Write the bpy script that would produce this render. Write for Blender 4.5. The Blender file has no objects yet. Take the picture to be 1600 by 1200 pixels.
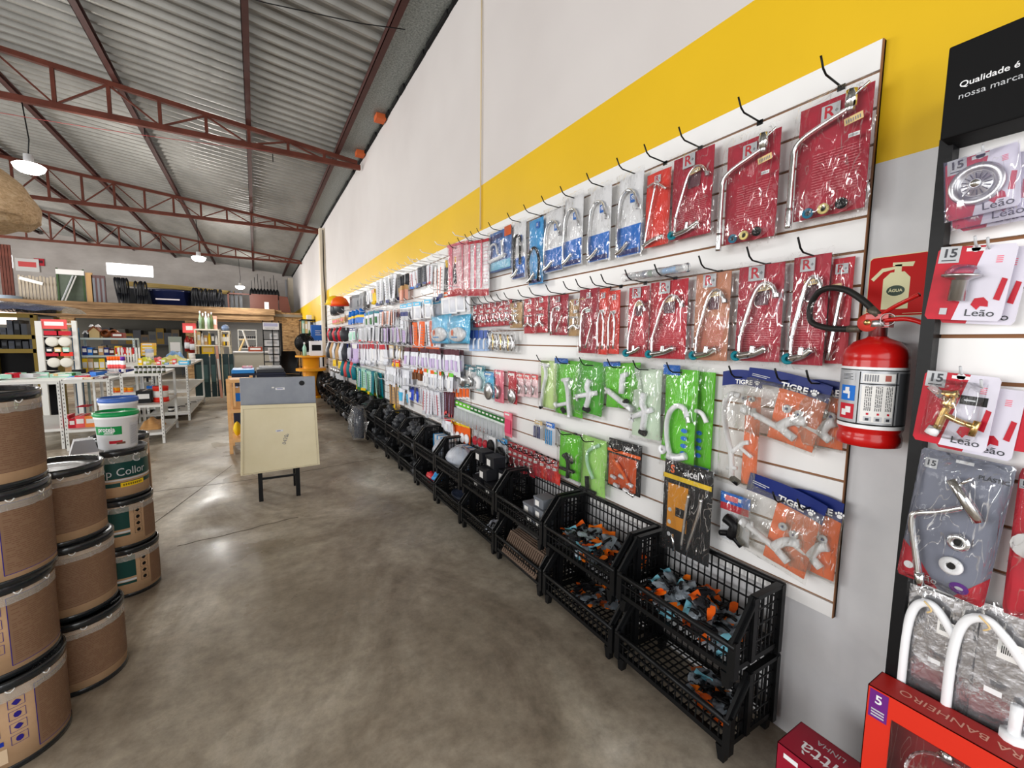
import bpy, math, random
from math import sin, cos, pi, radians, hypot
from mathutils import Vector, Matrix, noise

# ---------------------------------------------------------------- camera, world, light, exposure
SC = bpy.context.scene
COL = SC.collection
CAMH = 1.5
FPX = 673.5
YAW, PITCH, ROLL = .53545871, .098296, -.0103051


def _cam_axes():
    f = Vector((sin(YAW) * cos(PITCH), cos(YAW) * cos(PITCH), -sin(PITCH)))
    r = Vector((cos(YAW), -sin(YAW), 0)); d = f.cross(r)
    c, s = cos(ROLL), sin(ROLL)
    return c * r + s * d, -s * r + c * d, f


AR, AD, AF = _cam_axes()
cam_d = bpy.data.cameras.new('camera'); cam = bpy.data.objects.new('camera', cam_d); COL.objects.link(cam)
cam_d.sensor_width = 36; cam_d.lens = FPX * 36 / 1600; cam_d.clip_start = .05; cam_d.clip_end = 200
m3 = Matrix((AR, -AD, -AF)).transposed()
cam.matrix_world = Matrix.Translation((0, 0, CAMH)) @ m3.to_4x4()
SC.camera = cam

SC.view_settings.view_transform = 'Standard'; SC.view_settings.look = 'None'
SC.view_settings.gamma = 1; SC.view_settings.use_curve_mapping = False
SC.view_settings.exposure = -0.08
SC.cycles.transparent_max_bounces = 20
SC.cycles.max_bounces = 8
SC.cycles.caustics_reflective = False
SC.cycles.caustics_refractive = False
try:
    SC.cycles.use_denoising = True
except Exception:
    pass

wd = bpy.data.worlds.new('world'); SC.world = wd; wd.use_nodes = True
wd.node_tree.nodes['Background'].inputs[0].default_value = (.86, .93, 1, 1)
wd.node_tree.nodes['Background'].inputs[1].default_value = 1.2


def area(name, loc, rot, sx, sy, power, col=(1, 1, 1)):
    l = bpy.data.lights.new(name, 'AREA'); l.shape = 'RECTANGLE'; l.size = sx; l.size_y = sy
    l.energy = power; l.color = col
    o = bpy.data.objects.new(name, l); o.location = loc; o.rotation_euler = rot; COL.objects.link(o)
    return o


# daylight through the open shop front behind the camera and the wide gate in the left wall
area('shopfront_daylight', (-2.6, -3.85, 2.1), (radians(90), 0, 0), 8.0, 3.6, 300, (1, .98, .95))
area('gate_daylight', (-9.9, 3.6, 2.3), (0, radians(-90), 0), 3.6, 7.6, 620, (1, .985, .96))
area('rear_fill_light', (-9.9, 17.2, 2.6), (0, radians(-90), 0), 4.0, 9.0, 980, (1, .985, .96))  # no gate known here; lamp added to brighten the back of the shop


# ---------------------------------------------------------------- measuring helpers: a pixel of the photo to a point on a real plane
def ray(px, py):
    return AR * ((px - 800) / FPX) + AD * ((py - 600) / FPX) + AF


def wl(px, py, X=1.66):
    d = ray(px, py); t = X / d.x
    return Vector((X, d.y * t, CAMH + d.z * t))


def at(px, py, Y):
    d = ray(px, py); t = Y / d.y
    return Vector((d.x * t, Y, CAMH + d.z * t))


def gr(px, py, z=0.0):
    d = ray(px, py); t = (z - CAMH) / d.z
    return Vector((d.x * t, d.y * t, z))


# ---------------------------------------------------------------- materials
MATS = {}


def mat(name, col=(.8, .8, .8), rough=.5, metal=0.0, bump=0.0, bscale=40, alpha=1.0, emit=None, es=1.0, coat=0.0, vary=0.0, vscale=6, spec=.25):
    if name in MATS: return MATS[name]
    m = bpy.data.materials.new(name); m.use_nodes = True; nt = m.node_tree; b = nt.nodes['Principled BSDF']
    b.inputs['Base Color'].default_value = (*col, 1); b.inputs['Roughness'].default_value = rough
    b.inputs['Metallic'].default_value = metal; b.inputs['Alpha'].default_value = alpha
    b.inputs['Coat Weight'].default_value = coat; b.inputs['Specular IOR Level'].default_value = spec
    if emit: b.inputs['Emission Color'].default_value = (*emit, 1); b.inputs['Emission Strength'].default_value = es
    tc = nt.nodes.new('ShaderNodeTexCoord')
    if vary:
        n = nt.nodes.new('ShaderNodeTexNoise'); n.inputs['Scale'].default_value = vscale; n.inputs['Detail'].default_value = 5
        nt.links.new(tc.outputs['Object'], n.inputs['Vector'])
        r = nt.nodes.new('ShaderNodeMapRange'); r.inputs['From Min'].default_value = .3; r.inputs['From Max'].default_value = .7
        r.inputs['To Min'].default_value = 1 - vary; r.inputs['To Max'].default_value = 1 + vary * .6
        nt.links.new(n.outputs['Fac'], r.inputs['Value'])
        x = nt.nodes.new('ShaderNodeVectorMath'); x.operation = 'SCALE'; x.inputs[0].default_value = col
        nt.links.new(r.outputs[0], x.inputs['Scale']); nt.links.new(x.outputs[0], b.inputs['Base Color'])
    if bump:
        n = nt.nodes.new('ShaderNodeTexNoise'); n.inputs['Scale'].default_value = bscale; n.inputs['Detail'].default_value = 4
        nt.links.new(tc.outputs['Object'], n.inputs['Vector'])
        u = nt.nodes.new('ShaderNodeBump'); u.inputs['Strength'].default_value = bump; u.inputs['Distance'].default_value = .01
        nt.links.new(n.outputs['Fac'], u.inputs['Height']); nt.links.new(u.outputs['Normal'], b.inputs['Normal'])
    MATS[name] = m
    return m


def film(name, col, alpha, rough=.06, bump=1.0, bscale=1.0):
    if name in MATS: return MATS[name]
    m = mat(name, col, rough); nt = m.node_tree; b = nt.nodes['Principled BSDF']; out = nt.nodes['Material Output']
    tc = nt.nodes.new('ShaderNodeTexCoord'); mp = nt.nodes.new('ShaderNodeMapping'); mp.inputs['Scale'].default_value = (34 * bscale, 34 * bscale, 9 * bscale)
    mp.inputs['Rotation'].default_value = (0, .35, 0)
    nt.links.new(tc.outputs['Object'], mp.inputs['Vector'])
    n = nt.nodes.new('ShaderNodeTexNoise'); n.inputs['Scale'].default_value = 1; n.inputs['Detail'].default_value = 2; n.inputs['Distortion'].default_value = 1.0
    nt.links.new(mp.outputs[0], n.inputs['Vector'])
    u = nt.nodes.new('ShaderNodeBump'); u.inputs['Strength'].default_value = bump; u.inputs['Distance'].default_value = .012
    nt.links.new(n.outputs['Fac'], u.inputs['Height'])
    g = nt.nodes.new('ShaderNodeBsdfGlossy'); g.inputs['Roughness'].default_value = rough; g.inputs['Color'].default_value = (1, 1, 1, 1)
    nt.links.new(u.outputs['Normal'], g.inputs['Normal'])
    d = nt.nodes.new('ShaderNodeBsdfDiffuse'); d.inputs['Color'].default_value = (*col, 1)
    t = nt.nodes.new('ShaderNodeBsdfTransparent')
    f = nt.nodes.new('ShaderNodeFresnel'); f.inputs['IOR'].default_value = 1.27; nt.links.new(u.outputs['Normal'], f.inputs['Normal'])
    n2 = nt.nodes.new('ShaderNodeTexNoise'); n2.inputs['Scale'].default_value = .55; n2.inputs['Detail'].default_value = 1; n2.inputs['Distortion'].default_value = 2.0
    nt.links.new(mp.outputs[0], n2.inputs['Vector'])
    s1 = nt.nodes.new('ShaderNodeMath'); s1.operation = 'SUBTRACT'; s1.inputs[1].default_value = .5; nt.links.new(n2.outputs['Fac'], s1.inputs[0])
    s2 = nt.nodes.new('ShaderNodeMath'); s2.operation = 'ABSOLUTE'; nt.links.new(s1.outputs[0], s2.inputs[0])
    s3 = nt.nodes.new('ShaderNodeMapRange'); s3.inputs['From Min'].default_value = .0; s3.inputs['From Max'].default_value = .016; s3.inputs['To Min'].default_value = .42; s3.inputs['To Max'].default_value = 0
    nt.links.new(s2.outputs[0], s3.inputs['Value'])
    a = nt.nodes.new('ShaderNodeMixShader'); a.inputs[0].default_value = alpha
    nt.links.new(t.outputs[0], a.inputs[1]); nt.links.new(d.outputs[0], a.inputs[2])
    mxx = nt.nodes.new('ShaderNodeMath'); mxx.operation = 'MAXIMUM'; nt.links.new(f.outputs[0], mxx.inputs[0]); nt.links.new(s3.outputs[0], mxx.inputs[1])
    c = nt.nodes.new('ShaderNodeMixShader'); nt.links.new(mxx.outputs[0], c.inputs[0])
    nt.links.new(a.outputs[0], c.inputs[1]); nt.links.new(g.outputs[0], c.inputs[2])
    nt.nodes.remove(b); nt.links.new(c.outputs[0], out.inputs['Surface'])
    return m


def ramp_mat(name, stops, scale, rough=.6, detail=8, bump=0, metal=0, second=None, dist=0.0):
    m = mat(name, stops[0][1], rough, metal); nt = m.node_tree; b = nt.nodes['Principled BSDF']
    tc = nt.nodes.new('ShaderNodeTexCoord'); mp = nt.nodes.new('ShaderNodeMapping')
    mp.inputs['Scale'].default_value = scale if hasattr(scale, '__len__') else (scale,) * 3
    nt.links.new(tc.outputs['Object'], mp.inputs['Vector'])
    n = nt.nodes.new('ShaderNodeTexNoise'); n.inputs['Scale'].default_value = 1; n.inputs['Detail'].default_value = detail
    n.inputs['Roughness'].default_value = .62; n.inputs['Distortion'].default_value = dist
    nt.links.new(mp.outputs[0], n.inputs['Vector'])
    r = nt.nodes.new('ShaderNodeValToRGB'); e = r.color_ramp.elements
    while len(e) < len(stops): e.new(.5)
    for k, (p, c) in enumerate(stops): e[k].position = p; e[k].color = (*c, 1)
    nt.links.new(n.outputs['Fac'], r.inputs[0])
    last = r.outputs[0]
    if second:  # (scale, lo, hi, colour): a second layer of blotches
        n2 = nt.nodes.new('ShaderNodeTexNoise'); n2.inputs['Scale'].default_value = second[0]; n2.inputs['Detail'].default_value = 6
        nt.links.new(tc.outputs['Object'], n2.inputs['Vector'])
        q = nt.nodes.new('ShaderNodeMapRange'); q.inputs['From Min'].default_value = second[1]; q.inputs['From Max'].default_value = second[2]
        nt.links.new(n2.outputs['Fac'], q.inputs['Value'])
        mx = nt.nodes.new('ShaderNodeMix'); mx.data_type = 'RGBA'; mx.inputs['B'].default_value = (*second[3], 1)
        nt.links.new(q.outputs[0], mx.inputs['Factor']); nt.links.new(last, mx.inputs['A']); last = mx.outputs['Result']
    nt.links.new(last, b.inputs['Base Color'])
    if bump:
        u = nt.nodes.new('ShaderNodeBump'); u.inputs['Strength'].default_value = bump; u.inputs['Distance'].default_value = .01
        nt.links.new(n.outputs['Fac'], u.inputs['Height']); nt.links.new(u.outputs['Normal'], b.inputs['Normal'])
    return m


def C(r, g, b):
    f = lambda v: (v / 255 / 12.92) if v / 255 <= .04045 else ((v / 255 + .055) / 1.055) ** 2.4
    return (f(r), f(g), f(b))


WHITE = mat('white_plastic', C(238, 238, 240), .35)
PAPER = mat('white_paper', C(235, 233, 230), .6)
BLACK = mat('black_plastic', C(14, 14, 16), .42, bump=.05, spec=.2)
BASK = mat('black_basket_plastic', C(12, 13, 15), .42)
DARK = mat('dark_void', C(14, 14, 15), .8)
CHROME = mat('chrome', (.78, .79, .8), .12, 1)
STEEL = mat('brushed_steel', (.55, .55, .56), .3, 1)
BRASS = mat('brass', (.72, .5, .2), .22, 1)
REDCARD = mat('red_card', C(196, 24, 46), .45, vary=.12, vscale=30)
REDDK = mat('crimson_card', C(172, 20, 48), .45, vary=.15, vscale=30)
ORRED = mat('orange_red_card', C(226, 50, 34), .45)
TAN = mat('tan_card', C(200, 160, 110), .6)
BLUE = mat('blue_print', C(20, 110, 205), .45)
LBLUE = mat('light_blue_print', C(60, 160, 225), .45)
NAVY = mat('navy_print', C(22, 40, 112), .4)
ORANGE = mat('orange_print', C(236, 98, 22), .45)
GREEN = mat('green_print', C(96, 196, 30), .4, vary=.1, vscale=20)
DGREEN = mat('dark_green_print', C(30, 110, 40), .45)
TEAL = mat('teal_print', C(10, 120, 135), .45)
PINK = mat('pink_print', C(238, 120, 140), .5)
LPINK = mat('pale_pink_print', C(248, 208, 212), .5)
YELLOW = mat('yellow_print', C(240, 200, 30), .5)
LILAC = mat('lilac_cloth', C(205, 185, 225), .8)
GREY = mat('grey_print', C(130, 132, 138), .5)
LGREY = mat('light_grey_print', C(196, 198, 202), .5)
CREAM = mat('cream_tag', C(226, 196, 140), .6)
MAROON = mat('maroon_print', C(80, 20, 38), .5)
CLEAR = film('clear_film', (.9, .9, .92), .02)
CLEARW = film('cloudy_film', (.88, .9, .92), .28)
GRFILM = film('green_film', C(120, 215, 60), .35)
SILVER = mat('silver_foil', (.7, .7, .74), .22, .85, bump=.5, bscale=26)
WOODL = ramp_mat('light_wood', [(.3, C(205, 150, 95)), (.7, C(228, 180, 120))], (3, 3, 40), .55)
MDF = mat('raw_fibreboard', C(128, 92, 60), .8)


# ---------------------------------------------------------------- mesh builder
class MB:
    def __init__(s):
        s.v = []; s.f = []; s.m = []; s.mats = []; s.sm = []

    def mi(s, m):
        if m not in s.mats: s.mats.append(m)
        return s.mats.index(m)

    def add(s, vs, fs, m, M=None, smooth=False):
        b = len(s.v); i = s.mi(m)
        s.v += [tuple(M @ Vector(v)) if M else tuple(v) for v in vs]
        for f in fs: s.f.append([b + k for k in f]); s.m.append(i); s.sm.append(smooth)
        return s

    def box(s, x0, x1, y0, y1, z0, z1, m, M=None):
        vs = [(x, y, z) for z in (z0, z1) for y in (y0, y1) for x in (x0, x1)]
        return s.add(vs, [(0, 2, 3, 1), (4, 5, 7, 6), (0, 1, 5, 4), (2, 6, 7, 3), (0, 4, 6, 2), (1, 3, 7, 5)], m, M)

    def bar(s, a, b, w, h, m, up=(0, 0, 1)):
        a = Vector(a); b = Vector(b); d = (b - a); L = d.length; d.normalize(); u = Vector(up)
        x = d.cross(u)
        if x.length < 1e-4: x = d.cross(Vector((1, 0, 0)))
        x.normalize(); z = x.cross(d)
        M = Matrix((x, d, z)).transposed().to_4x4(); M.translation = a
        return s.box(-w / 2, w / 2, 0, L, -h / 2, h / 2, m, M)

    def tube(s, pts, r, m, seg=8, cap=True, M=None):
        pts = [Vector(p) for p in pts]; n = len(pts); rr = r if hasattr(r, '__len__') else [r] * n
        vs = []; fs = []; px = None
        for k, p in enumerate(pts):
            d = (pts[min(k + 1, n - 1)] - pts[max(k - 1, 0)]).normalized()
            if px is None:
                px = d.orthogonal().normalized()
            px = (px - d * px.dot(d))
            px = px.normalized() if px.length > 1e-5 else d.orthogonal().normalized()
            py = d.cross(px)
            vs += [p + (px * cos(2 * pi * j / seg) + py * sin(2 * pi * j / seg)) * rr[k] for j in range(seg)]
        for k in range(n - 1):
            for j in range(seg):
                a = k * seg + j; b = k * seg + (j + 1) % seg
                fs.append((a, b, b + seg, a + seg))
        if cap: fs += [tuple(range(seg - 1, -1, -1)), tuple((n - 1) * seg + j for j in range(seg))]
        return s.add(vs, fs, m, M, True)

    def lathe(s, prof, m, seg=16, M=None, smooth=True):  # prof: (r, z)
        vs = []; fs = []
        for r, z in prof: vs += [(r * cos(2 * pi * j / seg), r * sin(2 * pi * j / seg), z) for j in range(seg)]
        for k in range(len(prof) - 1):
            for j in range(seg):
                a = k * seg + j; b = k * seg + (j + 1) % seg
                fs.append((a, b, b + seg, a + seg))
        if prof[0][0] > 1e-4: fs.append(tuple(range(seg - 1, -1, -1)))
        if prof[-1][0] > 1e-4: fs.append(tuple((len(prof) - 1) * seg + j for j in range(seg)))
        return s.add(vs, fs, m, M, smooth)

    def grid(s, fn, nu, nv, m, M=None, smooth=True):  # fn(u,v) -> point
        vs = [fn(i / nu, j / nv) for j in range(nv + 1) for i in range(nu + 1)]
        fs = [(j * (nu + 1) + i, j * (nu + 1) + i + 1, (j + 1) * (nu + 1) + i + 1, (j + 1) * (nu + 1) + i) for j in range(nv) for i in range(nu)]
        return s.add(vs, fs, m, M, smooth)

    def slab(s, pts, y0, y1, m, M=None):  # outline in x,z given counter-clockwise seen from -y
        n = len(pts)
        vs = [(x, y0, z) for x, z in pts] + [(x, y1, z) for x, z in pts]
        fs = [tuple(range(n)), tuple(range(2 * n - 1, n - 1, -1))] + [(k, k + n, (k + 1) % n + n, (k + 1) % n) for k in range(n)]
        return s.add(vs, fs, m, M)

    def q(s, x0, x1, z0, z1, y, m, M=None):
        return s.add([(x0, y, z0), (x1, y, z0), (x1, y, z1), (x0, y, z1)], [(0, 1, 2, 3)], m, M)

    def disc(s, x, z, r, y, m, M=None, seg=14, rz=None):
        rz = rz or r
        return s.add([(x + r * cos(2 * pi * k / seg), y, z + rz * sin(2 * pi * k / seg)) for k in range(seg)], [tuple(range(seg))], m, M)

    def text(s, txt, size, x, z, y, m, M=None, align='CENTER', bold=0.0, rot=0, sx=1.0):
        vs, fs = text_mesh(txt, align, bold)
        c, t = cos(rot), sin(rot)
        P = [(x + (vx * sx * c - vy * t) * size, y, z + (vx * sx * t + vy * c) * size) for vx, vy in vs]
        return s.add(P, fs, m, M)

    def lines(s, x0, x1, z0, z1, n, y, m, rnd, h=.35, M=None):  # rows of small print
        dz = (z1 - z0) / n
        for k in range(n):
            zz = z1 - (k + .5) * dz; x = x0
            while x < x1:
                w = min(rnd.uniform(.08, .3) * (x1 - x0), x1 - x)
                s.q(x, x + w * .86, zz - dz * h / 2, zz + dz * h / 2, y, m, M); x += w
        return s

    def mesh(s, name):
        me = bpy.data.meshes.new(name); me.from_pydata(s.v, [], s.f)
        for m in s.mats: me.materials.append(m)
        me.polygons.foreach_set('material_index', s.m); me.polygons.foreach_set('use_smooth', s.sm)
        me.update()
        return me

    def ob(s, name, parent=None, loc=None, rz=None, bevel=0):
        o = bpy.data.objects.new(name, s.mesh(name)); COL.objects.link(o)
        if loc is not None: o.location = loc
        if rz is not None: o.rotation_euler = (0, 0, rz)
        if parent: o.parent = parent
        if bevel:
            b = o.modifiers.new('bevel', 'BEVEL'); b.width = bevel; b.segments = 2; b.limit_method = 'ANGLE'
        return o


_tc = {}


def text_mesh(txt, align='CENTER', bold=0.0):
    k = (txt, align, bold)
    if k not in _tc:
        cu = bpy.data.curves.new('t', 'FONT'); cu.body = txt; cu.size = 1; cu.align_x = align; cu.align_y = 'CENTER'; cu.offset = bold; cu.resolution_u = 3
        ob = bpy.data.objects.new('t', cu); me = ob.to_mesh()
        _tc[k] = ([(v.co.x, v.co.y) for v in me.vertices], [tuple(p.vertices) for p in me.polygons])
        ob.to_mesh_clear(); bpy.data.objects.remove(ob); bpy.data.curves.remove(cu)
    return _tc[k]


def tag(o, label=None, cat=None, group=None, kind=None):
    if label: o['label'] = label
    if cat: o['category'] = cat
    if group: o['group'] = group
    if kind: o['kind'] = kind
    return o


def empty(name, loc, label, cat, group=None, rz=0):
    o = bpy.data.objects.new(name, None); o.location = loc; o.rotation_euler = (0, 0, rz); o.empty_display_size = .05; COL.objects.link(o)
    return tag(o, label, cat, group)


def S(o):
    o['kind'] = 'structure'; return o


def copy(o, loc, rot=None, label=None, group=None, scale=None):
    def cp(a, par):
        c = a.copy(); COL.objects.link(c)
        if par: c.parent = par
        for ch in a.children: cp(ch, c)
        return c
    r = cp(o, None); r.location = loc
    if rot is not None: r.rotation_euler = rot if hasattr(rot, '__len__') else (0, 0, rot)
    if scale is not None: r.scale = scale
    if label: r['label'] = label
    if group: r['group'] = group
    return r


RW = -pi / 2      # things hung on the right wall: local -y faces the aisle, local x runs towards the camera
R0 = random.Random(5)
WX = 1.71         # right wall
SX = 1.69         # face of the slatwall panels
YB = 24.5         # upper back wall

# ================================================================ SHELL
floor_m = ramp_mat('worn_concrete', [(.36, C(122, 110, 96)), (.46, C(152, 141, 125)), (.55, C(172, 162, 146)), (.66, C(204, 196, 182))], (1.1, .7, 1), .5, 10, .12, 0, (.55, .5, .72, C(112, 100, 85)), .8)
nt = floor_m.node_tree
_b = nt.nodes['Principled BSDF']
_tc2 = nt.nodes.new('ShaderNodeTexCoord'); _n = nt.nodes.new('ShaderNodeTexNoise'); _n.inputs['Scale'].default_value = 1.6; _n.inputs['Detail'].default_value = 9
nt.links.new(_tc2.outputs['Object'], _n.inputs['Vector'])
_r = nt.nodes.new('ShaderNodeMapRange'); _r.inputs['From Min'].default_value = .35; _r.inputs['From Max'].default_value = .7; _r.inputs['To Min'].default_value = .22; _r.inputs['To Max'].default_value = .62
nt.links.new(_n.outputs['Fac'], _r.inputs['Value']); nt.links.new(_r.outputs[0], _b.inputs['Roughness'])
_n3 = nt.nodes.new('ShaderNodeTexNoise'); _n3.inputs['Scale'].default_value = 11; _n3.inputs['Detail'].default_value = 12; _n3.inputs['Roughness'].default_value = .75
nt.links.new(_tc2.outputs['Object'], _n3.inputs['Vector'])
_r3 = nt.nodes.new('ShaderNodeMapRange'); _r3.inputs['From Min'].default_value = .36; _r3.inputs['From Max'].default_value = .64; _r3.inputs['To Min'].default_value = .80; _r3.inputs['To Max'].default_value = 1.22
nt.links.new(_n3.outputs['Fac'], _r3.inputs['Value'])
_src = _b.inputs['Base Color'].links[0].from_socket
_vm = nt.nodes.new('ShaderNodeVectorMath'); _vm.operation = 'SCALE'; nt.links.new(_src, _vm.inputs[0]); nt.links.new(_r3.outputs[0], _vm.inputs['Scale']); nt.links.new(_vm.outputs[0], _b.inputs['Base Color'])
S(MB().box(-10, 1.9, -4, 25, -.1, 0, floor_m).ob('floor'))
# control joints and a few spalls in the slab
CRK = mat('floor_joint', C(70, 64, 56), .9)
b = MB()
for x0, y0, x1, y1 in [(-3.2, 5.35, .2, 5.28), (.2, 5.28, 1.3, 5.5), (-.55, 3.8, .25, 3.95), (-1.2, 2.9, -.3, 6.0)]:
    p = Vector((x0, y0, .0012)); n = 14; vs = []
    for k in range(n + 1):
        t = k / n; q = Vector((x0 + (x1 - x0) * t, y0 + (y1 - y0) * t, .0012)) + Vector((0, .02 * noise.noise((k * .7, x0, y0)), 0)); vs.append(q)
    for k in range(n): b.bar(vs[k], vs[k + 1], .004, .001, CRK)
tr = S(b.ob('trim_1'))

wall_w = ramp_mat('painted_white_wall', [(.3, C(203, 197, 195)), (.7, C(213, 208, 206))], .6, .6, 3)
wall_low = ramp_mat('scuffed_white_wall', [(.3, C(205, 205, 208)), (.7, C(222, 221, 222))], 2.5, .5, 8)
wall_y = mat('yellow_wall_paint', C(226, 184, 28), .5, vary=.04, vscale=1.5)
b = MB()
b.box(WX, WX + .15, -4, YB, 0, 2.07, wall_low); b.box(WX, WX + .15, -4, YB, 2.07, 2.82, wall_y); b.box(WX, WX + .15, -4, YB, 2.82, 4.7, wall_w)
S(b.ob('wall_right'))
wall_g = ramp_mat('bare_grey_plaster', [(.3, C(178, 170, 165)), (.55, C(198, 191, 186)), (.75, C(212, 206, 201))], (.8, .8, 1.6), .8, 9)
# upper back wall, pierced by two ribbon windows
b = MB()
wins = [(-5.25, -3.72, 4.14, 4.60), (-9.3, -7.95, 4.12, 4.62)]
xs = [-10, -9.3, -7.95, -5.25, -3.72, WX + .15]
b.box(-10, WX + .15, YB, YB + .15, 0, 4.12, wall_g); b.box(-10, WX + .15, YB, YB + .15, 4.62, 6.3, wall_g)
for i in (0, 2, 4): b.box(xs[i], xs[i + 1], YB, YB + .15, 4.12, 4.62, wall_g)
S(b.ob('wall_back'))
WINM = mat('bright_daylit_glass', (1, 1, 1), .2, emit=(1, 1, 1), es=5)
for i, (x0, x1, z0, z1) in enumerate(wins):
    w = S(MB().box(x0, x1, YB + .06, YB + .08, z0, z1, WINM).ob('window_%d' % (i + 1)))
    b = MB(); n = 6
    for k in range(n + 1): b.box(x0 + (x1 - x0) * k / n - .008, x0 + (x1 - x0) * k / n + .008, YB + .03, YB + .06, z0, z1, WHITE)
    b.box(x0, x1, YB + .03, YB + .06, z0, z0 + .02, WHITE)
    b.ob('window_frame', w)
S(MB().box(-10.15, -10, -4, 25, 0, .6, wall_w).box(-10.15, -10, 7.5, 25, 0, 5.9, wall_w).box(-10.15, -10, -4, 25, 4.2, 6, wall_w).ob('wall_left'))
S(MB().box(-10, WX + .15, -4.15, -4, 3.9, 6, wall_w).ob('wall_front'))

# roof: trapezoidal galvanised sheets rising to the left
roof_m = ramp_mat('galvanised_sheet', [(.3, C(124, 123, 119)), (.7, C(156, 154, 149))], (1.2, .5, 1), .42, 4, 0, .4)
b = MB(); P = .2; SL = .11
RZ = lambda x: 4.66 + SL * (1.5 - x)
prof = [(0, 0), (.035, 0), (.052, .058), (.2 - .024, .058), (.2, 0)]
y = -4.2; vs = []; cols = []
while y < 25:
    for dy, dz in prof[:-1]: cols.append((y + dy, dz))
    y += P
for x in (1.6, -10.2):
    vs += [(x, yy, RZ(x) + dz) for yy, dz in cols]
n = len(cols)
b.add(vs, [(k, k + 1, n + k + 1, n + k) for k in range(n - 1)], roof_m)
S(b.ob('ceiling'))
galv = ramp_mat('spangled_galvanised_gutter', [(.35, C(96, 102, 100)), (.65, C(146, 150, 146))], 55, .45, 4, 0, .4)
S(MB().box(1.28, WX + .02, -4, YB, 4.62, 4.68, galv).ob('trim_2'))
# dark blocks painting the shade of a ragged gap between gutter and wall
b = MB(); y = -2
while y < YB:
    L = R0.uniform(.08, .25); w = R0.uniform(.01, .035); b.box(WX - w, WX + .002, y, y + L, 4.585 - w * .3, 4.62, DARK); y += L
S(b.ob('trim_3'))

RUST = mat('red_oxide_steel', C(100, 52, 40), .65, vary=.3, vscale=5, bump=.1)
RUSTD = mat('dark_oxide_steel', C(70, 38, 34), .6, vary=.2, vscale=5)
for i, x in enumerate((1.30, .04, -1.46, -2.9, -4.3, -5.7, -7.1)):
    z = RZ(x) - .002
    o = MB().box(x - .035, x + .035, -3.9, YB - .02, z - .1, z - .092, RUSTD).box(x - .035, x - .028, -3.9, YB - .02, z - .1, z - .03, RUSTD).box(x - .035, x + .035, -3.9, YB - .02, z - .035, z - .02, RUSTD).ob('roof_purlin')
    tag(o, ['reddish roof purlin running beside the gutter above the right wall', 'roof purlin next in from the wall-side one, crossing the trusses near their thin ends',
            'third roof purlin from the right wall', 'fourth roof purlin from the right wall', 'fifth roof purlin from the right wall', 'sixth roof purlin from the right wall', 'seventh roof purlin from the right wall'][i], 'purlin', 'roof purlins')


def truss(Y, label, tips):
    r = empty('roof_truss', (1.6, Y, 4.46), label, 'truss', 'steel roof trusses')
    zt = lambda x: RZ(x) - .135
    xe = 1.62; xl = -9.9; zb = 4.42
    L = lambda x, z: (x - 1.6, 0, z - 4.46)
    MB().bar(L(xl, zb), L(xe + .05, zb + .02), .06, .075, RUST).ob('bottom_chord', r)
    MB().bar(L(xl, zt(xl)), L(xe, zt(xe)), .06, .06, RUST).ob('top_chord', r)
    x = 1.1; k = 0; prev = None
    while x > xl:
        MB().bar(L(x, zb + .03), L(x, zt(x) - .02), .04, .04, RUST, (0, 1, 0)).ob('web_post', r)
        if k: 
            a, c = (prev, x) if k % 2 else (x, prev)
            MB().bar(L(a, zb + .03), L(c, zt(c) - .02), .022, .03, RUST, (0, 1, 0)).ob('web_diagonal', r)
        prev = x; x -= .53; k += 1
    for dx in tips: MB().bar(L(dx, zb - .04), L(dx, zb - .16), .012, .012, BLACK).ob('hanger_strap', r)


truss(8.0, 'nearest red-oxide roof truss crossing the upper left of the picture', (-1.2, .35))
truss(13.3, 'middle red-oxide roof truss, second from the camera', ())
truss(18.9, 'farthest roof truss in front of the grey back wall', ())

# thin cables under the roof
tag(MB().tube([(-6.5 + k * .36, 7.9, 4.38 - .2 * sin(pi * k / 19)) for k in range(20)], .004, mat('faded_red_cable', C(170, 80, 80), .6), 5).ob('electric_cable'), 'thin red cable sagging along the nearest roof truss', 'cable')
tag(MB().tube([(1.7, 3.41, 4.6), (1.695, 3.41, 3.6), (1.697, 3.42, 2.455)], .006, mat('old_cream_cable', C(214, 196, 160), .5), 6).ob('electric_cable'), 'thin cream cable hanging down the upper right wall to the slatwall', 'cable')
tag(MB().tube([(1.4, 4.5, 4.56), (1.0, 4.6, 4.53), (.2, 4.9, 4.6), (-.9, 5.2, 4.72), (-2.4, 5.5, 4.85)], .005, BLACK, 5).ob('electric_cable'), 'black cable strung under the corrugated roof before the nearest truss', 'cable')
BRK = mat('orange_brick', C(196, 96, 52), .8)
for yy, l in ((6.35, 'orange brick wedged at the gutter, farther from the truss end'), (7.7, 'orange brick wedged at the gutter right beside the truss end')):
    tag(MB().box(1.56, 1.69, yy, yy + .16, 4.55, 4.62, BRK).ob('brick'), l, 'brick')

# column under the middle truss with conduit
colm = ramp_mat('cream_column_paint', [(.3, C(205, 192, 170)), (.7, C(224, 213, 194))], 1.2, .6, 5)
S(MB().box(1.575, WX, 12.75, 12.95, 0, 4.45, colm).ob('trim_4'))
S(MB().box(1.50, WX, YB - .3, YB - .04, 0, 4.5, colm).ob('trim_5'))
tag(MB().tube([(1.66, 12.735, 4.4), (1.65, 12.735, 3.2), (1.67, 12.735, 2.7), (1.66, 12.735, 1.4)], .012, BLACK, 5).ob('electric_cable'), 'dark cable running down the cream column on the right wall', 'cable')
tag(MB().tube([(1.40, 24.15, 4.4), (1.40, 24.15, 2.5)], .05, mat('grey_pipe', C(180, 180, 185), .3), 8).ob('downpipe'), 'grey downpipe standing in the far right corner above the mezzanine', 'pipe')

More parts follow.
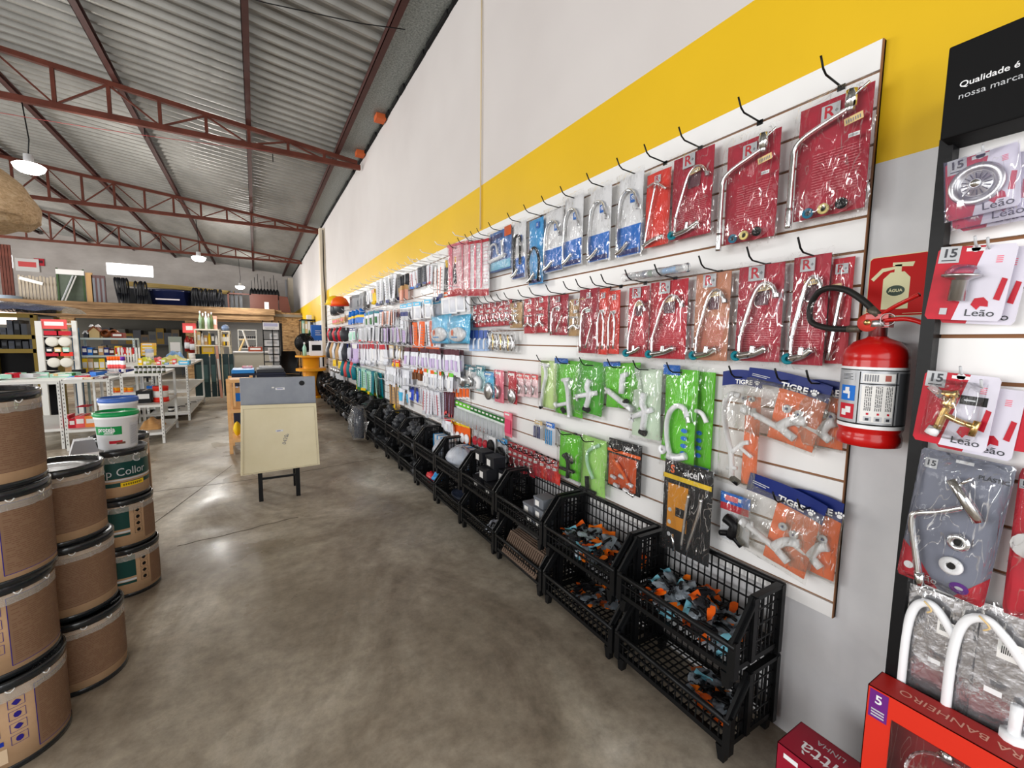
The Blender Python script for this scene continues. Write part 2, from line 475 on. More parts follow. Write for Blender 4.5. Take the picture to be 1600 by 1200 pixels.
# ================================================================ MEZZANINE
stone = ramp_mat('split_stone_cladding', [(.3, C(96, 72, 48)), (.5, C(156, 124, 86)), (.7, C(190, 158, 114))], (5, 5, 20), .8, 9, .5)
ledge_m = ramp_mat('wood_grain_cladding', [(.3, C(92, 70, 48)), (.5, C(130, 102, 72)), (.7, C(156, 128, 94))], (2, 2, 22), .7, 8, .3)
YM = 20.0
b = MB()
x = 0.9
# stone courses of the end pier, laid block by block
z = 0
while z < 2.58:
    h = R0.uniform(.05, .085) if z < 2.2 else .16; xx = .95
    while xx < 1.69:
        w = R0.uniform(.15, .4); x2 = min(xx + w, 1.69); d = R0.uniform(0, .03)
        b.box(xx, x2 - .006, YM + .0 - d, YM + .12, z, min(z + h - .006, 2.58), stone); xx = x2
    z += h
b.box(.95, 1.7, YM + .03, YM + .2, 0, 2.56, stone)
S(b.ob('wall_stone_right'))
S(MB().box(-10, .70, YM - .35, YM + .1, 2.43, 2.67, ledge_m).box(-10, .66, YM - .28, YM + .1, 2.22, 2.42, ledge_m).box(.66, .95, YM - .02, YM + .1, 2.14, 2.66, ledge_m).ob('trim_6'))
S(MB().box(-10, WX, YM - .1, YB, 2.40, 2.5, mat('slab_concrete', C(120, 115, 108), .8)).ob('floor_mezzanine'))
b = MB()
for x0, x1 in ((-5.55, -5.18), (-2.22, -1.86)):
    z = 0
    while z < 2.14:
        h = R0.uniform(.05, .085); xx = x0
        while xx < x1:
            x2 = min(xx + R0.uniform(.12, .3), x1); b.box(xx, x2 - .005, YM - R0.uniform(0, .02), YM + .1, z, min(z + h - .005, 2.14), stone); xx = x2
        z += h
b.box(-10, .95, YM, YM + .1, 2.14, 2.3, ledge_m)
S(b.ob('wall_stone_left'))
S(MB().box(.88, .95, YM - .01, YM + .1, 0, 2.14, BLACK).box(-1.86, -1.80, YM - .01, YM + .1, 0, 2.14, BLACK).ob('trim_7'))
stor = mat('storeroom_wall_shade', C(92, 90, 84), .8, vary=.1, vscale=2)  # shade inside the storeroom put into this dark wall colour
S(MB().box(-10, -2.1, 22.4, 22.5, 0, 2.4, stor).ob('wall_storeroom_added'))  # partition added to darken the view into the storeroom
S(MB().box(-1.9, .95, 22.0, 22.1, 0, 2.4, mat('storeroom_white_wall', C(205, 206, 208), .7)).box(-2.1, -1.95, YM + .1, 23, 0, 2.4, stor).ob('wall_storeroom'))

# ================================================================ LAMPS
GLOW = mat('lit_led_diffuser', (1, 1, 1), .3, emit=(1, .98, .94), es=22)
for (x, y, z, ztop, lab) in [(-2.354, 7.96, 3.60, 4.38, 'lit hanging lamp nearest the camera, beside the straw hat'),
                       (-1.12, 13.26, 3.44, 4.38, 'lit hanging lamp under the middle truss'),
                       (-.405, 18.86, 3.36, 4.38, 'lit hanging lamp farthest back, above the brown door on the mezzanine')]:
    r = empty('pendant_lamp', (x, y, z), lab, 'lamp', 'hanging led lamps')
    s = 1.0 if y < 10 else 1.0
    MB().tube([(0, 0, .16), (.02, 0, .35), (-.01, 0, ztop - z)], .007, BLACK, 5).ob('cord', r)
    MB().lathe([(.0, .17), (.045, .165), (.05, .06), (.11, .05)], WHITE, 14).ob('housing', r)
    MB().lathe([(.0, -.06), (.09, -.05), (.135, -.015), (.15, .03), (.12, .05)], GLOW, 20).ob('diffuser', r)
    l = bpy.data.lights.new('lamp_light', 'POINT'); l.energy = 170; l.shadow_soft_size = .15; l.color = (1, .97, .92)
    lo = bpy.data.objects.new('lamp_light', l); lo.location = (0, 0, -.16); lo.parent = r; COL.objects.link(lo)

# ================================================================ STRAW HAT hanging at the left edge
straw = ramp_mat('woven_straw', [(.3, C(180, 148, 112)), (.5, C(218, 188, 150)), (.7, C(238, 214, 180))], (26, 26, 60), .8, 6, .8, 0, None, 1.5)
r = empty('straw_hat', (-1.225, 3.0, 2.07), 'big woven straw hat hanging at the left edge below the nearest truss', 'hat')
def hatf(u, v):
    a = 2 * pi * u; pr = [(0, .40), (.09, .395), (.15, .33), (.22, .22), (.31, .13), (.355, .04), (.35, -.02), (.30, -.05), (.2, -.06)]
    t = v * (len(pr) - 1); k = min(int(t), len(pr) - 2); f = t - k
    R = pr[k][0] * (1 - f) + pr[k + 1][0] * f; z = pr[k][1] * (1 - f) + pr[k + 1][1] * f
    w = 1 + .02 * noise.noise((cos(a) * 3, sin(a) * 3, v * 5))
    return (R * w * cos(a), R * w * sin(a), z + .008 * sin(a * 9 + v * 30))
MB().grid(hatf, 48, 32, straw).ob('crown_and_brim', r)
MB().tube([(0, 0, .4), (.02, 0, .9), (0, 0, 2.26)], .005, BLACK, 5).ob('hanging_string', r)

# ================================================================ DRUMS
KRAFT = ramp_mat('kraft_paper', [(.3, C(168, 134, 102)), (.7, C(196, 162, 128))], 5, .6, 6, .06)
KTXT = mat('brown_small_print', C(128, 100, 78), .6)
INDIGO = mat('indigo_print', C(40, 30, 120), .5)
BRUNE = mat('brown_fine_print', C(112, 80, 62), .6)
FOREST = mat('forest_green_label', C(18, 62, 58), .4)
BLUELAB = mat('royal_blue_label', C(26, 50, 150), .4)
LIDM = mat('black_steel_lid', C(30, 33, 36), .25, coat=.5)
TAPE = film('clear_tape', (.9, .88, .82), .25)


def cyl_q(b, a0, a1, z0, z1, r, m, n=10):
    b.grid(lambda u, v: (r * cos(a0 + (a1 - a0) * u), r * sin(a0 + (a1 - a0) * u), z0 + (z1 - z0) * v), n, 1, m)


def cyl_text(b, txt, size, a, z, r, m, bold=0.0, sx=1.0):
    vs, fs = text_mesh(txt, 'LEFT', bold)
    b.add([(r * cos(a + vx * size * sx / r), r * sin(a + vx * size * sx / r), z + vy * size) for vx, vy in vs], fs, m)


def drum(loc, r, h, label, style, rz, top, inset=True):
    t = empty('fibre_drum', loc, label, 'drum', 'cardboard drums stacked on the left', rz)
    body = MB().lathe([(r * .985, .012), (r * .985, h - .02)], KRAFT, 48).ob('cardboard_body', t)
    rnd = random.Random(int(loc[2] * 100) + int(r * 1e4) + int(loc[1] * 10))
    MB().lathe([(r * .9, 0), (r * 1.0, .002), (r * 1.0, .02), (r * .99, .022)], LIDM, 48).ob('bottom_rim', t)
    MB().lathe([(r * .99, h - .034), (r * 1.015, h - .03), (r * 1.02, h - .006), (r * .99, h), (r * .95, h - .002), (r * .93, h - .016), (r * .5, h - .016), (0, h - .014)], LIDM, 48).ob('lid', t)
    b = MB(); R = r * .989
    # printed panels; the local -y side faces the camera
    A = lambda deg: radians(-90 + deg)
    R2 = R + .0006
    def panel(a0, a1, z0, z1, ink, dark=False, cols=1):
        cyl_q(b, A(a0), A(a1), z0, z1, R2, KTXT if dark else KRAFT)
        for zz in (z0, z1): cyl_q(b, A(a0), A(a1), zz - .001, zz + .001, R2 + .0004, ink)
        for aa in (a0, a1): cyl_q(b, A(aa - .4), A(aa + .4), z0, z1, R2 + .0004, ink, 1)
        z = z1 - .012
        while z > z0 + .01:
            a = a0 + 3
            while a < a1 - 4:
                w = rnd.uniform(2, 9)
                if rnd.random() < .85: cyl_q(b, A(a), A(min(a + w, a1 - 2)), z, z + .0022, R2 + .0006, BRUNE, 2)
                a += w + 1.2
            z -= .0072
    def icons(a0, ink):
        for k in range(4):
            zc = h * .74 - k * h * .135
            for zz in (zc - .016, zc + .016): cyl_q(b, A(a0), A(a0 + 14), zz - .0006, zz + .0006, R2, ink, 2)
            for aa in (a0, a0 + 14): cyl_q(b, A(aa - .25), A(aa + .25), zc - .016, zc + .016, R2, ink, 1)
            p = [(cos(q * pi / 4) * (.010 if k % 2 else .012 - .005 * (q % 2)), sin(q * pi / 4) * .011) for q in range(8)]
            b.add([(R2 * cos(A(a0 + 7) + x / r), R2 * sin(A(a0 + 7) + x / r), zc + z) for x, z in p], [tuple(range(8))], ink)
    if style == 'plain':
        panel(-30, 85, h * .18, h * .84, BRUNE, True)
    elif style == 'blue':
        panel(25, 85, h * .12, h * .84, INDIGO if rnd.random() < .5 else BRUNE, True); icons(2, INDIGO)
        cyl_q(b, A(-70), A(-6), h * .42, h * .82, R2, BLUELAB, 14); cyl_q(b, A(-70), A(-4), h * .32, h * .37, R2, BLUELAB, 14); cyl_q(b, A(-70), A(-2), h * .12, h * .28, R2, mat('pale_label', C(205, 180, 150), .5), 14)
    elif style == 'text':
        panel(-5, 75, h * .12, h * .86, INDIGO, True); icons(-24, INDIGO)
    elif style == 'green':
        panel(42, 85, h * .14, h * .84, BRUNE, True); icons(22, BLACK)
        cyl_q(b, A(-60), A(14), h * .42, h * .86, R2, FOREST, 14); cyl_q(b, A(-60), A(14), h * .34, h * .38, R2, LGREY, 14); cyl_q(b, A(-60), A(14), h * .28, h * .33, R2, FOREST, 14)
    elif style == 'top_collor':
        cyl_q(b, A(-60), A(85), h * .44, h * .88, R2, FOREST, 24); cyl_q(b, A(-60), A(85), h * .40, h * .43, R2, LGREY, 24); cyl_q(b, A(-60), A(85), h * .28, h * .36, R2, FOREST, 24)
        cyl_text(b, 'Top Collor', .062, A(-38), h * .56, R2 + .0008, LGREY, .0, .9)
        cyl_text(b, 'C', .07, A(30), h * .80, R2 + .0008, LGREY)
        cyl_q(b, A(8), A(52), h * .26, h * .35, R2 + .001, YELLOW, 10)
        for k in range(9): cyl_q(b, A(12 + k * 4), A(14.6 + k * 4), h * .285, h * .325, R2 + .0016, mat('olive_print', C(120, 105, 20), .5), 1)
    b.ob('printed_label', body)
    # crumpled clear tape under the lid
    MB().grid(lambda u, v: ((R + .002 + .0015 * noise.noise((u * 30, v * 3, h))) * cos(A(-60 + 150 * u)), (R + .002 + .0015 * noise.noise((u * 30, v * 3, h))) * sin(A(-60 + 150 * u)), h - .07 + .036 * v + .004 * noise.noise((u * 20, 0, 3))), 40, 3, TAPE).ob('sealing_tape', t)
    b = MB()
    for a in (5, 38): 
        a = A(a); b.tube([(r * 1.02 * cos(a + s * .06), r * 1.02 * sin(a + s * .06), h - .03 - .010 * cos(s * 1.4)) for s in (-1.1, -.6, 0, .6, 1.1)], .0022, PAPER, 4)
    b.ob('plastic_tie', t)
    return t


def stack(cx, cy, r, h, offs, styles, labs, base=0.0):
    for k, (st, lb) in enumerate(zip(styles, labs)):
        ang = math.atan2(cy, cx)
        drum((cx + offs[k][0], cy + offs[k][1], k * h + base), r, h, lb, st, ang + pi / 2 + pi + offs[k][2], k == len(styles) - 1)


stack(-.845, 2.19, .165, .329, [(0, 0, 0), (-.012, .01, .3), (.004, 0, .25), (.0, 0, 0)], ['blue', 'text', 'text', 'plain'],
      ['cardboard drum at the bottom of the nearest stack, with a blue printed block', 'second cardboard drum up in the nearest stack', 'third cardboard drum up in the nearest stack, under the topmost one', 'topmost cardboard drum of the nearest stack, plain brown print, reaching highest'])
stack(-.745, 2.53, .152, .321, [(.02, -.02, 0), (0, 0, 0), (-.014, .0, 0)], ['plain'] * 3,
      ['bottom drum of the middle stack, standing on the floor', 'middle drum of the middle stack', 'topmost drum of the middle stack, its black lid in view'])
stack(-.735, 3.31, .155, .289, [(.012, 0, 0), (0, 0, 0), (-.01, 0, 0)], ['green', 'green', 'top_collor'],
      ['green and brown drum at the bottom of the rear stack', 'green and brown drum in the middle of the rear stack', 'dark green drum with script lettering under the white pail'])
# pails on top
def pail(loc, label, lidm, s=1.0, printed=True, sz=None):
    t = empty('paint_pail', loc, label, 'pail', None, math.atan2(loc[1], loc[0]) - pi / 2); t.scale = (s, s, sz or s)
    b = MB().lathe([(.125, 0), (.13, .004), (.142, .20), (.148, .202), (.148, .218), (.144, .22)], WHITE, 40)
    A = lambda d: radians(-90 + d)
    rr = lambda z: .1305 + .0115 * z / .2 + .0012
    def tp(a0, a1, z0, z1, m, e=0): b.grid(lambda u, v: ((rr(z0 + (z1 - z0) * v) + e) * cos(A(a0 + (a1 - a0) * u)), (rr(z0 + (z1 - z0) * v) + e) * sin(A(a0 + (a1 - a0) * u)), z0 + (z1 - z0) * v), 12, 1, m)
    if printed:
        tp(-75, 12, .10, .155, mat('emerald_print', C(10, 140, 70), .4)); tp(35, 78, .02, .17, LGREY); tp(-25, 12, .04, .06, REDCARD); tp(-5, 20, .035, .05, BRUNE)
        for k in range(18): tp(38, 74 - (k * 7 % 13), .03 + k * .007, .032 + k * .007, GREY, .0006)
    body = b.ob('pail_body', t)
    if printed:
        b = MB(); vs, fs = text_mesh('proteja', 'LEFT', .02); b.add([(.1425 * cos(A(-56) + x * .042 / .14), .1425 * sin(A(-56) + x * .042 / .14), .135 + y * .042) for x, y in vs], fs, WHITE)
        for k in range(3): b.grid(lambda u, v: (.1425 * cos(A(-34 + 26 * u - k * 2)), .1425 * sin(A(-34 + 26 * u - k * 2)), .117 - k * .006 + .003 * v), 4, 1, WHITE)
        b.ob('label_lettering', body)
    MB().lathe([(.13, .216), (.152, .218), (.156, .224), (.152, .245), (.14, .247), (.135, .236), (0, .236)], lidm, 40).ob('snap_lid', t)
    return t


q = at(184, 680, 3.28)
pail((q.x, 3.28, .868), 'white plastic pail with an emerald green lid on the rear drum stack', mat('emerald_lid', C(14, 150, 80), .3), .66, True, .86)
drum((q.x - .085, 3.70, 0), .15, .868, 'tall drum hidden behind the rear stack, only its lid edge in view', 'plain', 0, True)
pail((q.x - .075, 3.70, .868), 'white pail with a blue and white lid just behind the green-lidded pail', mat('blue_lid', C(70, 110, 190), .35), .66, False, 1.0)
q = at(147, 705, 3.12)
tag(MB().box(-.05, .06, -.04, .04, 0, q.z, WHITE).slab([(-.05, q.z), (.06, q.z), (.045, q.z + .07), (-.03, q.z + .07)], -.04, .04, mat('silver_card', C(150, 152, 158), .3, .4)).ob('carton', None, (q.x - .045, 3.12, 0), .3), 'tall white carton with a silver top standing behind the middle drum stack', 'box')

# ================================================================ SIGN BOARDS ON A BLACK STAND
t = empty('display_stand', (.14, 4.52, 0), 'low black metal stand carrying the leaning beige and grey sinks panels', 'stand')
t['label'] = 'low black steel stand with square legs under the beige slab'
for sx in (-.155, .155):
    for yy in (0, .34): MB().box(sx - .018, sx + .018, yy - .018, yy + .018, 0, .33, BLACK).ob('leg', t)
MB().box(-.17, .17, -.02, .36, .33, .36, BLACK).box(-.14, .14, -.012, .0, .2, .22, BLACK).ob('top_frame', t)
slabm = ramp_mat('beige_laminate', [(.3, C(232, 221, 184)), (.7, C(244, 234, 202))], 2.5, .45, 6)
greyl = ramp_mat('grey_stone_slab', [(.3, C(132, 138, 150)), (.7, C(158, 163, 172))], 3, .4, 6)
Y1 = 4.42
PB = [at(376, 744, Y1), at(500, 726, Y1), at(494, 630, Y1), at(376, 634, Y1)]
cx = sum(p.x for p in PB) / 4; cz = min(p.z for p in PB)
t = empty('laminate_panel', (cx, Y1, cz), 'beige rectangular panel with handwriting, leaning on the black stand', 'panel')
pts = [(p.x - cx, p.z - cz) for p in PB]
MB().slab(pts, 0, .03, slabm).ob('sheet', t, bevel=.003)
b = MB(); ins = [(x * .94, (z - .165) * .93 + .165) for x, z in pts]
LM = mat('brown_pencil_line', C(150, 132, 100), .6)
for k in range(4): b.bar((ins[k][0], -.001, ins[k][1]), (ins[(k + 1) % 4][0], -.001, ins[(k + 1) % 4][1]), .001, .004, LM, (0, 1, 0))
b.q(-.04, .02, .37, .388, -.002, WHITE); b.q(-.03, .0, .376, .381, -.003, BLUELAB)
b.text('0420', .045, .035, .29, -.002, GREY, rot=radians(75)); b.text('ok', .03, .055, .33, -.002, GREY, rot=radians(70))
b.ob('markings', t)
Y2 = 4.5
PG = [at(376, 634, Y2 - .0), at(494, 628, Y2), at(492, 588, Y2), at(374, 591, Y2)]
gx = sum(p.x for p in PG) / 4; gz = .34
t = empty('stone_panel', (gx, Y2, gz), 'grey stone slab with a tap hole standing behind the beige panel', 'panel')
pts = [(p.x - gx, p.z - gz) for p in PG]; pts[0] = (pts[0][0], 0.02); pts[1] = (pts[1][0], 0.02)
MB().slab(pts, 0, .03, greyl).ob('sheet', t, bevel=.003)
zt = PG[2].z - gz
b = MB(); b.disc(.19, zt - .06, .024, -.002, BLACK); b.q(-.03, .045, zt - .115, zt - .095, -.002, WHITE); b.q(-.02, .03, zt - .108, zt - .102, -.003, BLUELAB); b.q(-.06, -.04, zt - .098, zt - .086, -.002, PAPER)
b.ob('markings', t)

# ================================================================ STACKING BASKETS ALONG THE WALL
BW, BD, BH = .555, .30, .27      # along the wall, out from it, height of the rear rim above the floor of the bin


def basket_mesh():
    b = MB(); m = BASK; t = .004
    x0, x1 = -BW / 2, BW / 2; yf, yb = -BD, 0.0; zb = .03
    # local: x along wall (towards camera), y -BD = front, 0 = rear
    fl = .13   # height of the front lip
    # floor grid
    n = 17
    for k in range(n + 1):
        x = x0 + .01 + (x1 - x0 - .02) * k / n; b.box(x - t / 2, x + t / 2, yf + .02, yb - .01, zb, zb + .006, m)
    for k in range(9):
        y = yf + .02 + (BD - .03) * k / 8; b.box(x0 + .01, x1 - .01, y - t / 2, y + t / 2, zb, zb + .006, m)
    # back grid
    for k in range(n + 1):
        x = x0 + .01 + (x1 - x0 - .02) * k / n; b.box(x - .0025, x + .0025, yb - .012, yb - .008, zb, BH, m)
    for z in (.09, .15, .21): b.box(x0 + .01, x1 - .01, yb - .013, yb - .008, z - .003, z + .003, m)
    # sides: rim level from the back, sloping down to the front lip
    yk = yf + .11
    topz = lambda y: BH if y > yk else fl + (BH - fl) * (y - yf) / (yk - yf)
    for sx in (x0 + .008, x1 - .008):
        for k in range(11):
            y = yf + .01 + (BD - .02) * k / 10; b.box(sx - .002, sx + .002, y - .0025, y + .0025, zb, topz(y), m)
        for z in (.09, .15, .21):
            ys = yf if z < fl else yf + (z - fl) / (BH - fl) * (yk - yf)
            b.box(sx - .002, sx + .002, ys, yb, z - .003, z + .003, m)
        b.box(sx - .012, sx + .012, yk, yb + .0, BH - .012, BH + .004, m)          # level rim
        b.bar((sx, yf, fl), (sx, yk, BH - .004), .028, .010, m, (1, 0, 0))                         # sloping rim
        b.bar((sx, yf + .01, fl), (sx, yk + .01, BH - .004), .010, .028, m, (1, 0, 0))
        b.box(sx - .014, sx + .014, yf - .004, yf + .024, 0, fl + .01, m)          # front post
        b.box(sx - .014, sx + .014, yk - .012, yk + .012, zb, BH, m)
        b.box(sx - .014, sx + .014, yb - .024, yb, 0, BH, m)
    b.tube([(x0 - .004, yb - .012, BH - .004), (x1 + .004, yb - .012, BH - .004)], .011, m, 8)                                # rear rim
    # front lattice and lip
    for k in range(n + 1):
        x = x0 + .01 + (x1 - x0 - .02) * k / n; b.box(x - .0025, x + .0025, yf + .002, yf + .006, zb, fl - .03, m)
    b.box(x0 + .01, x1 - .01, yf - .001, yf + .007, fl - .05, fl - .044, m)
    b.tube([(x0, yf + .004, fl - .012), (x1, yf + .004, fl - .012)], .011, m, 8)
    b.box(x0, x1, yf, yf + .012, zb - .012, zb + .008, m)
    b.box(x0, x1, yb - .014, yb - .002, zb - .012, zb + .008, m)
    for sx in (x0 + .004, x1 - .016): b.box(sx, sx + .012, yf, yb, zb - .012, zb + .008, m)
    return b


bm1 = basket_mesh().mesh('basket_body')
# legs as parts
leg = MB().slab([(-.02, 0), (.02, 0), (.014, -.055), (-.008, -.055)], -.014, .014, BASK).mesh('basket_leg')
BASKETS = []
NB = 21
tierz = (.05, .335)
near = {0: 'nearest', 1: 'second nearest', 2: 'third', 3: 'fourth', 4: 'fifth', 5: 'sixth', 6: 'seventh', 7: 'eighth'}


def make_basket(label):
    t = empty('stacking_basket', (0, 0, 0), label, 'basket', 'black baskets in two tiers along the wall', RW)
    o = bpy.data.objects.new('basket_body', bm1); COL.objects.link(o); o.parent = t
    for sx in (-1, 1):
        for yy in (-BD + .016, -.016):
            l = bpy.data.objects.new('leg', leg); COL.objects.link(l); l.parent = t; l.location = (sx * (BW / 2 - .03), yy, .01); l.scale = (sx, 1, 1)
    return t


b0 = None
for k in range(NB):
    yc = 1.075 + .583 * k
    for tier in (0, 1):
        if k < 8:
            lab = '%s black basket column along the wall, %s tier' % (near[k], ('lower', 'upper')[tier])
            grp = None
        else:
            lab = 'black basket in the crowded far half of the row, %s tier' % ('lower', 'upper')[tier]; grp = 'far baskets, %s tier' % ('lower', 'upper')[tier]
        loc = (1.675, yc, tierz[tier])
        o = make_basket(lab) if b0 is None else copy(b0, loc, RW, lab, grp)
        if b0 is None: b0 = o
        o.location = loc
        if grp: o['group'] = grp
        BASKETS.append((k, tier, loc))


# small things in the baskets
def clump(col, head, w, h):
    b = MB(); rnd = random.Random(int(w * 1e4 + h * 1e3))
    b.grid(lambda u, v: ((u - .5) * w * (1 + .2 * sin(v * 7)), (v - .5) * h, .012 * (1 - abs(u - .5) * 2) + .006 * sin(u * 9 + v * 7)), 6, 7, col)
    b.grid(lambda u, v: ((u - .5) * w * (1.0), h * .5 + (v) * h * .28, .006 + .006 * sin(u * 5 + v * 3)), 5, 2, head)
    b.tube([(-w * .2, -h * .3, .014), (0, 0, .02), (w * .2, h * .2, .016)], .006, BLACK, 6)
    return b


FOILC = mat('pearly_bag', C(150, 160, 170), .2, .3, bump=.6, bscale=40)
FOILD = mat('dark_glossy_bag', C(50, 50, 54), .15, .2, bump=.6, bscale=40)
pm = [clump(FOILC, mat('vivid_orange_header', C(250, 120, 20), .5), .065, .09).mesh('fitting_bag'), clump(FOILD, ORANGE, .055, .085).mesh('fitting_bag'), clump(FOILC, mat('aqua_header', C(130, 200, 220), .4), .06, .075).mesh('fitting_bag'), clump(FOILD, mat('orange_header', C(240, 120, 30), .4), .045, .07).mesh('fitting_bag')]


PD = ['silvery bagged fitting with a bright orange header', 'dark bagged fitting with an orange header', 'silvery bagged fitting with an aqua header', 'tiny dark bagged fitting with an orange header']


def pour(k, tier, n, meshes, name, label, cat, group, x0=-.2, x1=.2, y0=-.25, y1=-.06, hgt=.06, seed=1, sc=1.0, desc=None):
    rnd = random.Random(seed); L = [c for a, t_, c in BASKETS if a == k and t_ == tier][0]
    for i in range(n):
        o = bpy.data.objects.new(name, meshes[i % len(meshes)]); COL.objects.link(o)
        u = rnd.uniform(x0, x1); v = rnd.uniform(y0, y1)
        cxx, cyy = (x0 + x1) / 2, (y0 + y1) / 2
        d = max(abs(u - cxx) / (x1 - x0), abs(v - cyy) / (y1 - y0)) * 2
        z = .045 + rnd.uniform(0, hgt) * (1.15 - d * .8)
        o.location = (L[0] + v, L[1] - u, L[2] + z)
        o.rotation_euler = (rnd.uniform(-.5, .5), rnd.uniform(-.5, .5), rnd.uniform(0, 6.3)); o.scale = (sc,) * 3
        tag(o, (desc[i % len(desc)] + ' ' + label) if desc else label, cat, group)


pour(0, 1, 56, pm, 'fitting_bag', 'heaped in the nearest upper basket', 'bagged fitting', 'bagged fittings in the nearest upper basket', hgt=.1, seed=3, sc=1.15, desc=PD)
pour(0, 0, 13, pm, 'fitting_bag', 'lying in the nearest lower basket', 'bagged fitting', 'bagged fittings in the nearest lower basket', x0=.04, x1=.2, y0=-.2, hgt=.05, seed=4, sc=1.15, desc=PD)
pour(1, 1, 56, pm, 'fitting_bag', 'heaped in the second nearest upper basket', 'bagged fitting', 'bagged fittings in the second upper basket', hgt=.1, seed=5, sc=1.15, desc=PD)
pour(1, 0, 14, [pm[1], pm[0]], 'fitting_bag', 'lying in the second nearest lower basket', 'bagged fitting', 'bagged fittings in the second lower basket', x0=-.14, x1=.06, hgt=.05, seed=6, desc=[PD[1], PD[0]])


def put(o, k, tier, u, v, z, rz=0, rx=0, ry=0):
    L = [c for a, t_, c in BASKETS if a == k and t_ == tier][0]
    o.location = (L[0] + v, L[1] - u, L[2] + .04 + z); o.rotation_euler = (rx, ry, RW + rz)


GBOX = mat('grey_junction_plastic', C(112, 116, 124), .5); NBOX = mat('black_junction_plastic', C(30, 31, 36), .5)


def jbox(m, label, grp, wx=.1, wy=.1, wz=.06):
    t = empty('junction_box', (0, 0, 0), label, 'box', grp)
    MB().box(-wx / 2, wx / 2, -wy / 2, wy / 2, 0, wz * .8, m).ob('box_body', t, bevel=.003)
    MB().box(-wx / 2 - .002, wx / 2 + .002, -wy / 2 - .002, wy / 2 + .002, wz * .8, wz, m).box(-wx * .3, wx * .1, -wy / 2 - .004, -wy / 2 - .002, wz * .15, wz * .7, PAPER).ob('box_lid', t)
    return t


for i, (u, v, z) in enumerate([(.08, -.2, .0), (.06, -.21, .062), (.15, -.19, .124), (.16, -.1, .0), (.15, -.1, .062), (.05, -.1, .0), (.17, -.2, 0), (.17, -.2, .062), (.05, -.09, .062)]):
    put(jbox(GBOX, 'grey junction box stacked in the third upper basket from the camera', 'grey junction boxes'), 2, 1, u, v, z)
for i, (k, u, v, z) in enumerate([(3, -.1, -.2, 0), (3, .1, -.2, 0), (3, 0, -.1, .0), (3, -.1, -.1, .09), (3, .12, -.1, .09), (3, 0, -.2, .09), (3, .02, -.15, .18), (3, -.17, -.15, .18)]):
    put(jbox(NBOX, 'black junction box with a white tag in the fourth upper basket', 'black junction boxes', .13, .1, .085), k, 1, u, v, z)


def bagblob(label, col, k, tier, u, v, z, w=.2, d=.14, h=.12, name='plastic_bag', cat='bag', grp=None, seed=0):
    b = MB()
    b.grid(lambda a, c: ((1 + .3 * noise.noise((a * 4, c * 4, seed))) * w / 2 * sin(pi * c) * cos(2 * pi * a), (1 + .3 * noise.noise((a * 5, c * 4, seed + 9))) * d / 2 * sin(pi * c) * sin(2 * pi * a), h * .5 - h * .5 * cos(pi * c) + .02 * noise.noise((a * 6, c * 6, seed + 3))), 22, 14, col)
    o = b.ob(name); tag(o, label, cat, grp); put(o, k, tier, u, v, z); return o


WBAG = film('milky_bag', C(225, 232, 245), .6, .15, 1, .7)
bagblob('crumpled white plastic bag bulging from the fifth upper basket', WBAG, 4, 1, 0, -.16, .0, .38, .24, .2, seed=2)
bagblob('clear bag with blue print in the fourth upper basket', WBAG, 3, 1, -.19, -.12, .0, .12, .2, .1, seed=3)
bagblob('white bag of goods in the sixth upper basket', WBAG, 5, 1, .12, -.14, .0, .22, .22, .17, seed=4)
for i in range(12):  # folded packs filed upright at the basket's back
    o = MB().box(-.012, .012, -.1, 0, 0, .17, [WHITE, LBLUE, LGREY][i % 3]).ob('carded_pack'); tag(o, 'upright white and blue pack filed behind the bag in the fifth upper basket', 'pack', 'packs filed in the fifth upper basket'); put(o, 4, 1, -.2 + i * .034, -.02, 0, 0)
for i in range(12):
    o = MB().box(-.012, .012, -.1, 0, 0, .16, [LBLUE, WHITE, PAPER][i % 3]).ob('carded_pack'); tag(o, 'upright white and blue pack filed in the sixth upper basket', 'pack', 'packs filed in the sixth upper basket'); put(o, 5, 1, -.22 + i * .034, -.02, 0, 0)
bagblob('red and blue printed pouch poking out of the sixth lower basket', mat('red_glossy_pouch', C(200, 40, 50), .25, bump=.5), 5, 0, .05, -.24, .03, .2, .1, .1, 'printed_pouch', 'pouch', seed=6)
bagblob('light blue pouch beside the red one in the sixth lower basket', LBLUE, 5, 0, .15, -.22, .06, .14, .1, .08, 'printed_pouch', 'pouch', seed=8)
bagblob('dark blue bag filling the fifth lower basket', mat('dark_blue_bag', C(28, 36, 54), .3, bump=.5), 4, 0, .08, -.16, 0, .3, .22, .13, seed=10)
STRUTM = mat('white_clip', C(225, 228, 240), .3)
for i in range(14):
    a = R0.uniform(0, 3); o = MB().tube([(-.04, 0, 0), (0, .004, .006), (.04, 0, 0)], .006, [STRUTM, STRUTM, BLACK][i % 3], 6).ob('plastic_clip'); tag(o, 'white plastic clip lying loose in the fourth lower basket', 'clip', 'white clips'); put(o, 3, 0, R0.uniform(-.02, .16), R0.uniform(-.26, -.12), R0.uniform(.01, .07), a, R0.uniform(-.6, .6))
GRIL = mat('grey_grating', C(108, 104, 100), .6); GRIL2 = mat('brown_grating', C(112, 92, 78), .7)


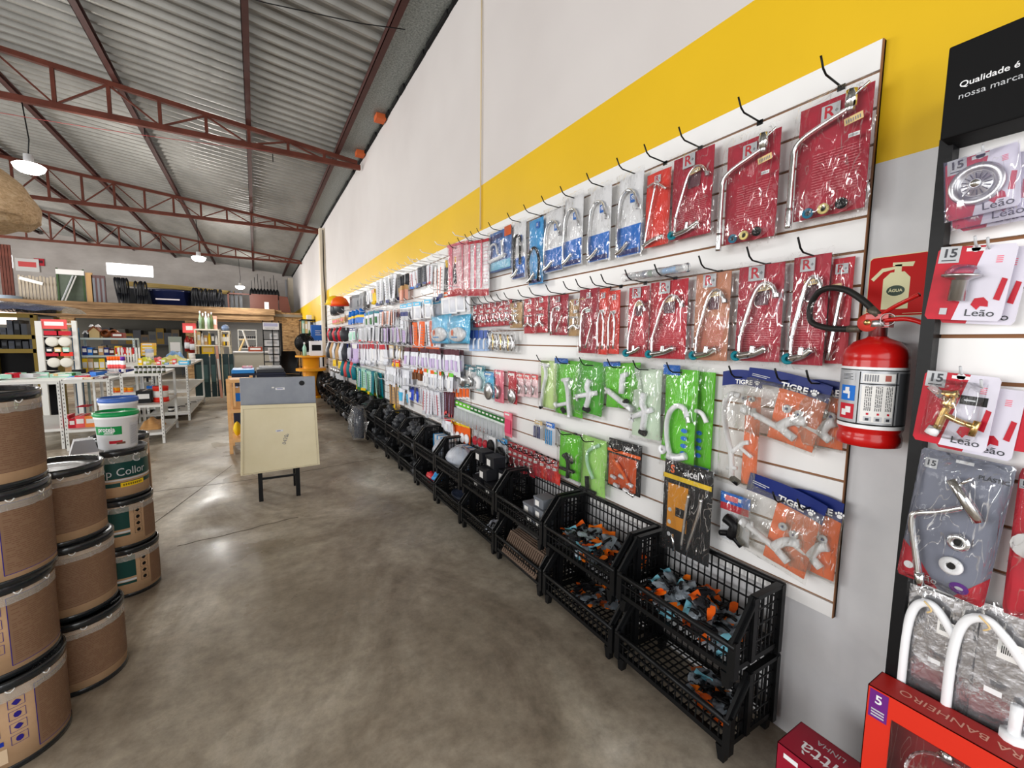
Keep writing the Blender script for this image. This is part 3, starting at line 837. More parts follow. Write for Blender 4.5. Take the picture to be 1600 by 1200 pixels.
def grating(m, w, h, label, k, tier, u, v, z, rx):
    b = MB()
    b.box(-w / 2, w / 2, -.005, .005, 0, .012, m).box(-w / 2, w / 2, -.005, .005, h - .012, h, m)
    for i in range(19): x = -w / 2 + .006 + (w - .012) * i / 18; b.box(x - .004, x + .004, -.005, .005, 0, h, m)
    o = b.ob('drain_grating'); tag(o, label, 'grating', 'drain gratings'); put(o, k, tier, u, v, z); o.rotation_euler = (0, 0, 0)
    o.rotation_euler = Matrix.Rotation(RW, 3, 'Z').to_euler(); o.rotation_euler[1] = 0
    o.matrix_basis = Matrix.Translation(o.location) @ Matrix.Rotation(RW, 4, 'Z') @ Matrix.Rotation(rx, 4, 'X')
    return o


for i in range(5): grating(GRIL, .42, .17, 'grey slotted drain grating filed in the third lower basket, lattice side up', 2, 0, .0, -.25 + i * .035, 0, -.6)
for i in range(4): grating(GRIL2, .36, .13, 'brownish slotted grating leaning in the front of the second lower basket', 1, 0, -.08, -.25 + i * .025, .02, -.5) if False else grating(GRIL2, .4, .15, 'brownish slotted drain grating leaning out at the front of the third lower basket', 2, 0, .03, -.31 + i * .02, .01, -.5)

# far baskets: dark fittings spilling over
FIT = MB().tube([(-.06, 0, 0), (0, 0, 0), (.05, .03, .01)], .026, mat('dark_grey_fitting', C(60, 62, 66), .35), 9).tube([(0, 0, 0), (0, 0, .05)], .026, mat('dark_grey_fitting', C(60, 62, 66)), 9).mesh('pipe_fitting')
FIT2 = MB().tube([(-.05, 0, 0), (0, .01, .01), (.04, .05, .01)], .03, mat('grey_fitting', C(150, 152, 156), .3), 9).mesh('pipe_fitting')
FIT3 = MB().grid(lambda u, v: ((u - .5) * .16, (v - .5) * .12, .03 * sin(u * 3) + .02 * noise.noise((u * 5, v * 5, 1))), 8, 8, mat('grey_black_bag', C(70, 72, 76), .15, .3, bump=.7, bscale=30)).mesh('pipe_fitting')
for k in range(6, NB):
    far = k > 9
    for tier in (0, 1):
        grp = 'fittings in the %s baskets, %s tier' % ('far' if far else 'middle', ('lower', 'upper')[tier])
        lab = 'black or grey pipe fitting heaped in the %s baskets, %s tier' % ('farthest' if far else 'seventh to tenth', ('lower', 'upper')[tier])
        pour(k, tier, 8 if far else 7, [FIT, FIT3 if far else FIT, FIT2 if far and k % 2 else FIT, FIT3], 'pipe_fitting', lab, 'pipe fitting', grp, x0=-.22, x1=.22, y0=-.27 if far else -.24, hgt=.22 if tier else .12, seed=40 + k * 2 + tier, sc=1.25)
b = MB().grid(lambda a, c: ((.13 + .03 * noise.noise((a * 5, c * 5, 1))) * cos(2 * pi * a) * (.6 + .5 * sin(pi * c)), (.11 + .03 * noise.noise((a * 5, c * 5, 7))) * sin(2 * pi * a) * (.6 + .5 * sin(pi * c)), .5 * c), 26, 18, film('dusty_clear_bag', C(150, 150, 150), .3, .12, 1, .6))
cbag = empty('hanging_bag', (1.25, 6.55, .04), 'clear plastic bag of dark corrugated pipe hanging in front of the far baskets', 'bag')
b.ob('clear_film', cbag)
b = MB(); cc = mat('navy_corrugated_pipe', C(30, 40, 62), .4)
for s in range(3):
    pts = [(.0 + .03 * s - .02, -.03 * s + .02, .02 + .44 * q / 40) for q in range(41)]; b.tube(pts, [.030 + .006 * (q % 2) for q in range(41)], cc, 10)
b.ob('corrugated_pipe', cbag)

# ================================================================ SLATWALL
PITCH_S = .1085; ZT = 2.435; ZB = .551
SLATW = mat('white_melamine', C(238, 237, 236), .3)
GROOVE = mat('brown_groove', C(140, 98, 68), .8)
pn = ['nearest the extinguisher', 'second from the camera, joined at the pink packs', 'third from the camera', 'fourth from the camera', 'farthest, ending at the cream column']
edges = [.643, 3.585, 6.53, 9.47, 11.6, 12.7]
for i in range(5):
    y0, y1 = edges[i] + (.002 if i else 0), edges[i + 1] - .002
    b = MB(); b.box(1.70, WX - .001, y0, y1, ZB, ZT, GROOVE)
    z = ZT; k = 0
    while z > ZB + .02:
        z2 = z - (.088 if k == 0 else PITCH_S - .009)
        z2 = max(z2, ZB); b.box(SX, 1.70, y0 + .003, y1 - .001, z2, z, SLATW); z = z2 - .009; k += 1
    b.box(SX - .0005, WX - .001, y0, y0 + .003, ZB, ZT, GROOVE)
    tag(b.ob('slatwall_panel'), 'white slatwall panel with brown grooves, ' + pn[i], 'wall panel', 'slatwall panels')
SLOT = [ZT - .0925 - PITCH_S * k for k in range(17)]
slot = lambda z: min(SLOT, key=lambda s: abs(s - z))


def smooth(pts, n=5):
    P = [Vector(p) for p in pts]; P = [P[0]] + P + [P[-1]]; out = []
    for i in range(1, len(P) - 2):
        for k in range(n):
            t = k / n; a, b_, c, d = P[i - 1:i + 3]
            out.append(.5 * ((2 * b_) + (c - a) * t + (2 * a - 5 * b_ + 4 * c - d) * t * t + (3 * b_ - a - 3 * c + d) * t ** 3))
    out.append(P[-2]); return out


hk = MB().tube([(0, 0, 0), (0, -.105, .006), (0, -.125, .018), (0, -.145, .05)], .0032, BLACK, 6).box(-.011, .011, -.003, 0, -.011, .007, BLACK).mesh('hook')
hkw = MB().tube([(0, 0, 0), (0, -.20, .01), (0, -.225, .035)], .004, WHITE, 6).box(-.018, .018, -.004, 0, -.012, .012, WHITE).mesh('hook')


def hook(y, z, label, group, me=None):
    o = bpy.data.objects.new('wall_hook', me or hk); COL.objects.link(o); o.location = (SX, y, z); o.rotation_euler = (0, 0, RW)
    return tag(o, label, 'hook', group)


# ---------------------------------------------------------------- what is inside the packs; coordinates u, v run 0..1 across and down the pack
class Pack:
    def __init__(s, name, px, label, cat='faucet pack', group=None, X=1.655, tilt=0, turn=0, out=0.0, rx=0):
        x0, x1, yt, yb = px; ym = (yt + yb) / 2; xm = (x0 + x1) / 2
        a = wl(x0, ym, X); c = wl(x1, ym, X); t = wl(xm, yt, X); b = wl(xm, yb, X)
        s.w = a.y - c.y; s.h = t.z - b.z; s.X = X; s.yc = (a.y + c.y) / 2
        s.r = empty(name, (X, s.yc, t.z), label, cat, group, RW)
        s.r.rotation_euler = (rx, radians(tilt), RW + radians(turn)); s.z = t.z
        s.seed = int(x0 * 7 + yt)

    def p(s, u, v, d=.0): return ((u - .5) * s.w, -d, -v * s.h)

    def part(s, name, b, lab=None):
        o = b.ob(name, s.r)
        if lab: o['label'] = lab
        return o

    def rect(s, b, u0, u1, v0, v1, d, m): return b.q((u0 - .5) * s.w, (u1 - .5) * s.w, -v1 * s.h, -v0 * s.h, -d, m)

    def card(s, m, u0=.04, u1=.96, v0=.02, v1=.98, th=.0015, name='card', wav=.004):
        b = MB(); sd = s.seed
        f = lambda off: (lambda u, v: ((u0 + (u1 - u0) * u - .5) * s.w, off + wav * noise.noise((u * 2.5, v * 2.5, sd * .1)), -(v0 + (v1 - v0) * (1 - v)) * s.h))
        b.grid(f(0), 8, 10, m); b.grid(f(th), 8, 10, m)
        return b

    def film(s, m=None, u0=-.03, u1=1.03, v0=-.03, v1=1.02, d=.03, name='clear_bag'):
        b = MB(); sd = s.seed * .37
        def f(u, v):
            bl = (4 * u * (1 - u)) ** .5 * (4 * v * (1 - v)) ** .35
            return ((u0 + (u1 - u0) * u - .5) * s.w + .004 * noise.noise((v * 6, sd, 1)), -.006 - d * bl - .010 * noise.noise((u * 5, v * 7, sd)) * bl - .003, -(v0 + (v1 - v0) * (1 - v)) * s.h + .004 * noise.noise((u * 6, sd, 2)))
        b.grid(f, 16, 20, m or CLEAR); return s.part(name, b)

    def path(s, b, uv, r, m, d=.02, seg=9, n=5):
        b.tube(smooth([s.p(*(q if len(q) == 3 else (q[0], q[1], d))) for q in uv], n), r, m, seg); return b


def logo_r(k, b, u, v, sz, ink=REDCARD, ground=LGREY, d=.008):
    x, _, z = k.p(u, v); b.q(x - sz * .6, x + sz * .6, z - sz * .55, z + sz * .55, -d, ground)
    b.text('R', sz * 1.15, x - sz * .1, z, -d - .0006, ink, bold=.02); b.add([(x + sz * .38, -d - .0006, z - sz * .15), (x + sz * .5, -d - .0006, z), (x + sz * .38, -d - .0006, z + sz * .15), (x + sz * .26, -d - .0006, z)], [(0, 1, 2, 3)], GREY)


def tagp(k, b, u, v, w=.045, h=.018, m=CREAM, d=.024, rot=.12):
    x, _, z = k.p(u, v); c, t = cos(rot), sin(rot)
    P = lambda a, e: (x + a * c - e * t, -d, z + a * t + e * c)
    b.add([P(-w / 2, -h / 2), P(w / 2, -h / 2), P(w / 2, h / 2), P(-w / 2, h / 2)], [(0, 1, 2, 3)], m)
    for q in range(7): b.add([(lambda p: (p[0], p[1] - .0006, p[2]))(P(-w * .4 + q * w * .12 + a, e)) for a, e in ((0, -h * .3), (w * .06, -h * .3), (w * .06, h * .2), (0, h * .2))], [(0, 1, 2, 3)], GREY)


def red_swan(name, px, label, cardm=REDDK, m=CHROME, tilt=0, turn=0, X=1.65, flange=TEAL, second=False, r=.0085, group=None, extra=None, hookit=True):
    k = Pack(name, px, label, 'faucet pack', group, X, tilt, turn)
    b = k.card(cardm, .05, .93); rnd = random.Random(k.seed)
    cd = k.part('card', b)
    b = MB(); logo_r(k, b, .42, .1, min(.05, k.w * .3)); b.lines(*[(q - .5) * k.w for q in (.25, .85)], -.85 * k.h, -.5 * k.h, 16, -.008, mat('pale_red_print', C(220, 110, 120), .5), rnd, .25)
    b.q(-.08 * k.w, .18 * k.w, -.42 * k.h, -.28 * k.h, -.007, mat('dark_tap_picture', C(100, 60, 70), .5))
    b.ob('printing', cd)
    b = MB()
    k.path(b, [(.22, .9), (.22, .74), (.34, .5), (.46, .3), (.6, .22), (.76, .24), (.86, .33)], r, m)
    k.path(b, [(.86, .32), (.87, .36)], r * 1.3, STEEL)
    k.path(b, [(.2, .93), (.5, .9), (.74, .84)], r * 1.5, m, .022)
    k.path(b, [(.5, .9), (.52, .82)], r * 1.2, m, .03)
    k.path(b, [(.22, .75), (.21, .72)], r * 1.25, m)
    sp = k.part('faucet', b)
    b = MB(); x, _, z = k.p(.16, .93); M = Matrix.Translation((x, -.024, z)) @ Matrix.Rotation(radians(80), 4, 'X') @ Matrix.Rotation(radians(20), 4, 'Y')
    b.lathe([(.008, -.004), (.02, -.004), (.02, .004), (.008, .004), (.008, -.004)], flange, 16, M); b.ob('flange', sp)
    k.film()
    b = MB(); tagp(k, b, .62, .26 if k.h > .2 else .3, min(.05, k.w * .4), min(.018, k.h * .08)); k.part('price_tag', b)
    if hookit: hook(k.yc, slot(k.z + .0), 'black hook holding the ' + label[:40].rsplit(' ', 1)[0], 'black hooks in use')
    return k


def spout_bag(px, label, sticker):
    k = Pack('spout_bag', px, label, 'faucet pack', None, 1.65)
    b = k.card(REDDK, .06, .97, .04, .97); cd = k.part('card', b); rnd = random.Random(3)
    b = MB(); logo_r(k, b, .48, .15, .045); PR = mat('pale_red_print', C(220, 110, 120), .5)
    b.lines(-.2 * k.w, .4 * k.w, -.8 * k.h, -.45 * k.h, 16, -.008, PR, rnd, .22)
    for q in range(7): b.tube([((.1 + .4 * cos(a / 8 * pi / 2 + pi / 2 * 3) * (.4 + q * .1)) * k.w, -.007, -(.98 - .25 * (.4 + q * .1) * (1 + sin(a / 8 * pi / 2 + pi * 1.5))) * k.h) for a in range(9)], .0006, PR, 3)
    b.ob('printing', cd)
    b = MB()
    k.path(b, [(.74, .2, .026), (.5, .24, .026), (.2, .3, .026), (.07, .37, .026), (.05, .5, .026), (.05, .99, .026)], .0095, CHROME)
    k.path(b, [(.05, .86, .026), (.05, 1.03, .026)], .0112, CHROME)
    sp = k.part('spout', b)
    b = MB(); k.path(b, [(.76, .07, .026), (.76, .2, .026)], .017, CHROME, n=2); k.path(b, [(.76, .195, .026), (.76, .225, .026)], .012, STEEL, n=2); k.path(b, [(.8, .12, .03), (.96, .06, .03)], .004, CHROME, n=2); k.part('tap_body', b)
    for (u, m, nm) in ((.32, mat('blue_washer', C(30, 110, 140), .4), 'washer'), (.52, mat('cream_washer', C(225, 205, 130), .6), 'washer'), (.74, BLACK, 'washer')):
        b = MB(); x, _, z = k.p(u, .94 - (u - .3) * .05); M = Matrix.Translation((x, -.028, z)) @ Matrix.Rotation(radians(90), 4, 'X')
        b.lathe([(.009, -.003), (.017, -.003), (.017, .003), (.009, .003), (.009, -.003)], m, 18, M); k.part(nm, b, {0: None}.get(0))
    k.film(d=.036, v1=1.04)
    b = MB(); tagp(k, b, .82, .3, .05, .022, d=.036, rot=.15); k.part('price_tag', b); b = MB(); tagp(k, b, .84, .42, .03, .012, WHITE, .036, 0); k.part('size_sticker', b)
    hook(k.yc, slot(k.z), 'black hook holding the ' + label.split(' in ')[0], 'black hooks in use')


spout_bag((1240, 1362, 146, 340), 'largest red-carded bag in the top row with a bent chrome wall spout', 1)
spout_bag((1130, 1218, 210, 380), 'second largest red-carded bag in the top row with a chrome wall spout and three washers', 0)
# top row swan faucets
red_swan('faucet_bag', (1048, 1118, 236, 372), 'red bag in the top row with a curved chrome spout', tilt=0, r=.007)
k = Pack('faucet_bag', (1008, 1048, 266, 386), 'narrow bright red bag in the top row between the curved spout and the blue packs', X=1.65)
cd = k.part('card', k.card(ORRED)); b = MB(); logo_r(k, b, .5, .12, .03); b.ob('printing', cd)
b = MB(); k.path(b, [(.15, .97), (.3, .6), (.5, .2)], .006, CHROME); k.path(b, [(.2, .2), (.5, .18), (.9, .3)], .006, CHROME); k.path(b, [(.1, .95), (.5, .9), (.85, .88)], .009, CHROME); k.part('faucet', b); k.film(); hook(k.yc, slot(k.z), 'black hook holding the narrow bright red bag in the top row', 'black hooks in use')

# blue and white packs, top row
def blue_pack(px, label, kind='arch', tube=CHROME):
    k = Pack('faucet_bag', px, label, 'faucet pack', None, 1.65)
    cd = k.part('card', k.card(WHITE if kind != 'allblue' else LBLUE, .05, .95))
    b = MB()
    if kind != 'allblue': k.rect(b, .06, .94, .62, .97, .007, BLUE)
    k.rect(b, .1, .9, .9, .96, .0075, NAVY)
    x, _, z = k.p(.62, .3 if kind != 'allblue' else .12); s = min(.03, k.w * .3)
    b.q(x - s * .6, x + s * .6, z - s * .7, z + s * .7, -.008, BLUE); b.text('R', s, x, z, -.0088, WHITE, bold=.02)
    b.ob('printing', cd)
    b = MB()
    if kind == 'arch': k.path(b, [(.15, .92), (.12, .6), (.2, .3), (.45, .2), (.72, .26), (.85, .42)], .0075, tube); k.path(b, [(.85, .4), (.87, .46)], .009, STEEL)
    elif kind == 'narrow': k.path(b, [(.3, .9), (.3, .35), (.42, .26), (.58, .26), (.7, .35), (.7, .75)], .010, BLACK)
    else: k.path(b, [(.3, .95), (.15, .65), (.3, .48), (.6, .46), (.85, .65), (.8, .95)], .009, BLACK)
    f = k.part('faucet', b)
    b = MB(); k.path(b, [(.1, .93), (.3, .9), (.55, .82)], .010, CHROME); b.ob('base_fitting', f)
    k.film(d=.026)
    hook(k.yc, slot(k.z), 'black hook holding the ' + label[:44].rsplit(' ', 1)[0], 'black hooks in use')


blue_pack((965, 1006, 272, 402), 'white and blue bag with arched spout, nearest blue pack in the top row')
blue_pack((920, 956, 292, 410), 'white and blue bag with an arched spout, second nearest blue pack in the top row')
blue_pack((881, 912, 305, 417), 'white and blue bag with arched spout, third nearest blue pack in the top row')
blue_pack((851, 882, 326, 426), 'white and blue bag with arched spout, fourth nearest blue pack in the top row')
blue_pack((826, 850, 340, 446), 'solid blue bag with a black hose, top row', 'allblue')
blue_pack((801, 823, 346, 437), 'narrow white bag with a black bent spout, top row', 'narrow')
k = Pack('faucet_pack', (764, 801, 358, 424), 'blue photo card pack of white taps with an orange corner, top row', X=1.65)
cd = k.part('card', k.card(mat('photo_blue', C(70, 120, 190), .4)))
b = MB(); k.rect(b, .7, .97, .0, .22, .008, ORANGE); k.rect(b, .05, .95, .75, .95, .008, mat('pale_aqua_print', C(130, 200, 230), .4)); k.rect(b, .1, .6, .1, .2, .008, NAVY); b.ob('printing', cd)
b = MB(); k.path(b, [(.12, .6), (.2, .35), (.4, .35), (.5, .6)], .010, WHITE); k.path(b, [(.1, .72), (.8, .66)], .014, WHITE); k.path(b, [(.65, .3), (.7, .65)], .011, WHITE); k.part('faucet', b); k.film()
hook(k.yc, slot(k.z), 'black hook holding the photo card pack of white taps', 'black hooks in use')

# second row
red_swan('faucet_bag', (1232, 1298, 396, 574), 'crimson bag with a large chrome swan-neck faucet, nearest in the second row', turn=-4)
k = Pack('faucet_bag', (1294, 1330, 400, 572), 'red carded bag half behind the nearest one, next to the extinguisher', X=1.672)
cd = k.part('card', k.card(REDCARD, .02, .98)); b = MB(); logo_r(k, b, .5, .12, .03); b.ob('printing', cd); b = MB(); k.path(b, [(.3, .95), (.6, .4), (.7, .3)], .007, CHROME); k.part('faucet', b); k.film(d=.014); b = MB(); tagp(k, b, .4, .28, .03, .018, d=.02); k.part('price_tag', b)
red_swan('faucet_bag', (1148, 1228, 411, 568), 'crimson bag with a thick chrome swan-neck faucet, second nearest in the second row', r=.010)
red_swan('faucet_bag', (1083, 1144, 424, 566), 'clear brown-carded bag with a chrome swan-neck faucet in the second row', cardm=mat('kraft_red_card', C(196, 130, 100), .6))
red_swan('faucet_bag', (1012, 1078, 436, 563), 'bright red bag with a chrome faucet, fourth from the extinguisher in the second row', cardm=REDCARD)
red_swan('faucet_bag', (980, 1016, 446, 560), 'narrow red bag with a small arched faucet, second row', cardm=REDCARD, r=.006)
# clear roll lying over the hooks
b = MB(); p0 = wl(978, 437, 1.62); p1 = wl(1080, 416, 1.62)
t = empty('rolled_bag', (1.60, (p0.y + p1.y) / 2, (p0.z + p1.z) / 2), 'rolled clear bag lying across the hooks above the second row', 'bag', None, RW)
L = (p0.y - p1.y) / 2
b.grid(lambda u, v: ((v * 2 - 1) * L, (.018 + .004 * noise.noise((u * 6, v * 9, 0))) * cos(2 * pi * u), (.02 + .005 * noise.noise((u * 6, v * 9, 5))) * sin(2 * pi * u)), 14, 20, CLEARW); b.ob('clear_film', t)
b = MB(); b.tube([(-L * .8, 0, 0), (L * .8, 0, .003)], .011, LGREY, 8).tube([(-L * .3, -.002, 0), (-L * .2, -.002, 0)], .0135, NAVY, 8).tube([(-.02, -.002, 0), (.0, -.002, 0)], .0135, DGREEN, 8).tube([(L * .3, -.002, 0), (L * .7, -.002, 0)], .0135, LBLUE, 8); b.ob('hose_roll', t)

def small_red(px, label, grp=None, m=REDCARD, kind='valve', X=1.65, tilt=0, name='valve_bag'):
    k = Pack(name, px, label, 'fitting pack', grp, X, tilt)
    cd = k.part('card', k.card(m)); b = MB(); s = min(.03, k.w * .3); logo_r(k, b, .5, .12, s); b.ob('printing', cd)
    b = MB()
    if kind == 'valve': k.path(b, [(.2, .8), (.5, .7), (.8, .8)], .009, CHROME); k.path(b, [(.5, .7), (.5, .5)], .007, CHROME); k.path(b, [(.3, .5), (.7, .5)], .006, STEEL)
    elif kind == 'pipe': k.path(b, [(.25, .95), (.3, .4), (.6, .3)], .007, CHROME); k.path(b, [(.5, .9), (.8, .5)], .006, CHROME)
    elif kind == 'hose': k.path(b, [(.3, .9), (.25, .5), (.5, .35), (.75, .5), (.7, .9)], .006, STEEL)
    k.part('valve', b); k.film(d=.02)
    b = MB(); tagp(k, b, .55, .35, min(.04, k.w * .5), min(.018, k.h * .12), m=PAPER, d=.018); k.part('price_tag', b)
    hook(k.yc, slot(k.z), 'black hook behind the ' + label[:52].rsplit(' ', 1)[0], 'small black hooks')
    return k


small_red((934, 952, 449, 556), 'flat glossy red card with two clipped levers, left one of two', None, ORRED, 'hose')
small_red((951, 969, 452, 555), 'flat glossy red card with two clipped levers, right one of two', None, ORRED, 'hose')
small_red((904, 937, 449, 554), 'long red bag with chrome parts beside the flat red cards', None, REDDK, 'pipe')
small_red((888, 914, 466, 526), 'clear cream bag with small chrome parts in the second row', None, TAN, 'valve')
small_red((858, 889, 460, 525), 'red bag with a slim chrome pipe, left of the cream bag', None, REDDK, 'pipe')
small_red((837, 857, 462, 521), 'short red bag with valve stems, right one of a pair in the second row', None, REDCARD)
small_red((818, 840, 465, 522), 'short red bag with valve stems, left one of a pair in the second row', None, REDCARD)
small_red((796, 817, 472, 513), 'tan carded bag with a small valve in the second row', None, TAN)
for i in range(6): small_red((739 + i * 10, 750 + i * 10, 476 - i * 1.6, 512 - i * .6), 'small red valve pack in the tight cluster at the far end of the second row', 'small red valve packs')
# third row: chrome and blue connector packs
for i in range(7):
    k = Pack('connector_pack', (764 + i * 6, 773 + i * 6, 514 + i * .5, 549 + i * .5), 'clear bag of yellowish metal connectors in the third row', 'fitting pack', 'bags of metal connectors')
    b = MB(); k.path(b, [(.3, .2), (.5, .5), (.4, .9)], .008, BRASS if i % 2 else STEEL, n=3); k.path(b, [(.7, .4), (.6, .85)], .008, STEEL, n=3); k.part('connector', b); k.film(d=.03)
for i in range(4):
    k = Pack('connector_pack', (733 + i * 8, 741 + i * 8, 516, 549), 'light blue card pack with a white pipe clip in the third row', 'fitting pack', 'light blue clip packs')
    cd = k.part('card', k.card(mat('pale_blue_card', C(160, 190, 230), .4))); b = MB(); k.rect(b, .1, .9, .0, .4, .008, mat('mid_blue_print', C(60, 90, 170), .4)); b.ob('printing', cd)
    b = MB(); k.path(b, [(.3, .9), (.3, .5), (.6, .4)], .008, WHITE, n=3); k.part('clip', b)

# fourth row: green packs
def green_pack(px, label, kind, back=GREEN, tilt=0, turn=0, X=1.65, header=True, flm=None):
    k = Pack('faucet_bag', px, label, 'faucet pack', None, X, tilt, turn)
    cd = k.part('card', k.card(back, .02, .98, .02, .97, wav=.012))
    b = MB()
    if header: k.rect(b, .0, .5, -.02, .08, .012, BLUE); b.text('-----', .012, (.25 - .5) * k.w, -.03 * k.h, -.0126, WHITE)
    b.ob('printing', cd)
    b = MB(); W = mat('white_tap_plastic', C(246, 247, 250), .25)
    if kind == 'tall':
        k.path(b, [(.35, .88), (.25, .75), (.22, .58), (.3, .45), (.5, .38), (.7, .40), (.8, .48)], .0125, W); k.path(b, [(.8, .47), (.85, .53)], .012, CHROME); k.path(b, [(.3, .9), (.55, .9), (.8, .86)], .018, W)
        x, _, z = k.p(.15, .85); b.lathe([(.006, -.004), (.022, -.004), (.022, .004), (.006, .004), (.006, -.004)], W, 18, Matrix.Translation((x, -.03, z)) @ Matrix.Rotation(radians(90), 4, 'X'))
    elif kind == 'long':
        k.path(b, [(.35, .1), (.45, .3), (.3, .6), (.2, .95)], .013, W); k.path(b, [(.15, .96), (.2, .99)], .014, BLACK, n=2); k.path(b, [(.2, .1), (.6, .12)], .012, W, n=2)
    elif kind == 'elbow':
        k.path(b, [(.45, .35), (.55, .5), (.6, .75), (.65, .98)], .017, W); k.path(b, [(.2, .82), (.6, .74)], .013, W); k.path(b, [(.1, .8), (.2, .84)], .016, W, n=2); k.path(b, [(.35, .36), (.6, .33)], .012, W, n=2); k.path(b, [(.35, .86), (.45, .92)], .014, BLACK, n=2)
    elif kind == 'tee':
        k.path(b, [(.6, .25), (.55, .65)], .016, W, n=3); k.path(b, [(.15, .6), (.5, .8), (.85, .98)], .016, W, n=3); k.path(b, [(.6, .27), (.72, .25)], .013, W, n=2); k.path(b, [(.08, .55), (.2, .66)], .008, W, n=2); k.path(b, [(.08, .66), (.2, .57)], .008, W, n=2); k.path(b, [(.6, .85), (.7, .8)], .014, BLACK, n=2)
    elif kind == 'cross':
        k.path(b, [(.5, .35), (.45, .5), (.55, .6), (.5, .85)], .016, W, n=4); k.path(b, [(.15, .7), (.8, .55)], .014, W, n=3)
        for a in range(4): x, _, z = k.p(.16, .72); b.bar((x, -.03, z), (x + .02 * cos(a * pi / 2 + .5), -.03, z + .02 * sin(a * pi / 2 + .5)), .009, .009, W)
        k.path(b, [(.42, .88), (.6, .9)], .016, BLACK, n=2)
    elif kind == 'black':
        k.path(b, [(.3, .5), (.5, .6), (.5, .95)], .013, BLACK, n=3); k.path(b, [(.15, .8), (.75, .78)], .011, BLACK, n=3); k.path(b, [(.4, .45), (.7, .6)], .011, BLACK, n=2)
    elif kind == 'tube':
        k.path(b, [(.8, .1), (.4, .25), (.35, .45), (.6, .7)], .010, mat('milky_tube', C(180, 225, 190), .4), n=5); k.path(b, [(.35, .7), (.4, .95)], .013, BLACK, n=3); k.path(b, [(.1, .93), (.7, .93)], .010, BLACK, n=3)
    f = k.part('faucet', b)
    if kind == 'tall':
        b = MB(); 
        for q in range(4): x, _, z = k.p(.7, .62 + q * .075); b.disc(x, z, .017, -.013, BLUE, rz=.010)
        b.ob('round_badges', cd)
    k.film(flm, d=.04, v1=1.03)
    hook(k.yc, slot(k.z), 'black hook above the ' + label[:40].rsplit(' ', 1)[0], 'black hooks in use')
    return k


green_pack((845, 872, 562, 640), 'pale green pack with a long white tap tube, far end of the green packs', 'long', mat('pale_green', C(200, 228, 150), .5), header=False)
green_pack((868, 912, 562, 652), 'green bag with a white elbow tap, second of the green packs', 'elbow')
green_pack((908, 946, 563, 650), 'folded darker green bag with a white handwheel', 'cross', mat('mid_green', C(70, 165, 35), .4), tilt=6, turn=12, header=False)
green_pack((944, 1000, 566, 640), 'wide green bag with a white tee tap and navy header', 'tee', tilt=-4)
green_pack((988, 1034, 574, 688), 'clear-fronted bag with a white handwheel tap and green lower half', 'cross', mat('pale_sheet', C(205, 225, 200), .5), header=False)
green_pack((1036, 1090, 574, 730), 'tall green bag with a white swan-neck tap and round blue badges', 'tall')
k = Pack('faucet_bag', (1088, 1114, 578, 738), 'second tall green bag tucked behind the one with the white swan neck', X=1.672)
cd = k.part('card', k.card(GREEN, 0, 1)); b = MB()
for q in range(4): x, _, z = k.p(.3, .62 + q * .075); b.disc(x, z, .014, -.01, BLUE, rz=.010)
k.rect(b, 0, 1, .95, 1, .01, BLUE); b.ob('printing', cd); b = MB(); k.path(b, [(.1, .4), (.5, .42), (.8, .5)], .01, WHITE); k.part('faucet', b); k.film(d=.012)

# teal, pink and red packs of the fourth row
def small_pack(px, label, base, hdr, prod, name='fitting_pack', grp=None, flm=True, cat='fitting pack', X=1.65, prodm=None):
    k = Pack(name, px, label, cat, grp, X)
    cd = k.part('card', k.card(base)); b = MB(); k.rect(b, .03, .97, .0, .22, .007, hdr); k.rect(b, .15, .7, .06, .13, .0076, PAPER); b.ob('printing', cd)
    b = MB()
    if prod == 'round':
        x, _, z = k.p(.5, .75); r = k.w * .4
        b.lathe([(r, -.004), (r, .006), (r * .8, .012), (r * .5, .010), (r * .3, .018), (0, .02)], prodm or STEEL, 16, Matrix.Translation((x, -.01, z)) @ Matrix.Rotation(radians(90), 4, 'X'))
    elif prod == 'stick': 
        for q in range(4): k.path(b, [(.2 + q * .2, .3), (.2 + q * .2, .92)], .004, prodm or WHITE, n=2)
    elif prod == 'lump': k.path(b, [(.3, .5), (.6, .6), (.5, .85)], k.w * (.16 if prodm else .09), prodm or STEEL, n=3)
    elif prod == 'pic': k.rect(b, .15, .85, .3, .85, .008, prodm or PAPER)
    k.part('contents', b)
    if flm: k.film(d=.016)
    return k


PW = mat('pale_teal_card', C(170, 215, 220), .5)
small_pack((714, 738, 569, 606), 'white and teal pack with brush heads, fourth row', PAPER, TEAL, 'lump')
small_pack((732, 745, 573, 608), 'slim silver and teal pack right of the brush heads', LGREY, TEAL, 'lump')
small_pack((744, 759, 571, 612), 'teal headed pack with a white float, fourth row', PW, TEAL, 'lump', prodm=WHITE)
small_pack((757, 773, 581, 621), 'light blue pack with a round metal drain', mat('sky_card', C(80, 190, 235), .4), LBLUE, 'round')
small_pack((773, 788, 578, 630), 'pink carded bag beside the light blue drain pack', PINK, PINK, 'lump')
small_pack((794, 809, 580, 632), 'red carded pack with a round chrome valve in the fourth row', REDCARD, REDCARD, 'round')
for i in range(3): small_pack((809 + i * 11, 820 + i * 11, 583 + i, 620 + i), 'small pink and clear pack under a red header in the fourth row', LPINK, mat('coral', C(235, 90, 90), .5), 'lump', grp='pink and clear packs')
for i in range(5): small_pack((707 + i * 5.4, 713 + i * 5.4, 600, 624), 'orange-bristled cleaning brush pack hanging under the teal packs', WHITE, TEAL, 'pic', grp='orange-bristled brushes', prodm=ORANGE, flm=False, name='brush_pack', cat='brush')
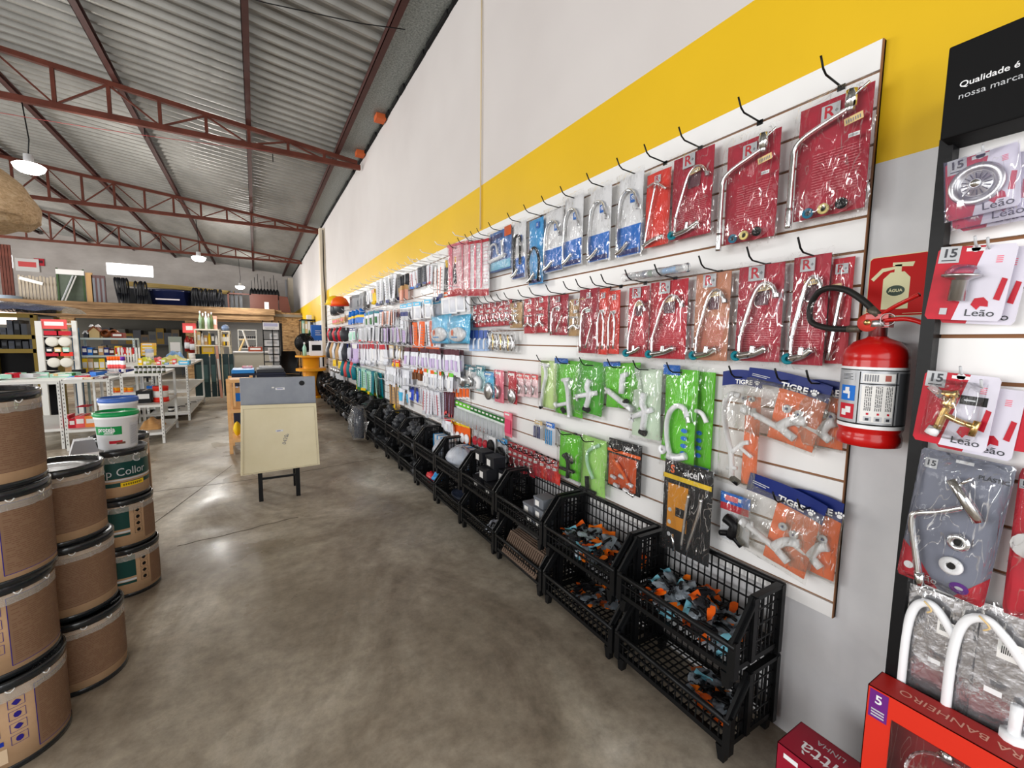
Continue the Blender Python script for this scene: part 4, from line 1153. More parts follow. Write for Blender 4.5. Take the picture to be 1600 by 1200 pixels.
# fifth row: green-headed blisters
for i in range(13):
    x0 = 712 + i * 5.9; small_pack((x0, x0 + 6.5, 626 + i * 2.2, 661 + i * 2.5), 'slim white blister with green top and bottom in the dense fifth row', mat('frosted_white', C(225, 232, 228), .4), GREEN if i < 4 else DGREEN, 'stick', grp='green-topped blisters', flm=False, name='blister_pack', prodm=LGREY)
small_pack((788, 801, 644, 683), 'single pink packet hanging apart, right of the green blisters', PINK, PINK, 'pic', prodm=mat('deep_pink', C(225, 70, 110), .5), flm=False)
small_pack((836, 849, 657, 686), 'small navy and white valve pack on a long hook, left of two', LGREY, CREAM, 'stick', prodm=NAVY)
small_pack((854, 868, 660, 697), 'small blue and white valve pack on a long hook, right of two', WHITE, BLUE, 'stick', prodm=LBLUE)
green_pack((874, 910, 676, 750), 'green and clear bag with black taps, lower green pair, left', 'black', header=False)
green_pack((908, 948, 682, 774), 'green and clear bag with a pale tube and black tap, lower green pair, right', 'tube', mat('light_green', C(160, 215, 110), .4), header=False)


def black_pack(px, label, tall):
    k = Pack('faucet_pack', px, label, 'faucet pack', None, 1.65 if not tall else 1.62)
    cd = k.part('card', k.card(BLACK, .0, 1, 0, 1)); b = MB()
    if tall:
        k.rect(b, .0, 1, .15, .2, .008, YELLOW); x, _, z = k.p(.6, .09); b.text('sicel', .045, x, z, -.0085, WHITE, bold=.015); x, _, z = k.p(.2, .09); b.text('S', .05, x, z, -.0085, ORANGE, bold=.03)
        k.rect(b, .12, .55, .25, .75, .0082, mat('amber_print', C(215, 140, 30), .4)); k.rect(b, .3, .7, .5, .6, .0085, BLACK)
        for q in range(3): x, _, z = k.p(.18, .55 + q * .14); b.disc(x, z, .010, -.009, LGREY)
    else:
        k.rect(b, .0, 1, .2, .26, .008, ORANGE); x, _, z = k.p(.65, .11); b.text('sicel', .026, x, z, -.0085, WHITE, bold=.015)
        k.rect(b, .06, .9, .3, .95, .0082, mat('burnt_orange_print', C(200, 80, 30), .4))
    b.ob('printing', cd); b = MB()
    if tall: k.path(b, [(.6, .3), (.55, .55), (.5, .92)], .007, CHROME); k.path(b, [(.85, .3), (.8, .5), (.6, .95)], .008, CHROME); k.path(b, [(.3, .8), (.35, .98)], .007, CHROME, n=2)
    else:
        for q in ((.2, .75), (.45, .68), (.7, .78), (.3, .9), (.6, .92)): k.path(b, [(q[0], q[1]), (q[0] + .15, q[1] + .02)], .010, WHITE, n=2)
        k.path(b, [(.25, .4), (.5, .55), (.8, .85)], .010, ORANGE, n=3); k.path(b, [(.7, .95), (.9, .98)], .010, CHROME, n=2)
    k.part('faucet', b); k.film(d=.03)
    hook(k.yc, slot(k.z), 'black hook holding the ' + label[:30].rsplit(' ', 1)[0], 'black hooks in use')


black_pack((950, 1002, 690, 768), 'black and orange square pack of small white fittings', False)
black_pack((1036, 1112, 726, 870), 'tall black and amber pack hanging below the green swan-neck bag, over the basket', True)
# sixth row
for i in range(4): small_pack((706 + i * 7, 714 + i * 7, 655 + i * 2, 688 + i * 2), 'orange and white card at the left of the sixth row', ORANGE, YELLOW, 'round', grp='orange cards in the sixth row', prodm=WHITE, flm=False, name='carded_pack')
for i in range(3): small_pack((740 + i * 8, 748 + i * 8, 664 + i * 3, 696 + i * 3), 'orange headed pack with a round dial right of the panel joint', LGREY, ORANGE, 'round', grp='orange headed dial packs', prodm=REDCARD, name='carded_pack')
small_pack((762, 775, 672, 706), 'white card with a dark round seal and blue top', WHITE, NAVY, 'round', prodm=BLACK, flm=False, name='carded_pack')
small_pack((778, 794, 684, 722), 'clear bag with dark rubber valve, blue tag, in the lowest row', LGREY, LBLUE, 'lump', prodm=BLACK)
for i in range(5): small_red((794 + i * 8, 804 + i * 8, 690 + i * 3, 734 + i * 3), 'small red bag of fittings crowded in the lowest row', 'small red bags in the lowest row', REDCARD, 'valve')
for i in range(4): small_red((832 + i * 10, 846 + i * 10, 708 + i * 4, 745 + i * 4), 'flat red card with a white tag at the right of the lowest row', 'flat red cards in the lowest row', ORRED if i % 2 else REDCARD, 'none')


# ---------------------------------------------------------------- navy-headed, orange-edged tap packs
def navy_pack(px, label, kind, tilt=0, X=1.645, turn=0, rev=False, big=True):
    k = Pack('faucet_bag', px, label, 'faucet pack', None, X, tilt, turn)
    u = .42 if kind != 'tall' else .6
    cd = k.part('card', k.card(ORANGE, u, .98, .2, .98, wav=.006)); cd['label'] = 'orange lower card'
    b = MB().grid(lambda a, c: ((a - .5) * k.w * 1.02, -.012 - .004 * sin(a * 5), -(.0 + (.24 if kind != 'tall' else .13) * (1 - c)) * k.h + .012 * sin(pi * a)), 10, 4, NAVY)
    hd = k.part('navy_header', b); b = MB(); x, _, z = k.p(.66, .14 if kind != 'tall' else .08); s = .032 if kind != 'tall' else .024
    b.text('TIGRE', s, x - .01, z, -.022, WHITE, bold=.03, sx=1.05)
    px_ = x + s * 1.75
    b.disc(px_, z - s * .1, s * .26, -.022, WHITE, rz=s * .22)
    for q in range(4): b.disc(px_ + s * (-.33 + q * .22), z + s * (.16 + .12 * (q in (1, 2))), s * .1, -.022, WHITE, rz=s * .14, seg=8)
    if kind != 'tall': b.q(-.44 * k.w, -.2 * k.w, -.085 * k.h, -.075 * k.h, -.0175, LGREY).q(-.44 * k.w, -.24 * k.w, -.11 * k.h, -.10 * k.h, -.0175, LGREY)
    b.ob('lettering', hd)
    W = mat('white_tap_plastic', C(246, 247, 250), .25); b = MB()
    if kind == 'tall':
        k.path(b, [(.42, .95), (.38, .75), (.18, .5), (.12, .3), (.25, .2), (.5, .2)], .011, W); k.path(b, [(.4, .72), (.65, .62), (.8, .6)], .009, W, n=3); k.path(b, [(.42, .95), (.62, .98)], .014, BLACK, n=2)
        k.path(b, [(.6, .66), (.9, .72)], .007, W, n=2); k.path(b, [(.55, .85), (.28, .87)], .008, W, n=2)
    else:
        k.path(b, [(.1, .66), (.45, .74), (.62, .78)], .012, W, n=3); k.path(b, [(.56, .76), (.68, .62), (.85, .56)], .017, W, n=4); k.path(b, [(.62, .78), (.78, .85)], .014, W, n=2); k.path(b, [(.05, .66), (.14, .68)], .018, W, n=2); k.path(b, [(.2, .6), (.26, .76)], .006, W, n=2)
    k.part('faucet', b)
    b = MB()
    for q in range(2):
        x, _, z = k.p((.6 if kind != 'tall' else .62) + q * (.15 if kind != 'tall' else .2), .46 + .03 * q if kind != 'tall' else .22)
        b.lathe([(.006, -.003), (.015 if kind != 'tall' else .011, -.003), (.015 if kind != 'tall' else .011, .003), (.006, .003), (.006, -.003)], LGREY, 14, Matrix.Translation((x, -.02, z)) @ Matrix.Rotation(radians(90), 4, 'X')).disc(x, z, .004, -.025, NAVY)
    k.part('washer', b)
    k.film(film('smoky_film', C(200, 196, 180), .16), d=.04, v0=.12)
    hook(k.yc, slot(k.z), 'black hook above the ' + label[:36].rsplit(' ', 1)[0], 'black hooks in use')
    return k


navy_pack((1128, 1188, 582, 757), 'tall clear and orange bag with a white swan-neck tap under a navy header', 'tall')
navy_pack((1170, 1300, 588, 694), 'wide navy-headed bag with a white tap, left of the extinguisher, front one', 'short', tilt=10)
navy_pack((1250, 1322, 598, 700), 'navy-headed orange bag half hidden behind the extinguisher', 'short', tilt=0, X=1.675)
navy_pack((1170, 1292, 762, 890), 'wide navy-headed bag with a white tap in the lowest row, front one', 'short', tilt=10)
navy_pack((1230, 1316, 772, 898), 'navy-headed orange bag behind the front one in the lowest row', 'short', tilt=2, X=1.675)
k = small_pack((1124, 1174, 772, 850), 'small clear bag with a black tee under a blue and red header', mat('clear_card', C(205, 208, 212), .4), BLUE, 'lump', prodm=BLACK)
b = MB(); k.rect(b, .05, .95, .22, .36, .009, REDCARD); k.rect(b, .2, .6, .05, .16, .0095, mat('red_white_print', C(230, 120, 120), .5)); k.part('header_print', b)
b = MB(); k.path(b, [(.15, .85), (.5, .8), (.85, .95)], .012, BLACK, n=3); k.part('tee_branch', b)

# ================================================================ FAR HALF OF THE WALL: dense rows of small packs
def fpack(style, w, h, A_, B_, D_=None):
    b = MB(); D_ = D_ or PAPER; rnd = random.Random(int(w * 1e4) + int(h * 1e4))
    X0, X1 = -w / 2, w / 2
    if style == 'card':      # stiff card, coloured header, blister with product
        b.box(X0, X1, -.002, .002, -h, 0, A_); b.q(X0, X1, -h * .22, 0, -.003, B_); b.q(X0 + w * .2, X1 - w * .2, -h * .16, -h * .08, -.0035, PAPER)
        b.grid(lambda u, v: (X0 + w * (.15 + .7 * u), -.003 - .02 * sin(pi * u) * sin(pi * v) ** .5, -h * (.92 - .6 * v)), 5, 5, D_)
    elif style == 'pouch':   # soft pouch bulging at the bottom
        f = lambda sgn: (lambda u, v: (X0 + w * u, sgn * .018 * sin(pi * u) * sin(pi * v * .9 + .1) - .002, -h * (1 - v * .8)))
        b.grid(f(-1), 6, 7, A_); b.grid(f(1), 6, 7, A_); b.grid(lambda u, v: (X0 + w * u, -.004 + .003 * sin(u * 9), -h * .2 * (1 - v)), 5, 2, B_)
        b.box(X0 + w * .3, X1 - w * .3, -.024, -.018, -h * .8, -h * .4, D_)
    elif style == 'long':    # long narrow pack with stripes
        b.grid(lambda u, v: (X0 + w * u, -.012 * sin(pi * u), -h * (1 - v)), 5, 6, A_); b.box(X0, X1, 0, .004, -h, 0, A_)
        b.q(X0, X1, -h, -h * .88, -.014, B_); b.q(X0 + w * .3, X0 + w * .45, -h * .85, -h * .1, -.014, D_)
        for q in range(6): b.q(X0 + w * .55, X1 - w * .12, -h * (.2 + q * .1), -h * (.18 + q * .1), -.0145, GREY)
    elif style == 'brush':   # handle and head
        b.tube([(0, 0, -.01), (0, -.004, -h * .45)], w * .16, B_, 6); b.box(-w * .42, w * .42, -.03, .0, -h * .62, -h * .45, A_); b.box(-w * .38, w * .38, -.028, -.002, -h, -h * .62, D_)
    elif style == 'glove':
        b.grid(lambda u, v: ((u - .5) * w * (1.0 - .35 * v), -.02 * sin(pi * u), -h * (.85 - .85 * v)), 5, 6, A_)
        for q in range(4): b.tube([((-.36 + q * .24) * w, -.012, -h * .8), ((-.4 + q * .27) * w, -.012, -h * (.96 + .04 * (q in (1, 2))))], w * .11, A_, 6)
        b.q(-w * .3, w * .3, -h * .25, -h * .03, -.022, B_)
    elif style == 'dome':
        b.lathe([(w * .5, 0), (w * .48, h * .3), (w * .36, h * .6), (w * .15, h * .78), (0, h * .8)], A_, 16, Matrix.Translation((0, 0, -h * .9))); b.lathe([(w * .62, -.004), (w * .5, .01), (w * .48, .01)], B_, 16, Matrix.Translation((0, 0, -h * .9)))
    elif style == 'dark':
        b.tube([(0, 0, 0), (.0, -.01, -h * .5), (w * .2, -.01, -h)], [w * .2, w * .35, w * .3], A_, 7); b.box(-w * .3, w * .3, -.02, 0, -h * .25, -.0, B_)
    return b.mesh('pack')


def dense(x0, x1, yt, yb, n, style, A_, B_, D_, name, label, cat, group, deep=1, X=1.60, hooks=True, fill=.92, wv=.15, alt=None):
    xm = (x0 + x1) / 2; y0 = wl(x0, (yt + yb) / 2, X).y; y1 = wl(x1, (yt + yb) / 2, X).y
    t = wl(xm, yt, X); bt = wl(xm, yb, X); h = t.z - bt.z; sp = (y0 - y1) / n; w = min(sp * fill, .34)
    ms = [fpack(style, w, h, A_, B_, D_)] + ([fpack(style, w, h, *a) for a in alt] if alt else [])
    rnd = random.Random(int(x0 * 3 + yt)); first = None; zs = slot(t.z)
    for i in range(n):
        y = y0 - sp * (i + .5)
        for dpt in range(deep):
            o = bpy.data.objects.new(name, ms[(i + dpt) % len(ms)]); COL.objects.link(o)
            o.location = (SX - (.05 if style != 'dome' else w * .62 + .02) - .055 * dpt - rnd.uniform(0, .015), y + rnd.uniform(-.1, .1) * sp, t.z + rnd.uniform(-1, 1) * .02 * h)
            o.rotation_euler = (rnd.uniform(-.08, .08), rnd.uniform(-.04, .04), RW + rnd.uniform(-.35, .35)); o.scale = (rnd.uniform(.9, 1.04), 1, rnd.uniform(.94, 1.05))
            tag(o, label, cat, group if n * deep > 1 else None)
        if hooks and i % 2 == 0: hook(y, min(t.z + .012, ZT - .05), 'white hook holding the ' + label[:50].rsplit(' ', 1)[0], 'white hooks of the ' + group, hkw)


DG = mat('charcoal_print', C(58, 60, 66), .4); BRN = mat('brown_bristle', C(120, 78, 50), .8); COR = mat('coral', C(235, 90, 90), .5)
MT = mat('mint_pack', C(170, 220, 200), .4); SKY = mat('sky_card', C(80, 190, 235), .4); CLW = mat('pearl_white_pack', C(228, 230, 238), .3); SAL = mat('salmon_pack', C(230, 170, 150), .5)
# top row, from the column towards the camera
dense(518, 532, 472, 490, 4, 'dark', DG, NAVY, GREY, 'tool_belt', 'navy and charcoal pouch at the farthest top end of the wall', 'pouch', 'navy pouches')
dense(531, 541, 460, 478, 1, 'dome', YELLOW, YELLOW, YELLOW, 'safety_helmet', 'yellow helmet hanging near the far top end', 'helmet', 'helmets')
dense(538, 546, 462, 480, 1, 'dome', ORANGE, ORRED, ORRED, 'safety_helmet', 'orange-red helmet right of the yellow helmet', 'helmet', 'helmets2')
dense(544, 566, 460, 484, 3, 'pouch', GREY, DG, GREY, 'cap_pack', 'plump grey bag beside the helmets', 'bag', 'plump grey bags')
dense(564, 570, 455, 482, 2, 'long', BLACK, BLACK, DG, 'strap_pack', 'black strap pack right of the grey bags', 'strap', 'black strap packs')
dense(570, 579, 450, 474, 3, 'pouch', CLW, LGREY, PAPER, 'foam_pack', 'white soft pack beside the black straps', 'pack', 'white soft packs')
dense(578, 592, 450, 474, 4, 'glove', YELLOW, SAL, YELLOW, 'work_glove', 'yellow glove in the top row', 'glove', 'yellow gloves')
dense(592, 622, 434, 474, 8, 'long', CLW, LGREY, DG, 'tool_pack', 'long white and grey pack in the middle of the top row', 'pack', 'long white packs', alt=[(LGREY, NAVY, WHITE)], deep=2)
dense(622, 636, 428, 470, 4, 'brush', TAN, DG, SAL, 'paint_brush', 'tan brush pack left of the blue-ended packs', 'brush', 'tan brushes')
dense(636, 648, 424, 450, 4, 'long', CLW, BLUE, REDCARD, 'trowel_pack', 'white pack with a blue end in the top row', 'pack', 'blue-ended packs')
dense(649, 661, 416, 446, 3, 'long', DG, NAVY, GREY, 'saw_blade_pack', 'dark long pack between the blue-ended and red-striped ones', 'pack', 'dark long packs')
dense(661, 672, 414, 444, 3, 'long', CLW, REDCARD, REDCARD, 'saw_blade_pack', 'white pack with a red stripe in the top row', 'pack', 'red-striped packs')
dense(672, 690, 414, 470, 3, 'long', WHITE, NAVY, ORANGE, 'silicone_pack', 'large white pack with a blue foot left of the dark tools', 'pack', 'white packs with blue feet')
dense(692, 711, 404, 448, 4, 'dark', DG, YELLOW, GREY, 'hand_tool', 'dark tool in a sleeve left of the tall pink packs', 'tool', 'dark tools')
dense(686, 731, 452, 490, 4, 'card', WHITE, ORANGE, CLW, 'carded_pack', 'white carded pack with an orange mark under the pink packs', 'carded pack', 'white and orange cards')
for i, (x0, x1) in enumerate([(704, 722), (719, 735), (734, 743), (743, 752), (752, 763)]):
    k = Pack('broom_pack', (x0, x1, 380 - i * 1.5, 463), ['tall pale pink printed pack, leftmost of five at the panel joint', 'tall pale pink pack with a crimson foot, second of five', 'tall pink and white pack, third of five at the panel joint', 'tall pink and white pack, fourth of five at the panel joint', 'tall pink and white pack, rightmost of five'][i], 'long pack', None, 1.62, 0, [12, -8, 20, 18, 10][i])
    cd = k.part('card', k.card(LPINK if i < 2 else WHITE, 0, 1, 0, 1)); b = MB(); k.rect(b, 0, 1, .87, .99, .007, REDCARD)
    for q in range(13): k.rect(b, .1, .9, .08 + q * .06, .085 + q * .06, .007, PINK)
    k.rect(b, .1, .3, .05, .85, .0075, PINK); k.rect(b, .0, 1, .0, .05, .0075, REDCARD if i > 1 else PINK); b.ob('printing', cd)
    k.film(d=.02)
    hook(k.yc, slot(k.z), 'dark hook above the tall pink packs', 'dark hooks over the pink packs')
# rows below the top
dense(518, 541, 494, 505, 5, 'pouch', TAN, LGREY, PINK, 'small_pack', 'small tan or pink pack under the navy pouches', 'pack', 'small tan packs')
dense(543, 566, 484, 506, 4, 'brush', YELLOW, BLUE, BLUE, 'scrub_brush', 'blue and yellow brush bundle in the second row, far end', 'brush', 'blue and yellow brushes')
dense(571, 597, 486, 511, 7, 'pouch', CLW, TEAL, DGREEN, 'small_pack', 'white and green pouch right of the blue and yellow brushes', 'pack', 'white and green pouches', alt=[(LGREY, BLUE, WHITE)], deep=2)
dense(597, 621, 486, 511, 7, 'long', SAL, DG, BRN, 'small_pack', 'brown and grey slim pack in the second far row', 'pack', 'brown and grey slim packs', alt=[(CLW, LGREY, BRN)], deep=2)
dense(622, 644, 474, 500, 4, 'card', CLW, SKY, LGREY, 'hinge_pack', 'white pack with a bright blue top, left group', 'pack', 'blue-topped packs, left group')
dense(645, 683, 470, 498, 5, 'card', WHITE, SKY, CLW, 'hinge_pack', 'white pack with a bright blue top, right group', 'pack', 'blue-topped packs, right group', deep=2)
dense(621, 640, 488, 520, 5, 'pouch', LGREY, NAVY, CLW, 'screw_pack', 'grey and navy pouch left of the orange packs', 'pack', 'grey and navy pouches', deep=2)
dense(640, 682, 502, 548, 6, 'long', ORANGE, ORANGE, WHITE, 'caulk_pack', 'orange long pack with white stripes in the middle far row', 'pack', 'orange long packs', alt=[(CLW, ORANGE, DG)])
for i, (x0, x1) in enumerate([(675, 704), (703, 735)]):
    k = Pack('toilet_seat_pack', (x0, x1, 492, 537), ['left of two big bright blue bags with white round fronts', 'right of two big bright blue bags with white round fronts'][i], 'seat pack', None, 1.60)
    cd = k.part('card', k.card(SKY, 0, 1, 0, 1, wav=.02)); b = MB(); x, _, z = k.p(.45, .68)
    b.lathe([(k.w * .42, 0), (k.w * .4, .015), (k.w * .3, .03), (0, .034)], WHITE, 20, Matrix.Translation((x, -.01, z)) @ Matrix.Rotation(radians(90), 4, 'X') @ Matrix.Diagonal((1, .62 * k.h / k.w * 1.0, 1, 1))); k.part('seat_lid', b)
    b = MB(); b.disc(x - k.w * .1, z + k.h * .06, k.w * .06, -.046, ORANGE); k.rect(b, .3, .6, .76, .8, .046, LBLUE); k.part('sticker', b); k.film(d=.06)
dense(515, 541, 512, 530, 6, 'dark', REDCARD, ORRED, LGREY, 'small_pack', 'red and grey small tool in the third far row, left end', 'tool', 'red and grey small tools', alt=[(DG, LGREY, WHITE)])
dense(542, 560, 512, 532, 5, 'card', CLW, NAVY, MT, 'small_pack', 'white card with a navy top and green print in the third far row', 'pack', 'navy-topped cards')
dense(561, 597, 512, 535, 10, 'long', CLW, COR, LGREY, 'small_pack', 'slim white and pink pack in the third far row', 'pack', 'slim white and pink packs', alt=[(LGREY, DG, CLW)], deep=2)
dense(598, 640, 512, 538, 11, 'long', LILAC, GREY, DG, 'small_pack', 'slim lilac-grey pack left of the orange long packs', 'pack', 'slim lilac-grey packs', alt=[(LGREY, DG, BRN)], deep=2)
dense(516, 546, 536, 560, 8, 'dark', TAN, DG, GREY, 'small_pack', 'tan, black or white odd small tool in the fourth far row', 'tool', 'odd small tools', alt=[(CLW, BLACK, GREY), (DG, NAVY, GREY)], deep=2)
dense(546, 565, 537, 567, 5, 'glove', LILAC, PAPER, LILAC, 'work_glove', 'lilac glove in the fourth far row', 'glove', 'lilac gloves')
dense(564, 582, 537, 570, 5, 'glove', CLW, REDCARD, LPINK, 'work_glove', 'white glove with a red cuff, left group', 'glove', 'white gloves, left group', deep=2)
dense(582, 606, 537, 570, 6, 'glove', CLW, REDCARD, WHITE, 'work_glove', 'white glove with a bright red cuff, right group', 'glove', 'white gloves, right group', alt=[(WHITE, REDCARD, WHITE)], deep=2)
dense(606, 632, 540, 562, 6, 'card', LGREY, CREAM, CLW, 'small_pack', 'grey and cream card between the gloves and the maroon-topped packs', 'pack', 'grey and cream cards', alt=[(CREAM, GREY, WHITE)])
dense(634, 722, 545, 581, 15, 'pouch', CLW, MAROON, LILAC, 'maroon_header_pack', 'white pouch under a dark maroon header in the long fourth row', 'pack', 'maroon-headed pouches', deep=2)
dense(516, 535, 562, 574, 2, 'card', YELLOW, YELLOW, YELLOW, 'small_pack', 'yellow card low at the far end', 'pack', 'yellow cards')
dense(516, 538, 576, 592, 6, 'brush', LGREY, STEEL, LGREY, 'small_pack', 'grey metal tool below the yellow cards', 'tool', 'grey metal tools')
dense(536, 556, 564, 590, 5, 'dark', TEAL, DG, COR, 'small_pack', 'teal or red tool right of the yellow cards', 'tool', 'teal and red tools', alt=[(COR, LBLUE, GREY)])
dense(556, 592, 578, 614, 8, 'long', MT, YELLOW, DGREEN, 'garden_pack', 'green and mint pack low on the far wall', 'pack', 'green and mint packs', alt=[(TEAL, DGREEN, CLW)], deep=2)
dense(604, 640, 576, 604, 9, 'pouch', CLW, CLW, LGREY, 'small_pack', 'frosted white pouch in the fifth far row', 'pack', 'frosted white pouches', deep=2)
dense(610, 618, 562, 576, 2, 'card', ORRED, REDCARD, YELLOW, 'small_pack', 'orange and red card above the frosted pouches', 'pack', 'orange and red cards')
dense(642, 668, 575, 595, 6, 'brush', BRN, ORANGE, BRN, 'paint_brush', 'short brown brush in the fifth far row', 'brush', 'short brown brushes')
dense(667, 712, 580, 608, 11, 'pouch', CLW, WHITE, LGREY, 'small_pack', 'white pouch with an orange or green mark, right of the brown brushes', 'pack', 'marked white pouches', alt=[(WHITE, ORANGE, CLW), (CLW, GREEN, WHITE)], deep=2)
dense(604, 622, 596, 640, 4, 'long', TAN, YELLOW, DG, 'small_pack', 'tan and yellow upright pack low on the far wall', 'pack', 'tan and yellow packs')
dense(618, 636, 600, 632, 4, 'pouch', CLW, DGREEN, SKY, 'small_pack', 'clear pouch with a green top left of the blue basket', 'pack', 'green-topped clear pouches')
dense(636, 652, 606, 628, 2, 'pouch', mat('cobalt_net', C(30, 70, 200), .4), NAVY, WHITE, 'net_bag', 'cobalt blue net pack low on the wall', 'pack', 'cobalt net packs')
dense(652, 668, 606, 634, 6, 'long', CLW, SAL, LGREY, 'small_pack', 'slim clear pack right of the cobalt net packs', 'pack', 'slim clear packs')
dense(667, 690, 610, 652, 8, 'long', CLW, LGREY, REDCARD, 'drill_bit_pack', 'long slender white pack in the sixth far row', 'pack', 'long slender white packs', deep=2)
dense(688, 706, 612, 650, 5, 'long', MAROON, COR, LILAC, 'drill_bit_pack', 'maroon and red slender pack in the sixth far row', 'pack', 'maroon slender packs')
dense(686, 706, 655, 676, 3, 'pouch', CLW, REDCARD, WHITE, 'small_pack', 'white and red pouch low, left of the orange cards', 'pack', 'white and red pouches')
# bare white hooks along the top edge
for i in range(22):
    y = 12.3 - i * .42
    hook(y, ZT - .055, 'bare white hook along the top edge of the far slatwall', 'bare white hooks', hkw)

# ================================================================ EXTINGUISHER AND SIGN
EX = mat('extinguisher_red', C(188, 18, 16), .28, coat=.3)
p = wl(1359, 620, 1.57)
t = empty('fire_extinguisher', (1.585, p.y, wl(1350, 693, 1.585).z), 'red water fire extinguisher with a black hose hanging on the wall', 'fire extinguisher', None, RW)
zt = wl(1360, 528, 1.585).z - t.location.z; r0 = .078
MB().lathe([(r0 * .8, 0), (r0 * .98, .004), (r0, .02), (r0 * .99, .03), (r0 * .95, .038), (r0 * .95, .045), (r0, .052), (r0, zt - .075), (r0 * .985, zt - .07), (r0 * .985, zt - .062), (r0, zt - .058), (r0 * .95, zt - .035), (r0 * .7, zt - .012), (r0 * .34, zt), (.024, zt + .004)], EX, 40).ob('cylinder', t)
cy = bpy.data.objects['cylinder']
SILV = mat('silver_label', C(176, 178, 182), .35, .3)
A = lambda d: radians(-90 + d)
b = MB(); R = r0 + .0008; z0, z1 = .072, zt - .098
def rg(a0, a1, s0, s1, m, e=0.0, n=10): b.grid(lambda u, v: ((R + e) * cos(A(a0 + (a1 - a0) * u)), (R + e) * sin(A(a0 + (a1 - a0) * u)), z0 + (z1 - z0) * (s0 + (s1 - s0) * v)), n, 1, m)
rg(-110, 110, -.05, 1.05, BLACK, 0, 40); rg(-110, 110, -.1, -.03, WHITE, .0002, 40); rg(-110, 110, 0, 1.02, SILV, .0004, 40); rg(-110, 110, 1.04, 1.09, WHITE, .0002, 40)
O = 2   # the label is turned towards the far end, like the photo
rg(-6 + O, -4 + O, 0, 1.0, BLACK, .0008, 1); rg(-4 + O, 78 + O, .76, .78, BLACK, .0008); rg(56 + O, 58 + O, 0, 1, BLACK, .0008, 1)
rg(0 + O, 54 + O, .04, .74, PAPER, .0010); rg(0 + O, 54 + O, .80, .97, PAPER, .0010)
rg(-46 + O, -12 + O, .42, .72, BLUE, .0010); rg(-46 + O, -12 + O, .06, .36, REDCARD, .0010)
rg(-46 + O, -14 + O, .82, .97, LGREY, .0010)
for q in range(5): rg(-44 + O, -17 + O - (q * 5 % 9), .835 + q * .026, .847 + q * .026, DG, .0016)
rg(-34 + O, -24 + O, .6, .68, WHITE, .0015, 3); rg(-40 + O, -22 + O, .55, .6, WHITE, .0015, 3); rg(-26 + O, -22 + O, .46, .55, WHITE, .0015, 2); rg(-40 + O, -28 + O, .12, .24, WHITE, .0015, 3); rg(-30 + O, -18 + O, .18, .3, WHITE, .0015, 3)
rr2 = random.Random(4)
for c_ in range(3):
    a0 = 6 + c_ * 17 + O
    for q in range(4):
        a = a0 + q * 3; s = .26
        while s < .72: L = rr2.uniform(.03, .09); rg(a, a + 1.2, s, min(s + L, .73), DG, .0016, 1); s += L + .012
    rg(a0 + 4, a0 + 8, .18, .22, REDCARD, .0016, 1); rg(a0, a0 + 13, .055, .15, LGREY, .0014, 2); rg(a0 + 3, a0 + 9, .07, .12, DG, .0017, 1)
for q in range(6): rg(3 + O + q * 4, 5.4 + O + q * 4 , .82, .95, GREY, .0016, 1)
rg(36 + O, 46 + O, .83, .94, mat('dusky_red_print', C(170, 90, 80), .5), .0018, 2)
rg(62 + O, 100 + O, 0, .98, mat('dark_label_grey', C(90, 92, 96), .4), .0008)
b.ob('label', cy)
b = MB(); b.lathe([(.022, 0), (.022, .03), (.027, .032), (.027, .05), (.018, .055)], STEEL, 16, Matrix.Translation((0, 0, zt))); b.box(-.03, .03, -.018, .018, zt + .03, zt + .062, EX); vb = b.ob('valve', t)
b = MB(); x = -.0; b.lathe([(.026, -.003), (.027, 0), (.0, .002)], mat('gauge_red', C(214, 70, 60), .3), 20, Matrix.Translation((-.018, -.024, zt + .045)) @ Matrix.Rotation(radians(90), 4, 'X')); b.lathe([(.009, 0), (.008, .004), (0, .005)], BRASS, 12, Matrix.Translation((-.018, -.028, zt + .045)) @ Matrix.Rotation(radians(90), 4, 'X')); b.ob('gauge', vb)
MB().tube(smooth([(0, -.01, zt + .06), (.04, -.03, zt + .085), (.08, -.045, zt + .105), (.10, -.05, zt + .115)]), .006, EX, 8).box(-.024, .03, -.026, -.012, zt + .055, zt + .068, EX).ob('carry_handle', t)
MB().tube(smooth([(.02, -.02, zt + .05), (.07, -.035, zt + .052), (.105, -.045, zt + .042), (.125, -.05, zt + .030)]), .0065, EX, 8).ob('squeeze_lever', t)
MB().tube([(.03 + .018 * cos(q * .7), -.028, zt + .052 + .018 * sin(q * .7)) for q in range(10)], .0015, STEEL, 5).ob('safety_pin_ring', t)
b = MB(); HB = mat('black_rubber_hose', C(30, 29, 28), .5)
w1 = lambda px, py, X: (lambda q: (-(q.y - t.location.y), q.x - t.location.x, q.z - t.location.z))(wl(px, py, X))
b.tube(smooth([w1(1368, 490, 1.57), w1(1355, 475, 1.565), w1(1335, 460, 1.565), w1(1318, 452, 1.57), w1(1296, 450, 1.585), w1(1278, 458, 1.60), w1(1266, 480, 1.62), w1(1268, 503, 1.62), w1(1290, 512, 1.60), w1(1310, 514, 1.585), w1(1335, 514, 1.575)]), .0095, HB, 10)
b.tube([w1(1372, 494, 1.57), w1(1360, 482, 1.567)], .012, mat('hose_ferrule', C(90, 84, 74), .4, .4), 10).tube([w1(1345, 514, 1.573), w1(1325, 514, 1.578)], .011, mat('hose_ferrule', C(90, 84, 74)), 10)
b.ob('hose', t)
MB().box(-.02, .02, .02, .125, zt - .02, zt - .012, BLACK).ob('wall_bracket', t)
